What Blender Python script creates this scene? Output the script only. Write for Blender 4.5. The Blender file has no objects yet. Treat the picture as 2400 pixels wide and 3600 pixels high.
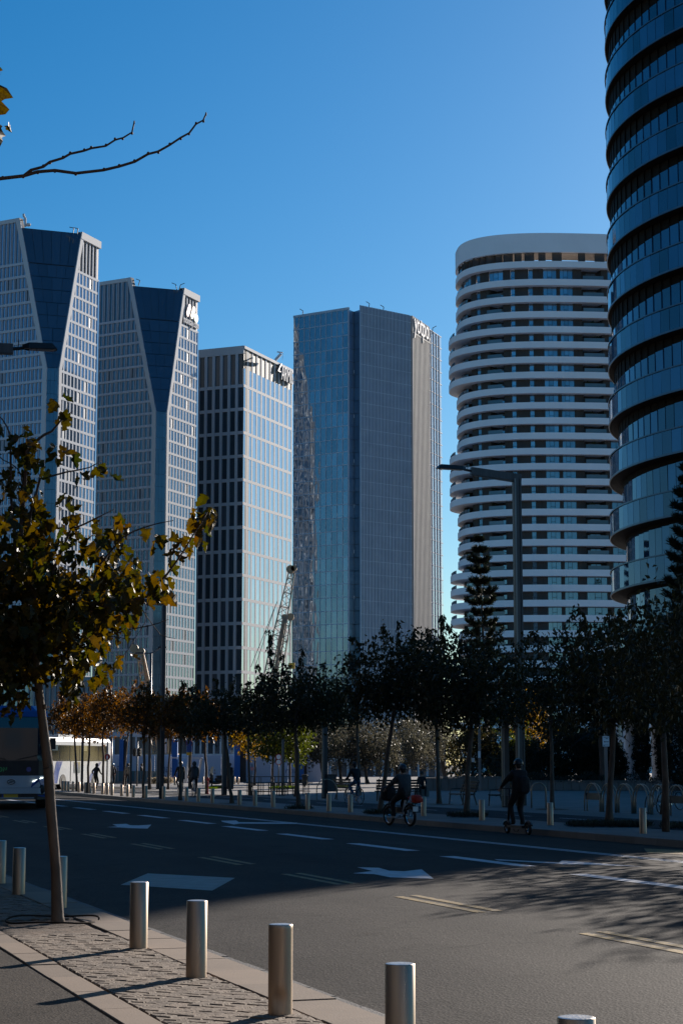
import bpy, bmesh, math, random
from mathutils import Vector, Matrix
import numpy as np

SC = bpy.context.scene
COL = SC.collection
rnd = random.Random(11)
V = Vector

# ------------------------------------------------------------------ camera
F, CX, CY, HZ, EYE = 6400.0, 1200.0, 1800.0, 2688.0, 1.7
PITCH = math.atan((HZ - CY) / F)
cam = bpy.data.cameras.new('camera')
cam.sensor_fit = 'VERTICAL'; cam.sensor_height = 36.0; cam.sensor_width = 24.0
cam.lens = F / 3600.0 * 36.0
cam.clip_start = 0.1; cam.clip_end = 6000
camo = bpy.data.objects.new('camera', cam); COL.objects.link(camo)
camo.location = (0, 0, EYE); camo.rotation_euler = (math.pi / 2 + PITCH, 0, 0)
SC.camera = camo

# ------------------------------------------------------------------ light
SUN_AZ, SUN_EL = math.radians(31.0), math.radians(18.4)     # azimuth measured from +Y towards +X
SUND = V((math.sin(SUN_AZ) * math.cos(SUN_EL), math.cos(SUN_AZ) * math.cos(SUN_EL), math.sin(SUN_EL)))
w = bpy.data.worlds.new('World'); SC.world = w; w.use_nodes = True
nt = w.node_tree; nt.nodes.clear()
sky = nt.nodes.new('ShaderNodeTexSky'); sky.sky_type = 'NISHITA'; sky.sun_disc = False
sky.sun_elevation = SUN_EL; sky.sun_rotation = SUN_AZ
sky.altitude = 0; sky.air_density = 1.05; sky.dust_density = 0.42; sky.ozone_density = 3.6
hs = nt.nodes.new('ShaderNodeHueSaturation'); hs.inputs['Saturation'].default_value = 1.29; hs.inputs['Hue'].default_value = 0.5
bg = nt.nodes.new('ShaderNodeBackground'); bg.inputs['Strength'].default_value = 0.053
wo = nt.nodes.new('ShaderNodeOutputWorld')
wb = nt.nodes.new('ShaderNodeMix'); wb.data_type = 'RGBA'; wb.blend_type = 'MULTIPLY'; wb.inputs[0].default_value = 1; wb.inputs[7].default_value = (.86, 1.0, 1.08, 1)
nt.links.new(sky.outputs[0], wb.inputs[6]); nt.links.new(wb.outputs[2], hs.inputs['Color']); nt.links.new(hs.outputs[0], bg.inputs[0]); nt.links.new(bg.outputs[0], wo.inputs[0])
sl = bpy.data.lights.new('sun', 'SUN'); sl.energy = 5.0; sl.angle = math.radians(0.5); sl.color = (1.0, 0.90, 0.80)
so = bpy.data.objects.new('sun', sl); COL.objects.link(so); so.rotation_mode = 'QUATERNION'
so.rotation_quaternion = SUND.to_track_quat('Z', 'Y')
SC.view_settings.view_transform = 'Standard'; SC.view_settings.look = 'None'
SC.view_settings.exposure = 0.93; SC.view_settings.gamma = 1; SC.view_settings.use_curve_mapping = False
SC.cycles.max_bounces = 6; SC.cycles.transparent_max_bounces = 8
SC.cycles.sample_clamp_indirect = 4.0

# ------------------------------------------------------------------ projection helpers
cp, sp_ = math.cos(PITCH), math.sin(PITCH)
def ray(u, v):
    dx, dz = (u - CX) / F, (CY - v) / F
    return V((dx, cp - dz * sp_, sp_ + dz * cp))
def P(u, v, Y):
    d = ray(u, v); t = Y / d.y
    return V((0, 0, EYE)) + d * t
def G(u, v, z=0.0):
    d = ray(u, v); t = (z - EYE) / d.z
    return V((0, 0, EYE)) + d * t
def onplane(u, v, p0, n):
    d = ray(u, v); o = V((0, 0, EYE))
    return o + d * ((V(p0) - o).dot(n) / d.dot(n))
# street frame: s along the street (away), t across it (to the right)
DR = V((-0.3256, 0.9455, 0)); NR = V((0.9455, 0.3256, 0))
def ST(s, t, z=0.0): return DR * s + NR * t + V((0, 0, z))
def toST(p): return p.dot(DR), p.dot(NR)
STREET = math.atan2(-DR.x, DR.y)            # rotation about z of something that faces +Y so that it faces along the street
T0, T1 = 4.43, 20.2
def road_z(t): return -0.10 + 0.16 * max(0.0, 1 - ((t - 12.24) / 7.96) ** 2)
def GR(u, v):                               # pixel to cambered road
    z = -0.05
    for _ in range(6):
        p = G(u, v, z); z = road_z(toST(p)[1])
    return V((p.x, p.y, z))
FZ = 0.06                                   # level of the far pavement
def GF(u, v): return G(u, v, FZ)

# ------------------------------------------------------------------ materials
MATS = {}
def _n(nt, t, **kw):
    n = nt.nodes.new(t)
    for k, v in kw.items(): setattr(n, k, v)
    return n
def mat(name, col, rough=0.6, metal=0.0, var=0.15, scale=3.0, bump=0.0, bscale=None, spec=0.5, ior=None, island=0.0, detail=4.0,
        col2=None, coat=0.0, stretch=None, trans=0.0, objrand=0.0, bdist=0.02):
    if name in MATS: return MATS[name]
    m = bpy.data.materials.new(name); m.use_nodes = True; nt = m.node_tree
    b = nt.nodes['Principled BSDF']
    b.inputs['Roughness'].default_value = rough; b.inputs['Metallic'].default_value = metal
    b.inputs['Specular IOR Level'].default_value = spec
    if ior: b.inputs['IOR'].default_value = ior
    if coat: b.inputs['Coat Weight'].default_value = coat
    if trans: b.inputs['Transmission Weight'].default_value = trans
    tc = _n(nt, 'ShaderNodeTexCoord'); src = tc.outputs['Object']
    if stretch:
        mp = _n(nt, 'ShaderNodeMapping'); mp.inputs['Scale'].default_value = stretch
        nt.links.new(src, mp.inputs[0]); src = mp.outputs[0]
    no = _n(nt, 'ShaderNodeTexNoise'); no.inputs['Scale'].default_value = scale; no.inputs['Detail'].default_value = detail
    nt.links.new(src, no.inputs['Vector'])
    fac = no.outputs['Fac']
    for wgt, node, out in ((island, 'ShaderNodeNewGeometry', 'Random Per Island'), (objrand, 'ShaderNodeObjectInfo', 'Random')):
        if wgt:
            g = _n(nt, node); mx = _n(nt, 'ShaderNodeMix'); mx.data_type = 'FLOAT'; mx.inputs[0].default_value = wgt
            nt.links.new(fac, mx.inputs[2]); nt.links.new(g.outputs[out], mx.inputs[3]); fac = mx.outputs[0]
    cr = _n(nt, 'ShaderNodeValToRGB')
    c = V(col); c2 = V(col2) if col2 else c * (1 + var)
    c1 = c if col2 else c * (1 - var)
    lo, hi = (0.3, 0.7) if not (island or objrand) else (0.08, 0.92)
    cr.color_ramp.elements[0].position = lo; cr.color_ramp.elements[0].color = (*c1, 1)
    cr.color_ramp.elements[1].position = hi; cr.color_ramp.elements[1].color = (*[min(1, x) for x in c2], 1)
    nt.links.new(fac, cr.inputs[0]); nt.links.new(cr.outputs[0], b.inputs['Base Color'])
    if bump:
        n2 = _n(nt, 'ShaderNodeTexNoise'); n2.inputs['Scale'].default_value = bscale or scale * 4; n2.inputs['Detail'].default_value = 3
        nt.links.new(src, n2.inputs['Vector'])
        bp = _n(nt, 'ShaderNodeBump'); bp.inputs['Strength'].default_value = bump; bp.inputs['Distance'].default_value = bdist
        nt.links.new(n2.outputs['Fac'], bp.inputs['Height']); nt.links.new(bp.outputs[0], b.inputs['Normal'])
    MATS[name] = m
    return m
def leafmat(name, c1, c2, trans=0.5, rough=0.45, edge=None, tv=2.6):
    if name in MATS: return MATS[name]
    m = bpy.data.materials.new(name); m.use_nodes = True; nt = m.node_tree; nt.nodes.clear()
    g = _n(nt, 'ShaderNodeNewGeometry'); oi = _n(nt, 'ShaderNodeObjectInfo')
    tc = _n(nt, 'ShaderNodeTexCoord')
    no = _n(nt, 'ShaderNodeTexNoise'); no.inputs['Scale'].default_value = 1.3; no.inputs['Detail'].default_value = 2
    nt.links.new(tc.outputs['Object'], no.inputs['Vector'])
    ad = _n(nt, 'ShaderNodeMath', operation='ADD'); nt.links.new(g.outputs['Random Per Island'], ad.inputs[0]); nt.links.new(oi.outputs['Random'], ad.inputs[1])
    fr = _n(nt, 'ShaderNodeMath', operation='FRACT'); nt.links.new(ad.outputs[0], fr.inputs[0])
    mx = _n(nt, 'ShaderNodeMix'); mx.data_type = 'FLOAT'; mx.inputs[0].default_value = 0.35
    nt.links.new(fr.outputs[0], mx.inputs[2]); nt.links.new(no.outputs['Fac'], mx.inputs[3])
    cr = _n(nt, 'ShaderNodeValToRGB'); cr.color_ramp.elements[0].color = (*c1, 1); cr.color_ramp.elements[1].color = (*c2, 1)
    cr.color_ramp.elements[0].position = 0.15; cr.color_ramp.elements[1].position = 0.85
    if edge:
        e = cr.color_ramp.elements.new(0.95); e.color = (*edge, 1)
    nt.links.new(mx.outputs[0], cr.inputs[0])
    # fine blotches inside each leaf
    n2 = _n(nt, 'ShaderNodeTexNoise'); n2.inputs['Scale'].default_value = 28; n2.inputs['Detail'].default_value = 3
    nt.links.new(tc.outputs['Object'], n2.inputs['Vector'])
    c3 = _n(nt, 'ShaderNodeValToRGB'); c3.color_ramp.elements[0].position = .35; c3.color_ramp.elements[0].color = (.55, .5, .5, 1); c3.color_ramp.elements[1].position = .6
    nt.links.new(n2.outputs['Fac'], c3.inputs[0])
    mul = _n(nt, 'ShaderNodeMix'); mul.data_type = 'RGBA'; mul.blend_type = 'MULTIPLY'; mul.inputs[0].default_value = 1
    nt.links.new(cr.outputs[0], mul.inputs[6]); nt.links.new(c3.outputs[0], mul.inputs[7])
    b = _n(nt, 'ShaderNodeBsdfPrincipled'); b.inputs['Roughness'].default_value = rough; b.inputs['Specular IOR Level'].default_value = .22
    tr = _n(nt, 'ShaderNodeBsdfTranslucent')
    nt.links.new(mul.outputs[2], b.inputs['Base Color'])
    hsv = _n(nt, 'ShaderNodeHueSaturation'); hsv.inputs['Value'].default_value = tv; hsv.inputs['Saturation'].default_value = 1.25; hsv.inputs['Hue'].default_value = 0.49
    nt.links.new(mul.outputs[2], hsv.inputs['Color']); nt.links.new(hsv.outputs[0], tr.inputs[0])
    ms = _n(nt, 'ShaderNodeMixShader'); ms.inputs[0].default_value = trans
    out = _n(nt, 'ShaderNodeOutputMaterial')
    nt.links.new(b.outputs[0], ms.inputs[1]); nt.links.new(tr.outputs[0], ms.inputs[2]); nt.links.new(ms.outputs[0], out.inputs[0])
    MATS[name] = m
    return m
def emis(name, col, s):
    if name in MATS: return MATS[name]
    m = bpy.data.materials.new(name); m.use_nodes = True; b = m.node_tree.nodes['Principled BSDF']
    b.inputs['Base Color'].default_value = (*col, 1); b.inputs['Emission Color'].default_value = (*col, 1); b.inputs['Emission Strength'].default_value = s
    MATS[name] = m
    return m

# ------------------------------------------------------------------ mesh builder
class MB:
    def __init__(self): self.v = []; self.f = []; self.m = []; self.cur = 0
    def add(self, vs, fs):
        o = len(self.v); self.v += [tuple(x) for x in vs]
        for f in fs: self.f.append([i + o for i in f]); self.m.append(self.cur)
    def box(self, c, s, rz=0.0, M=None):
        hx, hy, hz = s[0] / 2, s[1] / 2, s[2] / 2
        pts = [V((x, y, z)) for z in (-hz, hz) for y in (-hy, hy) for x in (-hx, hx)]
        if M is not None: pts = [M @ p for p in pts]
        if rz:
            r = Matrix.Rotation(rz, 3, 'Z'); pts = [r @ p for p in pts]
        pts = [p + V(c) for p in pts]
        self.add(pts, [(0, 2, 3, 1), (4, 5, 7, 6), (0, 1, 5, 4), (2, 6, 7, 3), (0, 4, 6, 2), (1, 3, 7, 5)])
    def bar(self, a, b, w, h=None, up=V((0, 0, 1))):
        a, b = V(a), V(b); h = h or w; d = (b - a)
        if d.length < 1e-6: return
        d = d.normalized()
        x = d.cross(up)
        if x.length < 1e-3: x = d.cross(V((1, 0, 0)))
        x.normalize(); y = x.cross(d)
        pts = []
        for p in (a, b):
            for i, j in ((-1, -1), (1, -1), (1, 1), (-1, 1)): pts.append(p + x * (i * w / 2) + y * (j * h / 2))
        self.add(pts, [(3, 2, 1, 0), (4, 5, 6, 7), (0, 1, 5, 4), (1, 2, 6, 5), (2, 3, 7, 6), (3, 0, 4, 7)])
    def tube(self, pts, r, n=8, closed=False, cap=True):
        pts = [V(p) for p in pts]; k = len(pts)
        rs = r if isinstance(r, (list, tuple)) else [r] * k
        vs = []; ref = None
        for i, p in enumerate(pts):
            if closed: d = pts[(i + 1) % k] - pts[i - 1]
            else: d = pts[min(i + 1, k - 1)] - pts[max(i - 1, 0)]
            d = d.normalized() if d.length > 1e-9 else V((0, 0, 1))
            if ref is None:
                ref = d.cross(V((0, 0, 1)))
                if ref.length < 0.05: ref = d.cross(V((1, 0, 0)))
            ref = (ref - d * ref.dot(d)); ref.normalize(); y = d.cross(ref)
            for j in range(n):
                a = 2 * math.pi * j / n
                vs.append(p + (ref * math.cos(a) + y * math.sin(a)) * rs[i])
        fs = []
        for i in range(k if closed else k - 1):
            a, b = i * n, ((i + 1) % k) * n
            for j in range(n): fs.append((a + j, a + (j + 1) % n, b + (j + 1) % n, b + j))
        if cap and not closed: fs += [tuple(range(n))[::-1], tuple(range((k - 1) * n, k * n))]
        self.add(vs, fs)
    def lathe(self, prof, c=(0, 0, 0), n=20, sx=1, sy=1):
        c = V(c); vs = []
        for r, z in prof:
            for j in range(n):
                a = 2 * math.pi * j / n; vs.append(c + V((r * math.cos(a) * sx, r * math.sin(a) * sy, z)))
        fs = []
        for i in range(len(prof) - 1):
            for j in range(n): fs.append((i * n + j, i * n + (j + 1) % n, (i + 1) * n + (j + 1) % n, (i + 1) * n + j))
        fs += [tuple(range(n))[::-1], tuple(range((len(prof) - 1) * n, len(prof) * n))]
        self.add(vs, fs)
    def ell(self, c, r, n=12, m=8, M=None):
        c = V(c); vs = []; fs = []
        for i in range(m + 1):
            th = math.pi * i / m
            for j in range(n):
                a = 2 * math.pi * j / n
                p = V((r[0] * math.sin(th) * math.cos(a), r[1] * math.sin(th) * math.sin(a), r[2] * math.cos(th)))
                if M is not None: p = M @ p
                vs.append(c + p)
        for i in range(m):
            for j in range(n): fs.append((i * n + j, (i + 1) * n + j, (i + 1) * n + (j + 1) % n, i * n + (j + 1) % n))
        self.add(vs, fs)
    def poly(self, pts, h=0.0):
        """flat polygon (list of 3D points), extruded down by h"""
        n = len(pts)
        if h == 0: self.add(pts, [tuple(range(n))]); return
        lo = [V(p) - V((0, 0, h)) for p in pts]
        self.add(list(pts) + lo, [tuple(range(n))] + [((i + 1) % n, i, i + n, (i + 1) % n + n) for i in range(n)] + [tuple(range(2 * n - 1, n - 1, -1))])
    def mesh(self, name, mats, smooth=False, org=None):
        me = bpy.data.meshes.new(name)
        vs = self.v if org is None else [(x - org[0], y - org[1], z - org[2]) for x, y, z in self.v]
        me.from_pydata(vs, [], self.f)
        if not isinstance(mats, (list, tuple)): mats = [mats]
        for m in mats: me.materials.append(m)
        if len(mats) > 1: me.polygons.foreach_set('material_index', self.m)
        if smooth: me.polygons.foreach_set('use_smooth', [True] * len(self.f))
        me.update()
        return me
    def build(self, name, mats, parent=None, smooth=False, org=None, kind=None, label=None, fix=False):
        if org is None and parent is not None and parent.get('_o') is not None: org = tuple(parent['_o'])
        me = self.mesh(name, mats, smooth, org)
        if fix:
            bm = bmesh.new(); bm.from_mesh(me); bmesh.ops.recalc_face_normals(bm, faces=bm.faces); bm.to_mesh(me); bm.free()
        return link(name, me, parent, kind, label)
def link(name, me, parent=None, kind=None, label=None):
    o = bpy.data.objects.new(name, me); COL.objects.link(o)
    if parent is not None: o.parent = parent
    if kind: o['kind'] = kind
    if label: o['label'] = label
    return o
def thing(name, label, cat, loc=(0, 0, 0), rz=0.0, group=None):
    o = bpy.data.objects.new(name, None); COL.objects.link(o)
    o.location = loc; o.rotation_euler = (0, 0, rz); o['label'] = label; o['category'] = cat
    if group: o['group'] = group
    return o
def wthing(name, label, cat, loc, group=None):
    """a thing whose parts are given in world coordinates"""
    o = thing(name, label, cat, loc, 0, group); o['_o'] = tuple(loc); return o
def tag(o, label, cat, group=None):
    o['label'] = label; o['category'] = cat
    if group: o['group'] = group
    return o
def struct(o): o['kind'] = 'structure'; return o
KIDS = {}
def children(o): return [c for c in bpy.data.objects if c.parent == o]
def dup(root, loc, rz=0.0, label=None, scale=None, kids=None):
    r = root.copy(); COL.objects.link(r); r.location = loc; r.rotation_euler = (0, 0, rz)
    if scale: r.scale = scale
    if label: r['label'] = label
    for ch in (kids if kids is not None else children(root)):
        c = ch.copy(); COL.objects.link(c); c.parent = r
        for g in children(ch):
            d = g.copy(); COL.objects.link(d); d.parent = c
    return r
def clip(poly, planes):
    for a, b, c in planes:
        out = []
        n = len(poly)
        for i in range(n):
            p, q = poly[i], poly[(i + 1) % n]
            dp, dq = a * p[0] + b * p[1] - c, a * q[0] + b * q[1] - c
            if dp <= 0: out.append(p)
            if dp * dq < 0:
                k = dp / (dp - dq); out.append((p[0] + (q[0] - p[0]) * k, p[1] + (q[1] - p[1]) * k))
        poly = out
        if len(poly) < 3: return []
    return poly
def rect(s0, s1, z0, z1): return [(s0, z0), (s1, z0), (s1, z1), (s0, z1)]
FONT = {}
def text_mesh(txt, size, depth, mtl, align='CENTER'):
    cu = bpy.data.curves.new('lettering', 'FONT'); cu.body = txt; cu.size = size; cu.extrude = depth / 2
    cu.align_x = align; cu.align_y = 'CENTER'; cu.resolution_u = 2
    o = bpy.data.objects.new('lettering', cu); COL.objects.link(o)
    bpy.context.view_layer.update()
    me = bpy.data.meshes.new_from_object(o.evaluated_get(bpy.context.evaluated_depsgraph_get()))
    bpy.data.objects.remove(o); bpy.data.curves.remove(cu)
    me.materials.clear(); me.materials.append(mtl); me.name = 'lettering'
    return me
def frame_matrix(x, z, p):
    """object axes: local X -> x, local Y (text up) -> z, local Z -> outward"""
    x, z = V(x).normalized(), V(z).normalized(); n = x.cross(z)
    M = Matrix((x, z, n)).transposed().to_4x4(); M.translation = p
    return M
def place(o, M):
    o.matrix_basis = M
# ------------------------------------------------------------------ palette
def asphalt(name, col, grain=1.0):
    m = bpy.data.materials.new(name); m.use_nodes = True; nt = m.node_tree; b = nt.nodes['Principled BSDF']
    tc = _n(nt, 'ShaderNodeTexCoord')
    big = _n(nt, 'ShaderNodeTexNoise'); big.inputs['Scale'].default_value = 0.35; big.inputs['Detail'].default_value = 6; big.inputs['Roughness'].default_value = .65
    vo = _n(nt, 'ShaderNodeTexVoronoi'); vo.inputs['Scale'].default_value = 55 / grain
    vo2 = _n(nt, 'ShaderNodeTexNoise'); vo2.inputs['Scale'].default_value = 22 / grain; vo2.inputs['Detail'].default_value = 4
    for x in (big, vo, vo2): nt.links.new(tc.outputs['Object'], x.inputs['Vector'])
    cr = _n(nt, 'ShaderNodeValToRGB')
    c = V(col)
    cr.color_ramp.elements[0].position = .3; cr.color_ramp.elements[0].color = (*(c * .72), 1)
    cr.color_ramp.elements[1].position = .72; cr.color_ramp.elements[1].color = (*(c * 1.28), 1)
    nt.links.new(big.outputs['Fac'], cr.inputs[0])
    cr2 = _n(nt, 'ShaderNodeValToRGB'); cr2.color_ramp.elements[0].color = (.38, .38, .38, 1); cr2.color_ramp.elements[1].color = (2.0, 1.92, 1.85, 1)
    nt.links.new(vo.outputs['Color'], cr2.inputs[0])
    mu = _n(nt, 'ShaderNodeMix'); mu.data_type = 'RGBA'; mu.blend_type = 'MULTIPLY'; mu.inputs[0].default_value = .8
    nt.links.new(cr.outputs[0], mu.inputs[6]); nt.links.new(cr2.outputs[0], mu.inputs[7]); nt.links.new(mu.outputs[2], b.inputs['Base Color'])
    ad = _n(nt, 'ShaderNodeMath', operation='ADD'); nt.links.new(vo.outputs['Distance'], ad.inputs[0]); nt.links.new(vo2.outputs['Fac'], ad.inputs[1])
    bp = _n(nt, 'ShaderNodeBump'); bp.inputs['Strength'].default_value = .55; bp.inputs['Distance'].default_value = .007
    nt.links.new(ad.outputs[0], bp.inputs['Height']); nt.links.new(bp.outputs[0], b.inputs['Normal'])
    b.inputs['Roughness'].default_value = .8; b.inputs['Specular IOR Level'].default_value = .08
    MATS[name] = m
    return m
def roadmat():
    m = asphalt('road_asphalt', (.030, .0275, .0252), 1.35); nt = m.node_tree; b = nt.nodes['Principled BSDF']
    src = b.inputs['Base Color'].links[0].from_socket
    tc = _n(nt, 'ShaderNodeTexCoord'); rot = _n(nt, 'ShaderNodeMapping'); rot.inputs['Rotation'].default_value = (0, 0, -STREET)
    nt.links.new(tc.outputs['Object'], rot.inputs[0])
    st = _n(nt, 'ShaderNodeMapping'); st.inputs['Scale'].default_value = (.75, .035, 1); nt.links.new(rot.outputs[0], st.inputs[0])
    n1 = _n(nt, 'ShaderNodeTexNoise'); n1.inputs['Scale'].default_value = 1.0; n1.inputs['Detail'].default_value = 3; nt.links.new(st.outputs[0], n1.inputs['Vector'])
    r1 = _n(nt, 'ShaderNodeValToRGB'); r1.color_ramp.elements[0].position = .32; r1.color_ramp.elements[0].color = (.66, .66, .67, 1); r1.color_ramp.elements[1].position = .68; r1.color_ramp.elements[1].color = (1.18, 1.17, 1.15, 1)
    nt.links.new(n1.outputs['Fac'], r1.inputs[0])
    # cracks: thin lines of a distorted cell pattern, broken up
    wv_ = _n(nt, 'ShaderNodeTexNoise'); wv_.inputs['Scale'].default_value = .9; wv_.inputs['Detail'].default_value = 5; nt.links.new(rot.outputs[0], wv_.inputs['Vector'])
    ad = _n(nt, 'ShaderNodeMix'); ad.data_type = 'RGBA'; ad.blend_type = 'ADD'; ad.inputs[0].default_value = 1.2; nt.links.new(rot.outputs[0], ad.inputs[6]); nt.links.new(wv_.outputs['Color'], ad.inputs[7])
    vo = _n(nt, 'ShaderNodeTexVoronoi'); vo.feature = 'DISTANCE_TO_EDGE'; vo.inputs['Scale'].default_value = .22; nt.links.new(ad.outputs[2], vo.inputs['Vector'])
    r2 = _n(nt, 'ShaderNodeValToRGB'); r2.color_ramp.elements[0].position = .0; r2.color_ramp.elements[0].color = (.45, .45, .45, 1); r2.color_ramp.elements[1].position = .006; r2.color_ramp.elements[1].color = (1, 1, 1, 1)
    nt.links.new(vo.outputs['Distance'], r2.inputs[0])
    # oil and tyre stains
    n3 = _n(nt, 'ShaderNodeTexNoise'); n3.inputs['Scale'].default_value = 1.6; n3.inputs['Detail'].default_value = 4; nt.links.new(rot.outputs[0], n3.inputs['Vector'])
    r3 = _n(nt, 'ShaderNodeValToRGB'); r3.color_ramp.elements[0].position = .28; r3.color_ramp.elements[0].color = (.55, .54, .53, 1); r3.color_ramp.elements[1].position = .40; r3.color_ramp.elements[1].color = (1, 1, 1, 1); nt.links.new(n3.outputs['Fac'], r3.inputs[0])
    for o in (r1.outputs[0], r2.outputs[0], r3.outputs[0]):
        mu = _n(nt, 'ShaderNodeMix'); mu.data_type = 'RGBA'; mu.blend_type = 'MULTIPLY'; mu.inputs[0].default_value = 1
        nt.links.new(src, mu.inputs[6]); nt.links.new(o, mu.inputs[7]); src = mu.outputs[2]
    nt.links.new(src, b.inputs['Base Color'])
    return m
M_ROAD = roadmat()
def wornpaint(m, amt=.5, sc=9):
    """paint worn through to the asphalt in patches"""
    nt = m.node_tree; b = nt.nodes['Principled BSDF']; src = b.inputs['Base Color'].links[0].from_socket
    tc = _n(nt, 'ShaderNodeTexCoord'); n = _n(nt, 'ShaderNodeTexNoise'); n.inputs['Scale'].default_value = sc; n.inputs['Detail'].default_value = 8; n.inputs['Roughness'].default_value = .7
    nt.links.new(tc.outputs['Object'], n.inputs['Vector'])
    r = _n(nt, 'ShaderNodeValToRGB'); r.color_ramp.elements[0].position = amt - .06; r.color_ramp.elements[0].color = (1, 1, 1, 1); r.color_ramp.elements[1].position = amt + .06; r.color_ramp.elements[1].color = (0, 0, 0, 1)
    nt.links.new(n.outputs['Fac'], r.inputs[0]); mx = _n(nt, 'ShaderNodeMix'); mx.data_type = 'RGBA'; nt.links.new(r.outputs[0], mx.inputs[0]); nt.links.new(src, mx.inputs[6]); mx.inputs[7].default_value = (.035, .033, .03, 1)
    nt.links.new(mx.outputs[2], b.inputs['Base Color'])
M_PATH = asphalt('path_asphalt', (.047, .041, .035), 1.0)
M_LANE = asphalt('cycle_lane_asphalt', (.040, .042, .046), .8)
M_GROUND = asphalt('far_ground', (.16, .15, .14), 3)
M_PLAZA = mat('plaza_paving', (.155, .142, .13), .75, var=.22, scale=.6, bump=.25, bscale=30, detail=8)
M_PAVER = mat('paver_stone', (.142, .104, .073), .85, var=.30, scale=9, bump=.9, bscale=34, island=.0, objrand=.55, bdist=.012)
M_PAVER2 = mat('paver_stone_far', (.142, .104, .073), .85, var=.30, scale=9, bump=.9, bscale=34, island=.55, bdist=.012)
M_KERB = mat('kerb_stone', (.168, .121, .084), .85, var=.30, scale=3.5, bump=.35, bscale=60, objrand=.5, bdist=.008, detail=8)
M_KERB2 = mat('far_kerb_concrete', (.17, .155, .14), .8, var=.2, scale=2.2, bump=.3, bscale=40, objrand=.4)
M_GUT = mat('gutter_stone', (.085, .078, .072), .75, var=.25, scale=3, bump=.6, bscale=50, objrand=.5)
M_SAND = mat('joint_sand', (.06, .047, .036), .95, var=.3, scale=20, bump=.4)
M_SOIL = mat('soil', (.085, .056, .036), .95, var=.45, scale=5, bump=.6, bscale=40, bdist=.02)
M_WHITE_PAINT = mat('road_paint_white', (.46, .47, .49), .6, var=.22, scale=6, bump=.3, bscale=60, detail=8)
M_YELLOW_PAINT = mat('road_paint_yellow', (.24, .155, .035), .7, var=.3, scale=7, bump=.3, bscale=60, detail=8)
M_PALE_PATCH = mat('road_patch_pale', (.20, .225, .205), .65, var=.18, scale=4, bump=.3, bscale=60, detail=8)
wornpaint(M_WHITE_PAINT, .34, 7); wornpaint(M_YELLOW_PAINT, .45, 9)
M_STEEL = mat('brushed_steel', (.43, .33, .245), .46, metal=.85, var=.16, scale=2.2, bump=.10, bscale=9, stretch=(9, 9, .5), bdist=.004)
M_STEEL_CAP = mat('steel_cap', (.62, .60, .57), .38, metal=1.0, var=.15, scale=14, bump=.2, bscale=60)
M_POST = mat('post_metal', (.060, .066, .074), .40, metal=.55, var=.2, scale=2, bump=.05, stretch=(4, 4, .4))
M_POST_L = mat('post_aluminium', (.17, .175, .18), .38, metal=.8, var=.15, scale=2, stretch=(4, 4, .4))
M_BLACK = mat('black_plastic', (.014, .015, .017), .45, var=.3, scale=8)
M_RUBBER = mat('tyre_rubber', (.012, .012, .013), .75, var=.3, scale=14)
M_DARKMETAL = mat('dark_metal', (.03, .032, .036), .4, metal=.6, var=.3, scale=5)
M_CHROME = mat('chrome', (.6, .6, .62), .2, metal=1.0, var=.1, scale=5)
M_BARK = mat('bark', (.105, .075, .056), .85, var=.35, scale=7, bump=.8, bscale=22, stretch=(1, 1, .35))
M_BARK_D = mat('dark_bark', (.085, .065, .052), .9, var=.35, scale=6, bump=.8, bscale=18, stretch=(1, 1, .3))
M_LEAF_NEAR = leafmat('mulberry_leaf', (.020, .029, .007), (.080, .050, .008), trans=.38, edge=(.13, .042, .006), tv=2.1)
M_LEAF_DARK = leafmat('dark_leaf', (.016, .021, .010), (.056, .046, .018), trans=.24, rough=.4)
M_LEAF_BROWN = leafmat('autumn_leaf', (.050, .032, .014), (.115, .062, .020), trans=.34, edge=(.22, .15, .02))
M_LEAF_OLIVE = leafmat('olive_leaf', (.034, .037, .026), (.105, .10, .075), trans=.25, rough=.5)
M_LEAF_GREEN = leafmat('fresh_leaf', (.024, .036, .010), (.060, .072, .016), trans=.34)
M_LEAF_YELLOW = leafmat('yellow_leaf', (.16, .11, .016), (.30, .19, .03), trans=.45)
M_NEEDLE = leafmat('conifer_needle', (.008, .013, .008), (.022, .028, .014), trans=.12, rough=.55)
M_HEDGE = leafmat('hedge_leaf', (.016, .026, .020), (.05, .065, .05), trans=.2, rough=.6)
M_GRASS = leafmat('grass_blade', (.03, .055, .012), (.08, .12, .02), trans=.35)

# ------------------------------------------------------------------ ground
m = MB(); L = 3000
m.poly([(-L, -L, -.16), (L, -L, -.16), (L, L, -.16), (-L, L, -.16)]); struct(m.build('ground', M_GROUND))
m = MB(); tt = [T0 + (T1 - T0) * i / 24 for i in range(25)]; ss = [-40, 0, 20, 40, 60, 90, 130, 200, 420]
for i in range(len(ss) - 1):
    for j in range(24):
        m.add([ST(ss[i], tt[j], road_z(tt[j])), ST(ss[i], tt[j + 1], road_z(tt[j + 1])), ST(ss[i + 1], tt[j + 1], road_z(tt[j + 1])), ST(ss[i + 1], tt[j], road_z(tt[j]))], [(3, 2, 1, 0)])
road = struct(m.build('road', M_ROAD, smooth=True))
m = MB(); m.poly([ST(-20, -40, -.012), ST(-20, 2.66, -.012), ST(300, 2.66, -.012), ST(300, -40, -.012)]); m.f = [f[::-1] for f in m.f]
path = struct(m.build('asphalt_path', M_PATH))
m = MB(); m.poly([ST(-20, 2.66, -.019), ST(-20, 4.43, -.019), ST(300, 4.43, -.019), ST(300, 2.66, -.019)]); m.f = [f[::-1] for f in m.f]
pavement = struct(m.build('pavement', M_SAND))
pavement['label'] = 'stone pavement strip along the near kerb'
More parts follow.
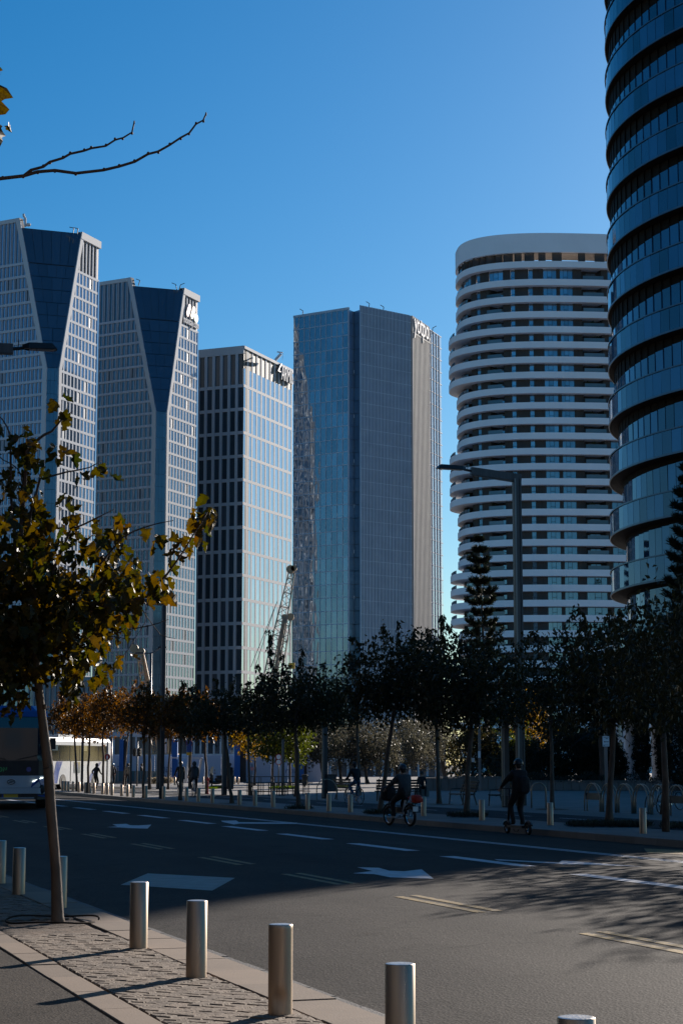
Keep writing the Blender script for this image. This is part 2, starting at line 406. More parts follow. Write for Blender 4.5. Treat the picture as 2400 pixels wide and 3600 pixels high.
def stones(name, parent, t_a, t_b, s_a, s_b, step, zt, h, mtl, gap=.012, jit=.004, limit=300):
    """row of slabs, nearest 300 as pieces, the rest as one joined piece"""
    rest = MB(); n = 0; s = s_a
    while s < s_b:
        ln = step * rnd.uniform(.96, 1.04); mb = MB() if n < limit else rest
        z = zt + rnd.uniform(-jit, jit); b = .006
        q = [ST(s + gap, t_a), ST(s + gap, t_b), ST(s + ln, t_b), ST(s + ln, t_a)]
        qi = [ST(s + gap + b, t_a + b), ST(s + gap + b, t_b - b), ST(s + ln - b, t_b - b), ST(s + ln - b, t_a + b)]
        v = [p + V((0, 0, z - h)) for p in q] + [p + V((0, 0, z - b)) for p in q] + [p + V((0, 0, z)) for p in qi]
        fs = []
        for k in (0, 4):
            fs += [(k + i, k + 4 + i, k + 4 + (i + 1) % 4, k + (i + 1) % 4) for i in range(4)]
        fs.append((11, 10, 9, 8)); mb.add(v, fs)
        if mb is not rest: mb.build(name, mtl, parent)
        n += 1; s += ln
    if rest.v: rest.build(name, mtl, parent, kind='stuff')
stones('kerb_stone', pavement, 3.97, 4.43, 5, 70, 1.0, 0.0, .15, M_KERB)
stones('edging_stone', pavement, 2.68, 2.935, 5, 60, 1.0, -.004, .10, M_KERB)
stones('gutter_stone', road, 4.44, 4.68, 5, 60, .62, -.075, .09, M_GUT)
# herringbone pavers, laid at 45 degrees
PIT = (18.75, 20.55)
def in_pit(s): return PIT[0] < s < PIT[1]
wv = .118; cands = []
a45 = math.pi / 4; ca, sa = math.cos(a45), math.sin(a45)
planes = [(0, -1, -2.955), (0, 1, 3.955)]
for a in range(-140, 420):
    for b in range(-330, 230):
        k = (a - b) % 4
        if k == 0: r = (a, b, a + 2, b + 1)
        elif k == 3: r = (a, b, a + 1, b + 2)
        else: continue
        x0, y0, x1, y1 = [q * wv for q in r]
        cxm, cym = (x0 + x1) / 2, (y0 + y1) / 2
        s, t = 14 + cxm * ca - cym * sa, 3.3 + cxm * sa + cym * ca
        if 2.8 < t < 4.1 and 8.6 < s < 34 and not (PIT[0] - .02 < s < PIT[1] + .02): cands.append((s, t, x0, y0, x1, y1))
cands.sort(); rest = MB(); n = 0
for s, t, x0, y0, x1, y1 in cands:
    g = .005
    loc = [(x0 + g, y0 + g), (x1 - g, y0 + g), (x1 - g, y1 - g), (x0 + g, y1 - g)]
    q = [(14 + x * ca - y * sa, 3.3 + x * sa + y * ca) for x, y in loc]
    q = clip(q, planes)
    if len(q) < 3: continue
    k = len(q); mb = MB() if n < 300 else rest
    z0 = rnd.uniform(-.006, .002); tilt = (rnd.uniform(-.028, .028), rnd.uniform(-.028, .028)); b = .012
    ms, mt = sum(p[0] for p in q) / k, sum(p[1] for p in q) / k
    top = []
    lo = []; mid = []
    for p in q:
        dz = z0 + (p[0] - ms) * tilt[0] + (p[1] - mt) * tilt[1]
        dl = math.hypot(p[0] - ms, p[1] - mt); f = max(.3, 1 - b / max(dl, .01))
        lo.append(ST(*p, -.05)); mid.append(ST(*p, dz - .010)); top.append(ST(ms + (p[0] - ms) * f, mt + (p[1] - mt) * f, dz))
    ctr = ST(ms, mt, z0 + rnd.uniform(-.001, .005))
    v = lo + mid + top + [ctr]
    fs = []
    for o in (0, k): fs += [(o + i, o + (i + 1) % k, o + k + (i + 1) % k, o + k + i) for i in range(k)]
    fs += [(2 * k + i, 2 * k + (i + 1) % k, 3 * k) for i in range(k)]
    mb.add(v, [f[::-1] for f in fs])
    if mb is not rest: mb.build('paver', M_PAVER, pavement, fix=False)
    n += 1
rest.build('paver', M_PAVER2, pavement, kind='stuff')
for o in children(pavement):
    pass
# tree pit with soil
m = MB(); N = 22
vs = []; fs = []
for i in range(N + 1):
    for j in range(N + 1):
        s = PIT[0] + (PIT[1] - PIT[0]) * i / N; t = 2.955 + 1.0 * j / N
        e = min(i, j, N - i, N - j)
        vs.append(ST(s, t, -.02 + (.0 if e == 0 else .012 + rnd.uniform(-.005, .007))))
for i in range(N):
    for j in range(N): fs.append((i * (N + 1) + j, i * (N + 1) + j + 1, (i + 1) * (N + 1) + j + 1, (i + 1) * (N + 1) + j)[::-1])
m.add(vs, fs); o = m.build('soil_bed', M_SOIL, smooth=True); struct(o)
TREE0 = G(203, 3243, 0.0)
m = MB()
ring = [V((TREE0.x - .06 + .50 * math.cos(a), TREE0.y + .05 + .55 * math.sin(a), .03 + .014 * math.sin(3 * a))) for a in [i * 2 * math.pi / 36 for i in range(35)]]
m.tube(ring, .011, 6); tag(m.build('irrigation_hose', mat('hose_plastic', (.03, .022, .017), .9, var=.3, scale=9, spec=.1), smooth=True), 'thin dark drip hose looped around the near tree trunk', 'hose')
# far pavement
m = MB(); z = FZ - .008
m.poly([ST(-60, 20.5, z), ST(-60, 170, z), ST(520, 170, z), ST(520, 29, z), ST(121, 29, z), ST(121, 20.5, z)]); m.f = [f[::-1] for f in m.f]
plaza = struct(m.build('plaza', M_PLAZA))
stones('kerb_stone', plaza, 20.2, 20.52, 14, 121, 1.0, FZ, .2, M_KERB2, jit=.002)
m = MB(); z = FZ - .003
m.poly([ST(14, 23.2, z), ST(14, 26.9, z), ST(119, 26.9, z), ST(119, 23.2, z)]); m.f = [f[::-1] for f in m.f]
lane = struct(m.build('cycle_lane', M_LANE))
m = MB(); z = FZ - .004
m.poly([ST(121, 20.2, z), ST(121, 29, z), ST(520, 29, z), ST(520, 20.2, z)]); m.f = [f[::-1] for f in m.f]
struct(m.build('side_road', M_ROAD))
for k in range(22):
    s = 30 + k * 4.0; m = MB(); z = FZ + .002
    m.poly([ST(s, 24.95, z), ST(s, 25.06, z), ST(s + 1.9, 25.06, z), ST(s + 1.9, 24.95, z)]); m.f = [f[::-1] for f in m.f]
    m.build('lane_dash', M_WHITE_PAINT, lane)
# paint on the road: subdivided so it follows the camber
def mark(name, pts, mtl, lift=.005):
    """pts: outline in (s, t)"""
    m = MB(); v = [ST(s, t, road_z(t) + lift) for s, t in pts]
    m.add(v, [tuple(range(len(v)))])
    me = m.mesh(name, mtl); bm = bmesh.new(); bm.from_mesh(me)
    bmesh.ops.triangulate(bm, faces=bm.faces)
    for f in bm.faces:
        f.normal_update()
    bm.normal_update()
    for f in bm.faces:
        if f.normal.z < 0: f.normal_flip()
    bm.to_mesh(me); bm.free()
    return link(name, me, road)
def dash(s, t, ln, wd, mtl, name): return mark(name, [(s - ln / 2, t - wd / 2), (s + ln / 2, t - wd / 2), (s + ln / 2, t + wd / 2), (s - ln / 2, t + wd / 2)], mtl)
for k in range(-2, 13):
    s = 29.2 + 5.65 * k; dash(s, min(13.45, 12.62 + .033 * (s - 28)), 3.5, .30, M_WHITE_PAINT, 'lane_dash')
for s in (10.2, 15.5, 20.9, 26.0, 31.35, 37.3, 43.1, 48.8, 54.5, 60.2, 66):
    t = 8.36 + .011 * (s - 15)
    dash(s, t, 2.7, .12, M_YELLOW_PAINT, 'centre_dash'); dash(s + .08, t + .24, 2.7, .12, M_YELLOW_PAINT, 'centre_dash')
for t in (15.93, 16.15):
    m = MB()
    m.poly([ST(18, t - .05, road_z(t) + .005), ST(18, t + .05, road_z(t) + .005), ST(150, t + .05, road_z(t) + .005), ST(150, t - .05, road_z(t) + .005)]); m.f = [f[::-1] for f in m.f]
    m.build('edge_line', M_WHITE_PAINT, road)
def pixmark(name, pts, mtl, z=.006):
    q = [toST(GR(u, v)) for u, v in pts]
    return mark(name, [(a, b) for a, b in q], mtl, z)
c2 = lambda x, y: (800 + 1.0204 * x, 2900 + 1.0204 * y)
pixmark('turn_arrow', [c2(*p) for p in [(445, 147), (520, 149), (556, 159), (608, 161), (668, 154), (709, 187), (560, 182), (505, 171), (430, 168), (500, 160)]], M_WHITE_PAINT)
z6 = lambda x, y: (x * .574, 2300 + y * .574)
pixmark('turn_arrow', [z6(*p) for p in [(690, 1043), (775, 1040), (800, 1049), (850, 1050), (928, 1045), (905, 1069), (790, 1066), (735, 1062), (655, 1060), (720, 1056)]], M_WHITE_PAINT)
pixmark('straight_arrow', [(777, 2886), (830, 2885), (840, 2891), (1045, 2893), (1040, 2897), (842, 2896), (822, 2899), (782, 2890)], M_WHITE_PAINT)
pixmark('straight_arrow', [c2(*p) for p in [(917, 119), (1140, 131), (1150, 124), (1210, 128), (1430, 145), (1215, 137), (1150, 137), (1140, 135), (930, 123)]], M_WHITE_PAINT)
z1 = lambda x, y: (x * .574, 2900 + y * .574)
pixmark('pale_patch', [z1(*p) for p in [(740, 369), (905, 299), (1440, 327), (1300, 405)]], M_PALE_PATCH)  # pale grey-green quadrilateral laid on the asphalt
c2y = [c2(*p) for p in [(1432, 82), (1568, 88), (1568, 103), (1445, 98)]]
pixmark('yellow_block', c2y, M_YELLOW_PAINT)
# ------------------------------------------------------------------ glass and cladding
def glass(name, col, ior=1.75, rough=.04, wav=.0, wsc=(1, 1, 1), var=.5, metal=0.0, tint=None, orand=.6, bdist=.05):
    m = mat(name, col, rough, metal=metal, var=var, scale=.35, objrand=orand, ior=ior, spec=.5)
    nt = m.node_tree; b = nt.nodes['Principled BSDF']
    if tint: b.inputs['Specular Tint'].default_value = (*tint, 1)
    if wav:
        tc = _n(nt, 'ShaderNodeTexCoord'); mp = _n(nt, 'ShaderNodeMapping'); mp.inputs['Scale'].default_value = wsc
        no = _n(nt, 'ShaderNodeTexNoise'); no.inputs['Scale'].default_value = 1; no.inputs['Detail'].default_value = 1.5
        bp = _n(nt, 'ShaderNodeBump'); bp.inputs['Strength'].default_value = wav; bp.inputs['Distance'].default_value = bdist
        nt.links.new(tc.outputs['Object'], mp.inputs[0]); nt.links.new(mp.outputs[0], no.inputs['Vector']); nt.links.new(no.outputs['Fac'], bp.inputs['Height']); nt.links.new(bp.outputs[0], b.inputs['Normal'])
    return m
M_GL_BLUE = glass('blue_facade_glass', (.20, .28, .38), 1.6, .05, .25, (.25, .25, .25), metal=.6, var=.3)
M_GL_DARK = glass('dark_facade_glass', (.10, .135, .17), 1.6, .05, .25, (.25, .25, .25), metal=.5, var=.3)
M_GL_NAVY = glass('navy_corner_glass', (.085, .125, .165), 1.6, .06, .2, (.2, .2, .2), metal=.6, var=.12)
M_GL_SKY = glass('sky_glass', (.42, .49, .57), 1.8, .05, .3, (.25, .25, .25), metal=.85, var=.12)
M_GL_WAVY = glass('wavy_glass', (.21, .245, .285), 1.6, .02, 1.0, (.42, .42, .13), bdist=.035, metal=.8, var=.2)
M_GL_TEAL = glass('teal_glass', (.17, .255, .34), 1.6, .06, .2, (.3, .3, .3), metal=.6, var=.15)
M_GL_CONDO = glass('apartment_glass', (.20, .28, .34), 1.6, .06, .2, (.5, .5, .5), metal=.6, var=.35)
M_GL_TOWER = glass('curved_tower_glass', (.032, .090, .165), 2.2, .03, .1, (.4, .4, .4), metal=.35, var=.6)
M_BLIND = mat('window_blind', (.09, .11, .14), .35, var=.3, scale=.5, objrand=.6, metal=.2)
M_GL_CLEAR = glass('balcony_glass', (.10, .14, .16), 1.5, .05)
M_WHITE_PANEL = mat('white_panel', (.46, .49, .54), .7, var=.07, scale=.2, objrand=.3, spec=.12)
M_WHITE_CLAD = mat('white_cladding', (.52, .525, .54), .7, var=.05, scale=.15, objrand=.3, spec=.12)
M_CONDO_BAND = mat('white_balcony_band', (.84, .84, .86), .65, var=.04, scale=.15, spec=.2)
M_BEIGE_FIN = mat('pale_fin', (.33, .325, .32), .75, var=.06, scale=.3, spec=.12)
M_GREY_FIN = mat('grey_fin', (.31, .42, .53), .6, metal=.0, var=.08, scale=.3, spec=.2)
M_LOUVRE = mat('dark_louvre', (.022, .020, .020), .6, var=.3, scale=.5)
M_BROWN_LOUVRE = mat('grey_louvre', (.075, .068, .06), .6, var=.2, scale=.5)
M_CORE = mat('building_core', (.02, .022, .025), .7, var=.2, scale=.1)
M_ROOF = mat('roof_concrete', (.30, .30, .30), .8, var=.15, scale=.3)
M_BROWN_CLAD = mat('brown_cladding', (.040, .030, .026), .6, var=.25, scale=.8, stretch=(1, 1, .1))
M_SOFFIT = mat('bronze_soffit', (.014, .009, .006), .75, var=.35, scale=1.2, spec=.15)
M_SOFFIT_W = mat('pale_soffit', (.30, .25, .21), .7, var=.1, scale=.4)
M_RAIL = mat('rail_metal', (.10, .14, .18), .35, metal=.6, var=.1, scale=1)
M_SIGN = mat('sign_white', (.62, .62, .64), .7, var=.05, scale=1)
M_SIGN_D = mat('sign_side', (.10, .13, .16), .5, var=.1, scale=1)

class Face:
    def __init__(s, A, e, n): s.A = V(A); s.e = V(e).normalized(); s.n = V(n).normalized()
    def pt(s, a, z, d=0.0): return V((s.A.x, s.A.y, 0)) + s.e * a + s.n * d + V((0, 0, z))
    def s_of(s, u, v):
        p = onplane(u, v, s.A, s.n); return (p - s.A).dot(s.e), p.z
def face2(A, ang_dir, side):
    """vertical plane through A along direction ang_dir (dx, dy); side: a point on the outer side"""
    e = V((ang_dir[0], ang_dir[1], 0)).normalized(); n = V((e.y, -e.x, 0))
    if (V(side) - V(A)).dot(n) < 0: n = -n
    return Face(A, e, n)
EYEP = V((0, 0, 0))
def plate(mb, fc, poly, d0, d1):
    if len(poly) < 3: return
    k = len(poly)
    v = [fc.pt(a, z, d0) for a, z in poly] + [fc.pt(a, z, d1) for a, z in poly]
    sgn = 1 if fc.e.cross(V((0, 0, 1))).dot(fc.n) > 0 else -1
    area = sum(poly[i][0] * poly[(i + 1) % k][1] - poly[(i + 1) % k][0] * poly[i][1] for i in range(k))
    fs = [tuple(range(k, 2 * k))] + [(i, (i + 1) % k, k + (i + 1) % k, k + i) for i in range(k)]
    if area * sgn < 0: fs = [f[::-1] for f in fs]
    mb.add(v, fs)
class Bldg:
    def __init__(s, root, limit=300): s.root = root; s.win = []; s.limit = limit
    def part(s, name, mtl, fc, poly, d0, d1, label=None):
        if len(poly) < 3: return None
        mb = MB(); plate(mb, fc, poly, d0, d1); return mb.build(name, mtl, s.root, label=label)
    def pane(s, mtl, fc, poly, d0, d1, name='window'):
        if len(poly) < 3: return
        if name == 'window' and mtl in (M_GL_BLUE, M_GL_DARK) and rnd.random() < .06: mtl = M_BLIND
        k = len(poly)
        area = abs(sum(poly[i][0] * poly[(i + 1) % k][1] - poly[(i + 1) % k][0] * poly[i][1] for i in range(k)) / 2)
        c = fc.pt(sum(p[0] for p in poly) / k, sum(p[1] for p in poly) / k)
        fr = abs(fc.n.dot((c - V((0, 0, EYE))).normalized()))
        pu = c.x / c.y * F + CX
        vis = 1.0 if 0 < pu < 2400 else .05
        s.win.append((area * fr / c.length_squared * vis, name, mtl, fc, poly, d0, d1))
    def finish(s):
        by = {}
        for w in s.win: by.setdefault(w[1], []).append(w)
        for nm, ws in by.items():
            ws.sort(key=lambda w: -w[0])
            for w in ws[:s.limit]:
                mb = MB(); plate(mb, *w[3:]); mb.build(nm, w[2], s.root)
            rest = {}
            for w in ws[s.limit:]: plate(rest.setdefault(w[2].name, MB()), *w[3:])
            for k, mb in rest.items(): mb.build(nm, MATS[k], s.root, kind='stuff')
def prism(mb, pts, z0, z1):
    """pts: footprint (x, y) list"""
    k = len(pts); ar = sum(pts[i][0] * pts[(i + 1) % k][1] - pts[(i + 1) % k][0] * pts[i][1] for i in range(k))
    if ar < 0: pts = pts[::-1]
    v = [(x, y, z0) for x, y in pts] + [(x, y, z1) for x, y in pts]
    mb.add(v, [tuple(range(k))[::-1], tuple(range(k, 2 * k))] + [(i, (i + 1) % k, k + (i + 1) % k, k + i) for i in range(k)])

# ------------------------------------------------------------------ two sculpted office towers with a chamfered corner
def sculpted(root, D, kinkL, kinkR, topL, topR, ltop_far, rr_top, chamf_top, left_len, left_dirVP, right_dirVP, row_v, pitch_px, leftglass, rightmech_v, ncr, per):
    B = Bldg(root)
    kl = P(*kinkL, D)
    dl = V(((left_dirVP - CX) / F, 1, 0)); dr = V(((right_dirVP - CX) / F, 1, 0))
    FL = face2((kl.x, kl.y, 0), dl, EYEP)                 # s grows to the left and away
    # right face passes through kinkR, a little nearer or farther so that the strip is about square to us
    kr = P(*kinkR, D + .6)
    FR = face2((kr.x, kr.y, 0), dr, EYEP)
    s, zk = FL.s_of(*kinkL); s0 = 0.0
    st, zt = FL.s_of(*topL); srk, zrk = FR.s_of(*kinkR); srt, zrt = FR.s_of(*topR)
    zTop = zt; Lr = FR.s_of(*rr_top)[0]
    fl = D * pitch_px / F
    # planes: left region s >= line ; right region s >= line
    def slant(za, sa, zb, sb):        # half plane keeping larger s than the line through (sa,za),(sb,zb)
        dz, ds = zb - za, sb - sa     # s >= sa + (z-za)*ds/dz
        k = ds / dz
        return (-1, k, -(sa - za * k))
    cl = [slant(zk, 0, zTop, st), (-1, 0, 0)]
    cr_ = [slant(zrk, srk, zrt, srt), (-1, 0, -srk)]
    # body behind the facade
    def inner(pt_face, s, d): return pt_face.pt(s, 0, d)
    body = MB()
    # side walls built as clipped plates set back behind the facade planes
    plate(body, FL, clip(rect(0, left_len, 0, zTop), cl), -1.5, -.45)
    plate(body, FR, clip(rect(0, Lr, 0, zrt), cr_), -1.5, -.45)
    # back block
    q = [FL.pt(left_len, 0, -.5), FL.pt(1.5 + max(0, st), 0, -1.2), FR.pt(srt + 1.5, 0, -1.2), FR.pt(Lr, 0, -.5), FR.pt(Lr, 0, -.5) + FL.e * left_len]
    prism(body, [(p.x, p.y) for p in q], 0, min(zTop, zrt) - 3.0)
    body.build('core', M_CORE, root)
    # rows
    zr = FL.s_of(row_v[0], row_v[1])[1]
    zs = [zr - fl * i for i in range(60) if zr - fl * i > 0]
    bh = .75
    # left face: bands, fins, panes
    for z in zs: B.part('floor_band', M_WHITE_PANEL, FL, clip(rect(0, left_len, z - bh / 2, z + bh / 2), cl), -.3, .16)
    B.part('parapet', M_WHITE_CLAD, FL, clip(rect(0, left_len, zTop - 1.2, zTop), cl), -.4, .2)
    ed = 1.5
    def edge_strip(fc, c, za, sa, zb, sb, zbot, nm):
        k = (sb - sa) / (zb - za)
        B.part(nm, M_WHITE_CLAD, fc, [(sa, za), (sb, zb), (sb + ed, zb), (sa + ed, za)], -.4, .26)
        B.part(nm, M_WHITE_CLAD, fc, rect(sa, sa + ed, zbot, za), -.4, .25)
    edge_strip(FL, cl, zk, 0, zTop, st, 0, 'corner_trim')
    edge_strip(FR, cr_, zrk, srk, zrt, srt, 0, 'corner_trim')
    gaps = [(zs[i + 1] + bh / 2, zs[i] - bh / 2) for i in range(len(zs) - 1)] + [(0, zs[-1] - bh / 2)]
    x = ed
    while x < left_len:
        # wide pane, fin, narrow pane, fin
        for a, b, isw in ((x, x + per * .56, 1), (x + per * .68, x + per * .86, 1)):
            for (za, zb) in gaps: B.pane(leftglass, FL, clip(rect(a, b, za, zb), cl), -.45, -.22)
            B.pane(leftglass, FL, clip(rect(a, b, zs[0] + bh / 2, zTop - 1.2), cl), -.45, -.22, 'screen_panel')
        for a, b in ((x + per * .56, x + per * .68), (x + per * .86, x + per)):
            B.part('fin', M_WHITE_PANEL, FL, clip(rect(a, b, 0, zTop - .8), cl), -.45, .08)
        x += per
    # right face
    z2 = FR.s_of(*rightmech_v)[1]
    off = (z2 - zr) % fl
    zs2 = [z2 - fl * i for i in range(60) if z2 - fl * i > 0]
    for z in zs2: B.part('floor_band', M_WHITE_PANEL, FR, clip(rect(0, Lr, z - bh / 2, z + bh / 2), cr_), -.3, .06)
    B.part('parapet', M_WHITE_CLAD, FR, clip(rect(0, Lr + .3, zrt - 2.2, zrt), cr_), -.4, .35)
    g2 = [(zs2[i + 1] + bh / 2, zs2[i] - bh / 2) for i in range(len(zs2) - 1)] + [(0, zs2[-1] - bh / 2)]
    pr = (Lr - .8) / ncr
    for k in range(ncr):
        a = srk * 0 + .6 + k * pr
        for za, zb in g2: B.pane(M_GL_BLUE, FR, clip(rect(a + pr * .30, a + pr, za, zb), cr_), -.5, -.07)
        B.part('fin', M_WHITE_PANEL, FR, clip(rect(a, a + pr * .30, 0, zrt - 1.6), cr_), -.45, .03)
        B.part('louvre', M_LOUVRE, FR, clip(rect(a + pr * .36, a + pr, z2 + bh / 2, zrt - 2.2), cr_), -.5, -.35)
    B.part('corner_glazing', M_GL_SKY, FR, rect(Lr - .75, Lr, 0, z2), -.3, .1)
    # chamfer glass: lower strip and upper flaring trapezoid
    a0, b0 = FL.pt(0, 0, 0), FR.pt(srk, 0, 0)
    zc = (zk + zrk) / 2
    A0, B0 = V((a0.x, a0.y, 0)), V((b0.x, b0.y, 0))
    FC = face2(A0, (B0 - A0), EYEP); Wc = (B0 - A0).length
    zrows = [z for z in zs if z < zc] + [0]; zrows = [zc] + zrows
    for i in range(len(zrows) - 1):
        for c in range(3):
            B.pane(M_GL_NAVY, FC, rect(Wc * c / 3 + .02, Wc * (c + 1) / 3 - .02, zrows[i + 1] + .04, zrows[i] - .04), -.4, -.08, 'corner_pane')
    # upper: bilinear patch between the two slanted edges
    c1, c2_ = P(*chamf_top[0], 1), P(*chamf_top[1], 1)
    zct = FL.s_of(*chamf_top[0])[1]
    kL, kR = (st) / (zTop - zk), (srt - srk) / (zrt - zrk)
    def LP(z): return FL.pt(kL * (z - zk), z, -.02)
    def RP(z): return FR.pt(srk + kR * (z - zrk), z, -.02)
    zu = [zc] + [z for z in reversed(zs) if zc + .5 < z < zct - 1] + [zct]
    zu2 = [zu[0]]
    for z in zu[1:]:
        zu2.append(z)
    for i in range(len(zu2) - 1):
        za, zb = zu2[i], zu2[i + 1]
        wdt = (RP(zb) - LP(zb)).length; nc = max(2, int(round(wdt / 3.0)))
        for c in range(nc):
            f0, f1 = c / nc, (c + 1) / nc
            q = [LP(za).lerp(RP(za), f0), LP(za).lerp(RP(za), f1), LP(zb).lerp(RP(zb), f1), LP(zb).lerp(RP(zb), f0)]
            ctr = sum(q, V((0, 0, 0))) / 4
            qi = [ctr + (p - ctr) * .962 for p in q]
            nn = (q[1] - q[0]).cross(q[3] - q[0]).normalized()
            if nn.y > 0: nn = -nn; 
            mb = MB(); mb.add([p - nn * .2 for p in qi] + qi, [(4, 5, 6, 7), (0, 1, 5, 4), (1, 2, 6, 5), (2, 3, 7, 6), (3, 0, 4, 7)])
            mb.build('corner_pane', M_GL_NAVY if z < 1e9 else M_GL_DARK, root, fix=False)
    q = [LP(zc), RP(zc), RP(zct), LP(zct)]
    mb = MB(); back = V((0, .35, 0)); mb.add([p + back for p in q] + [p + back * 8 for p in q], [(0, 1, 2, 3), (4, 7, 6, 5), (3, 2, 6, 7)]); mb.build('corner_backing', M_CORE, root)
    B.finish()
    return FL, FR, B, dict(zTop=zTop, zrt=zrt, Lr=Lr, st=st, srt=srt, z2=z2, fl=fl, zct=zct)

EXTRA_GAP = 0
t1 = wthing('office_tower', 'leftmost sculpted glass tower with white ribs and a dark blue chamfered corner', 'tower', (-82, 520, 0), 'towers on the skyline')
F1 = sculpted(t1, 517, (166, 1290), (207, 1297), (71, 766), (287, 815), (0, 779), (352, 866), ((84, 798), (280, 822)),
              34, -11000, 3800, (97, 924), 49.5, M_GL_BLUE, (272, 952), 11, 1.42)
t2 = wthing('office_tower', 'sculpted dark glass tower wearing a logo of two slanted pills and a dot', 'tower', (-57, 580, 0), 'towers on the skyline')
F2 = sculpted(t2, 576, (549, 1443), (586, 1450), (462, 975), (646, 1012), (347, 990), (699, 1064), ((474, 1003), (640, 1020)),
              36, -10500, 3850, (487, 1120), 44.4, M_GL_DARK, (634, 1140), 10, 1.85)
# logo and name on the second tower
FR, dd = F2[1], F2[3]
def on_face(fc, me, s, z, d, root, name, mtl=None, flip=False):
    p = fc.pt(s, z, d) - V(root['_o'])
    ex = fc.e if fc.e.cross(V((0, 0, 1))).dot(fc.n) > 0 else -fc.e
    o = link(name, me, root); place(o, frame_matrix(ex, (0, 0, 1), p)); return o
def pill(mb, fc, a, b, r, d0, d1, n=10):
    """capsule on a facade between (s,z) a and b"""
    ax = V((b[0] - a[0], b[1] - a[1])); an = math.atan2(ax.y, ax.x); pts = []
    for i in range(n + 1):
        t = an - math.pi / 2 + math.pi * i / n; pts.append((b[0] + r * math.cos(t), b[1] + r * math.sin(t)))
    for i in range(n + 1):
        t = an + math.pi / 2 + math.pi * i / n; pts.append((a[0] + r * math.cos(t), a[1] + r * math.sin(t)))
    plate(mb, fc, pts, d0, d1)
lz = lambda x, y: FR.s_of(620 + x * 100 / 1568, 1020 + y * 100 / 1568)
M_PINK = mat('logo_pink', (.62, .40, .46), .5, var=.05, scale=1); M_CREAM = mat('logo_cream', (.78, .66, .46), .5, var=.05, scale=1); M_MINT = mat('logo_mint', (.42, .68, .54), .5, var=.05, scale=1)
for (a, b), mt in ((((590, 1300), (700, 930)), M_PINK), (((825, 1430), (930, 1060)), M_CREAM)):
    mb = MB(); A_, B_ = lz(*a), lz(*b); rr = abs(lz(a[0] + 95, a[1])[0] - lz(a[0], a[1])[0]) ; pill(mb, FR, A_, B_, rr * .80, .16, .34); mb.build('logo_pill', mt, t2)
mb = MB(); A_ = lz(1050, 1550); pill(mb, FR, A_, (A_[0] + .01, A_[1]), 1.5, .16, .34); mb.build('logo_dot', M_MINT, t2)
a, b = lz(370, 1560), lz(1180, 1960)
me = text_mesh('monday.com', 3.6, .2, M_SIGN)
xs = [v.co.x for v in me.vertices]; k = abs(b[0] - a[0]) / (max(xs) - min(xs))
for v in me.vertices: v.co.x *= k
on_face(FR, me, (a[0] + b[0]) / 2, (a[1] + b[1]) / 2 - .2, .30, t2, 'lettering')

# rooftop cranes and masts
def mast(root, p, h, lean=(0, 0), arm=None):
    mb = MB(); h *= .62; q = V(p) + V((lean[0] * .6, lean[1], h)); mb.bar(p, q, .24)
    if arm: mb.bar(q, q + V(arm) * .65, .18)
    return mb.build('roof_mast', M_DARKMETAL, root)
for (u, v), rt, D in (((258, 818), t1, 524), ((272, 820), t1, 524), ((75, 792), t1, 522)):
    p = P(u, v + 2, D); mast(rt, p, 2.6, (rnd.uniform(-1, 1), 0), (rnd.choice((-2, 2.4)), 0, .4))
mb = MB(); p = P(90, 797, 522); mb.tube([p, p + V((0, 0, 2.4)), p + V((-.5, 0, 3.2)), p + V((-.6, 0, 3.9))], .35, 8); mb.ell(p + V((.9, 0, .6)), (.8, .8, .5)); mb.build('roof_vent', M_WHITE_CLAD, t1)
for u, v in ((487, 1004), (622, 1018), (630, 1019)):
    p = P(u, v, 584); mast(t2, p, 2.8, (rnd.uniform(-1, 1), 0), (rnd.choice((-2, 2.0)), 0, .8))

# ------------------------------------------------------------------ square tower with white grid
t3 = wthing('office_tower', 'square tower with a white grid facade and a slanted bar sign at its top corner', 'tower', (-33, 625, 0), 'towers on the skyline')
B = Bldg(t3)
D = 620; c = P(858, 1215, D); zT = c.z
FLa = face2((c.x, c.y, 0), (-2.35, 1), EYEP); FRa = face2((c.x, c.y, 0), (.404, 1), EYEP)
LL = 32; LR = FRa.s_of(1028, 1297)[0]
mb = MB(); q = [FLa.pt(0, 0, -.8) + FRa.e * .8, FRa.pt(LR, 0, -.8), FRa.pt(LR, 0, -.8) + FLa.e * LL, FLa.pt(LL, 0, -.8)]
prism(mb, [(p.x, p.y) for p in q], 0, zT - 1.5); mb.build('core', M_CORE, t3)
zr = FLa.s_of(858, 1355)[1]; fl = D * 85.3 / F
zs = [zr - fl * i for i in range(25) if zr - fl * i > 2]
zt_l = FLa.s_of(858, 1243)[1]; zt_r = zt_l
colp = D * 31.0 / F; wl = colp * .66
zlou = FRa.s_of(861, 1296)[1]
k = 0; x = 0.35
for z in zs: B.part('floor_band', M_WHITE_PANEL, FLa, rect(0, LL, z - .55, z + .55), -.6, .1)
B.part('parapet', M_WHITE_CLAD, FLa, rect(0, LL, zt_l, zT), -.6, .25)
nl = int(LL / colp)
for i in range(nl):
    a = .2 + i * colp
    for j in range(len(zs) - 1):
        zb, za = zs[j] - .55, zs[j + 1] + .55
        B.pane(M_GL_DARK, FLa, rect(a, a + wl, za, zb), -.7, -.35)
    B.pane(M_GL_DARK, FLa, rect(a, a + wl, zs[0] + .55, zt_l), -.7, -.35, 'screen_panel')
    B.part('pier', M_WHITE_PANEL, FLa, rect(a + wl, a + colp, 0, zt_l), -.6, .18)
nr = 11; pr = LR / nr
for z in zs: B.part('floor_band', M_WHITE_CLAD, FRa, rect(0.0, LR, z - .5, z + .5), -.6, .03)
B.part('parapet', M_WHITE_CLAD, FRa, rect(0, LR, zlou + 7.0, zT), -.6, .3)
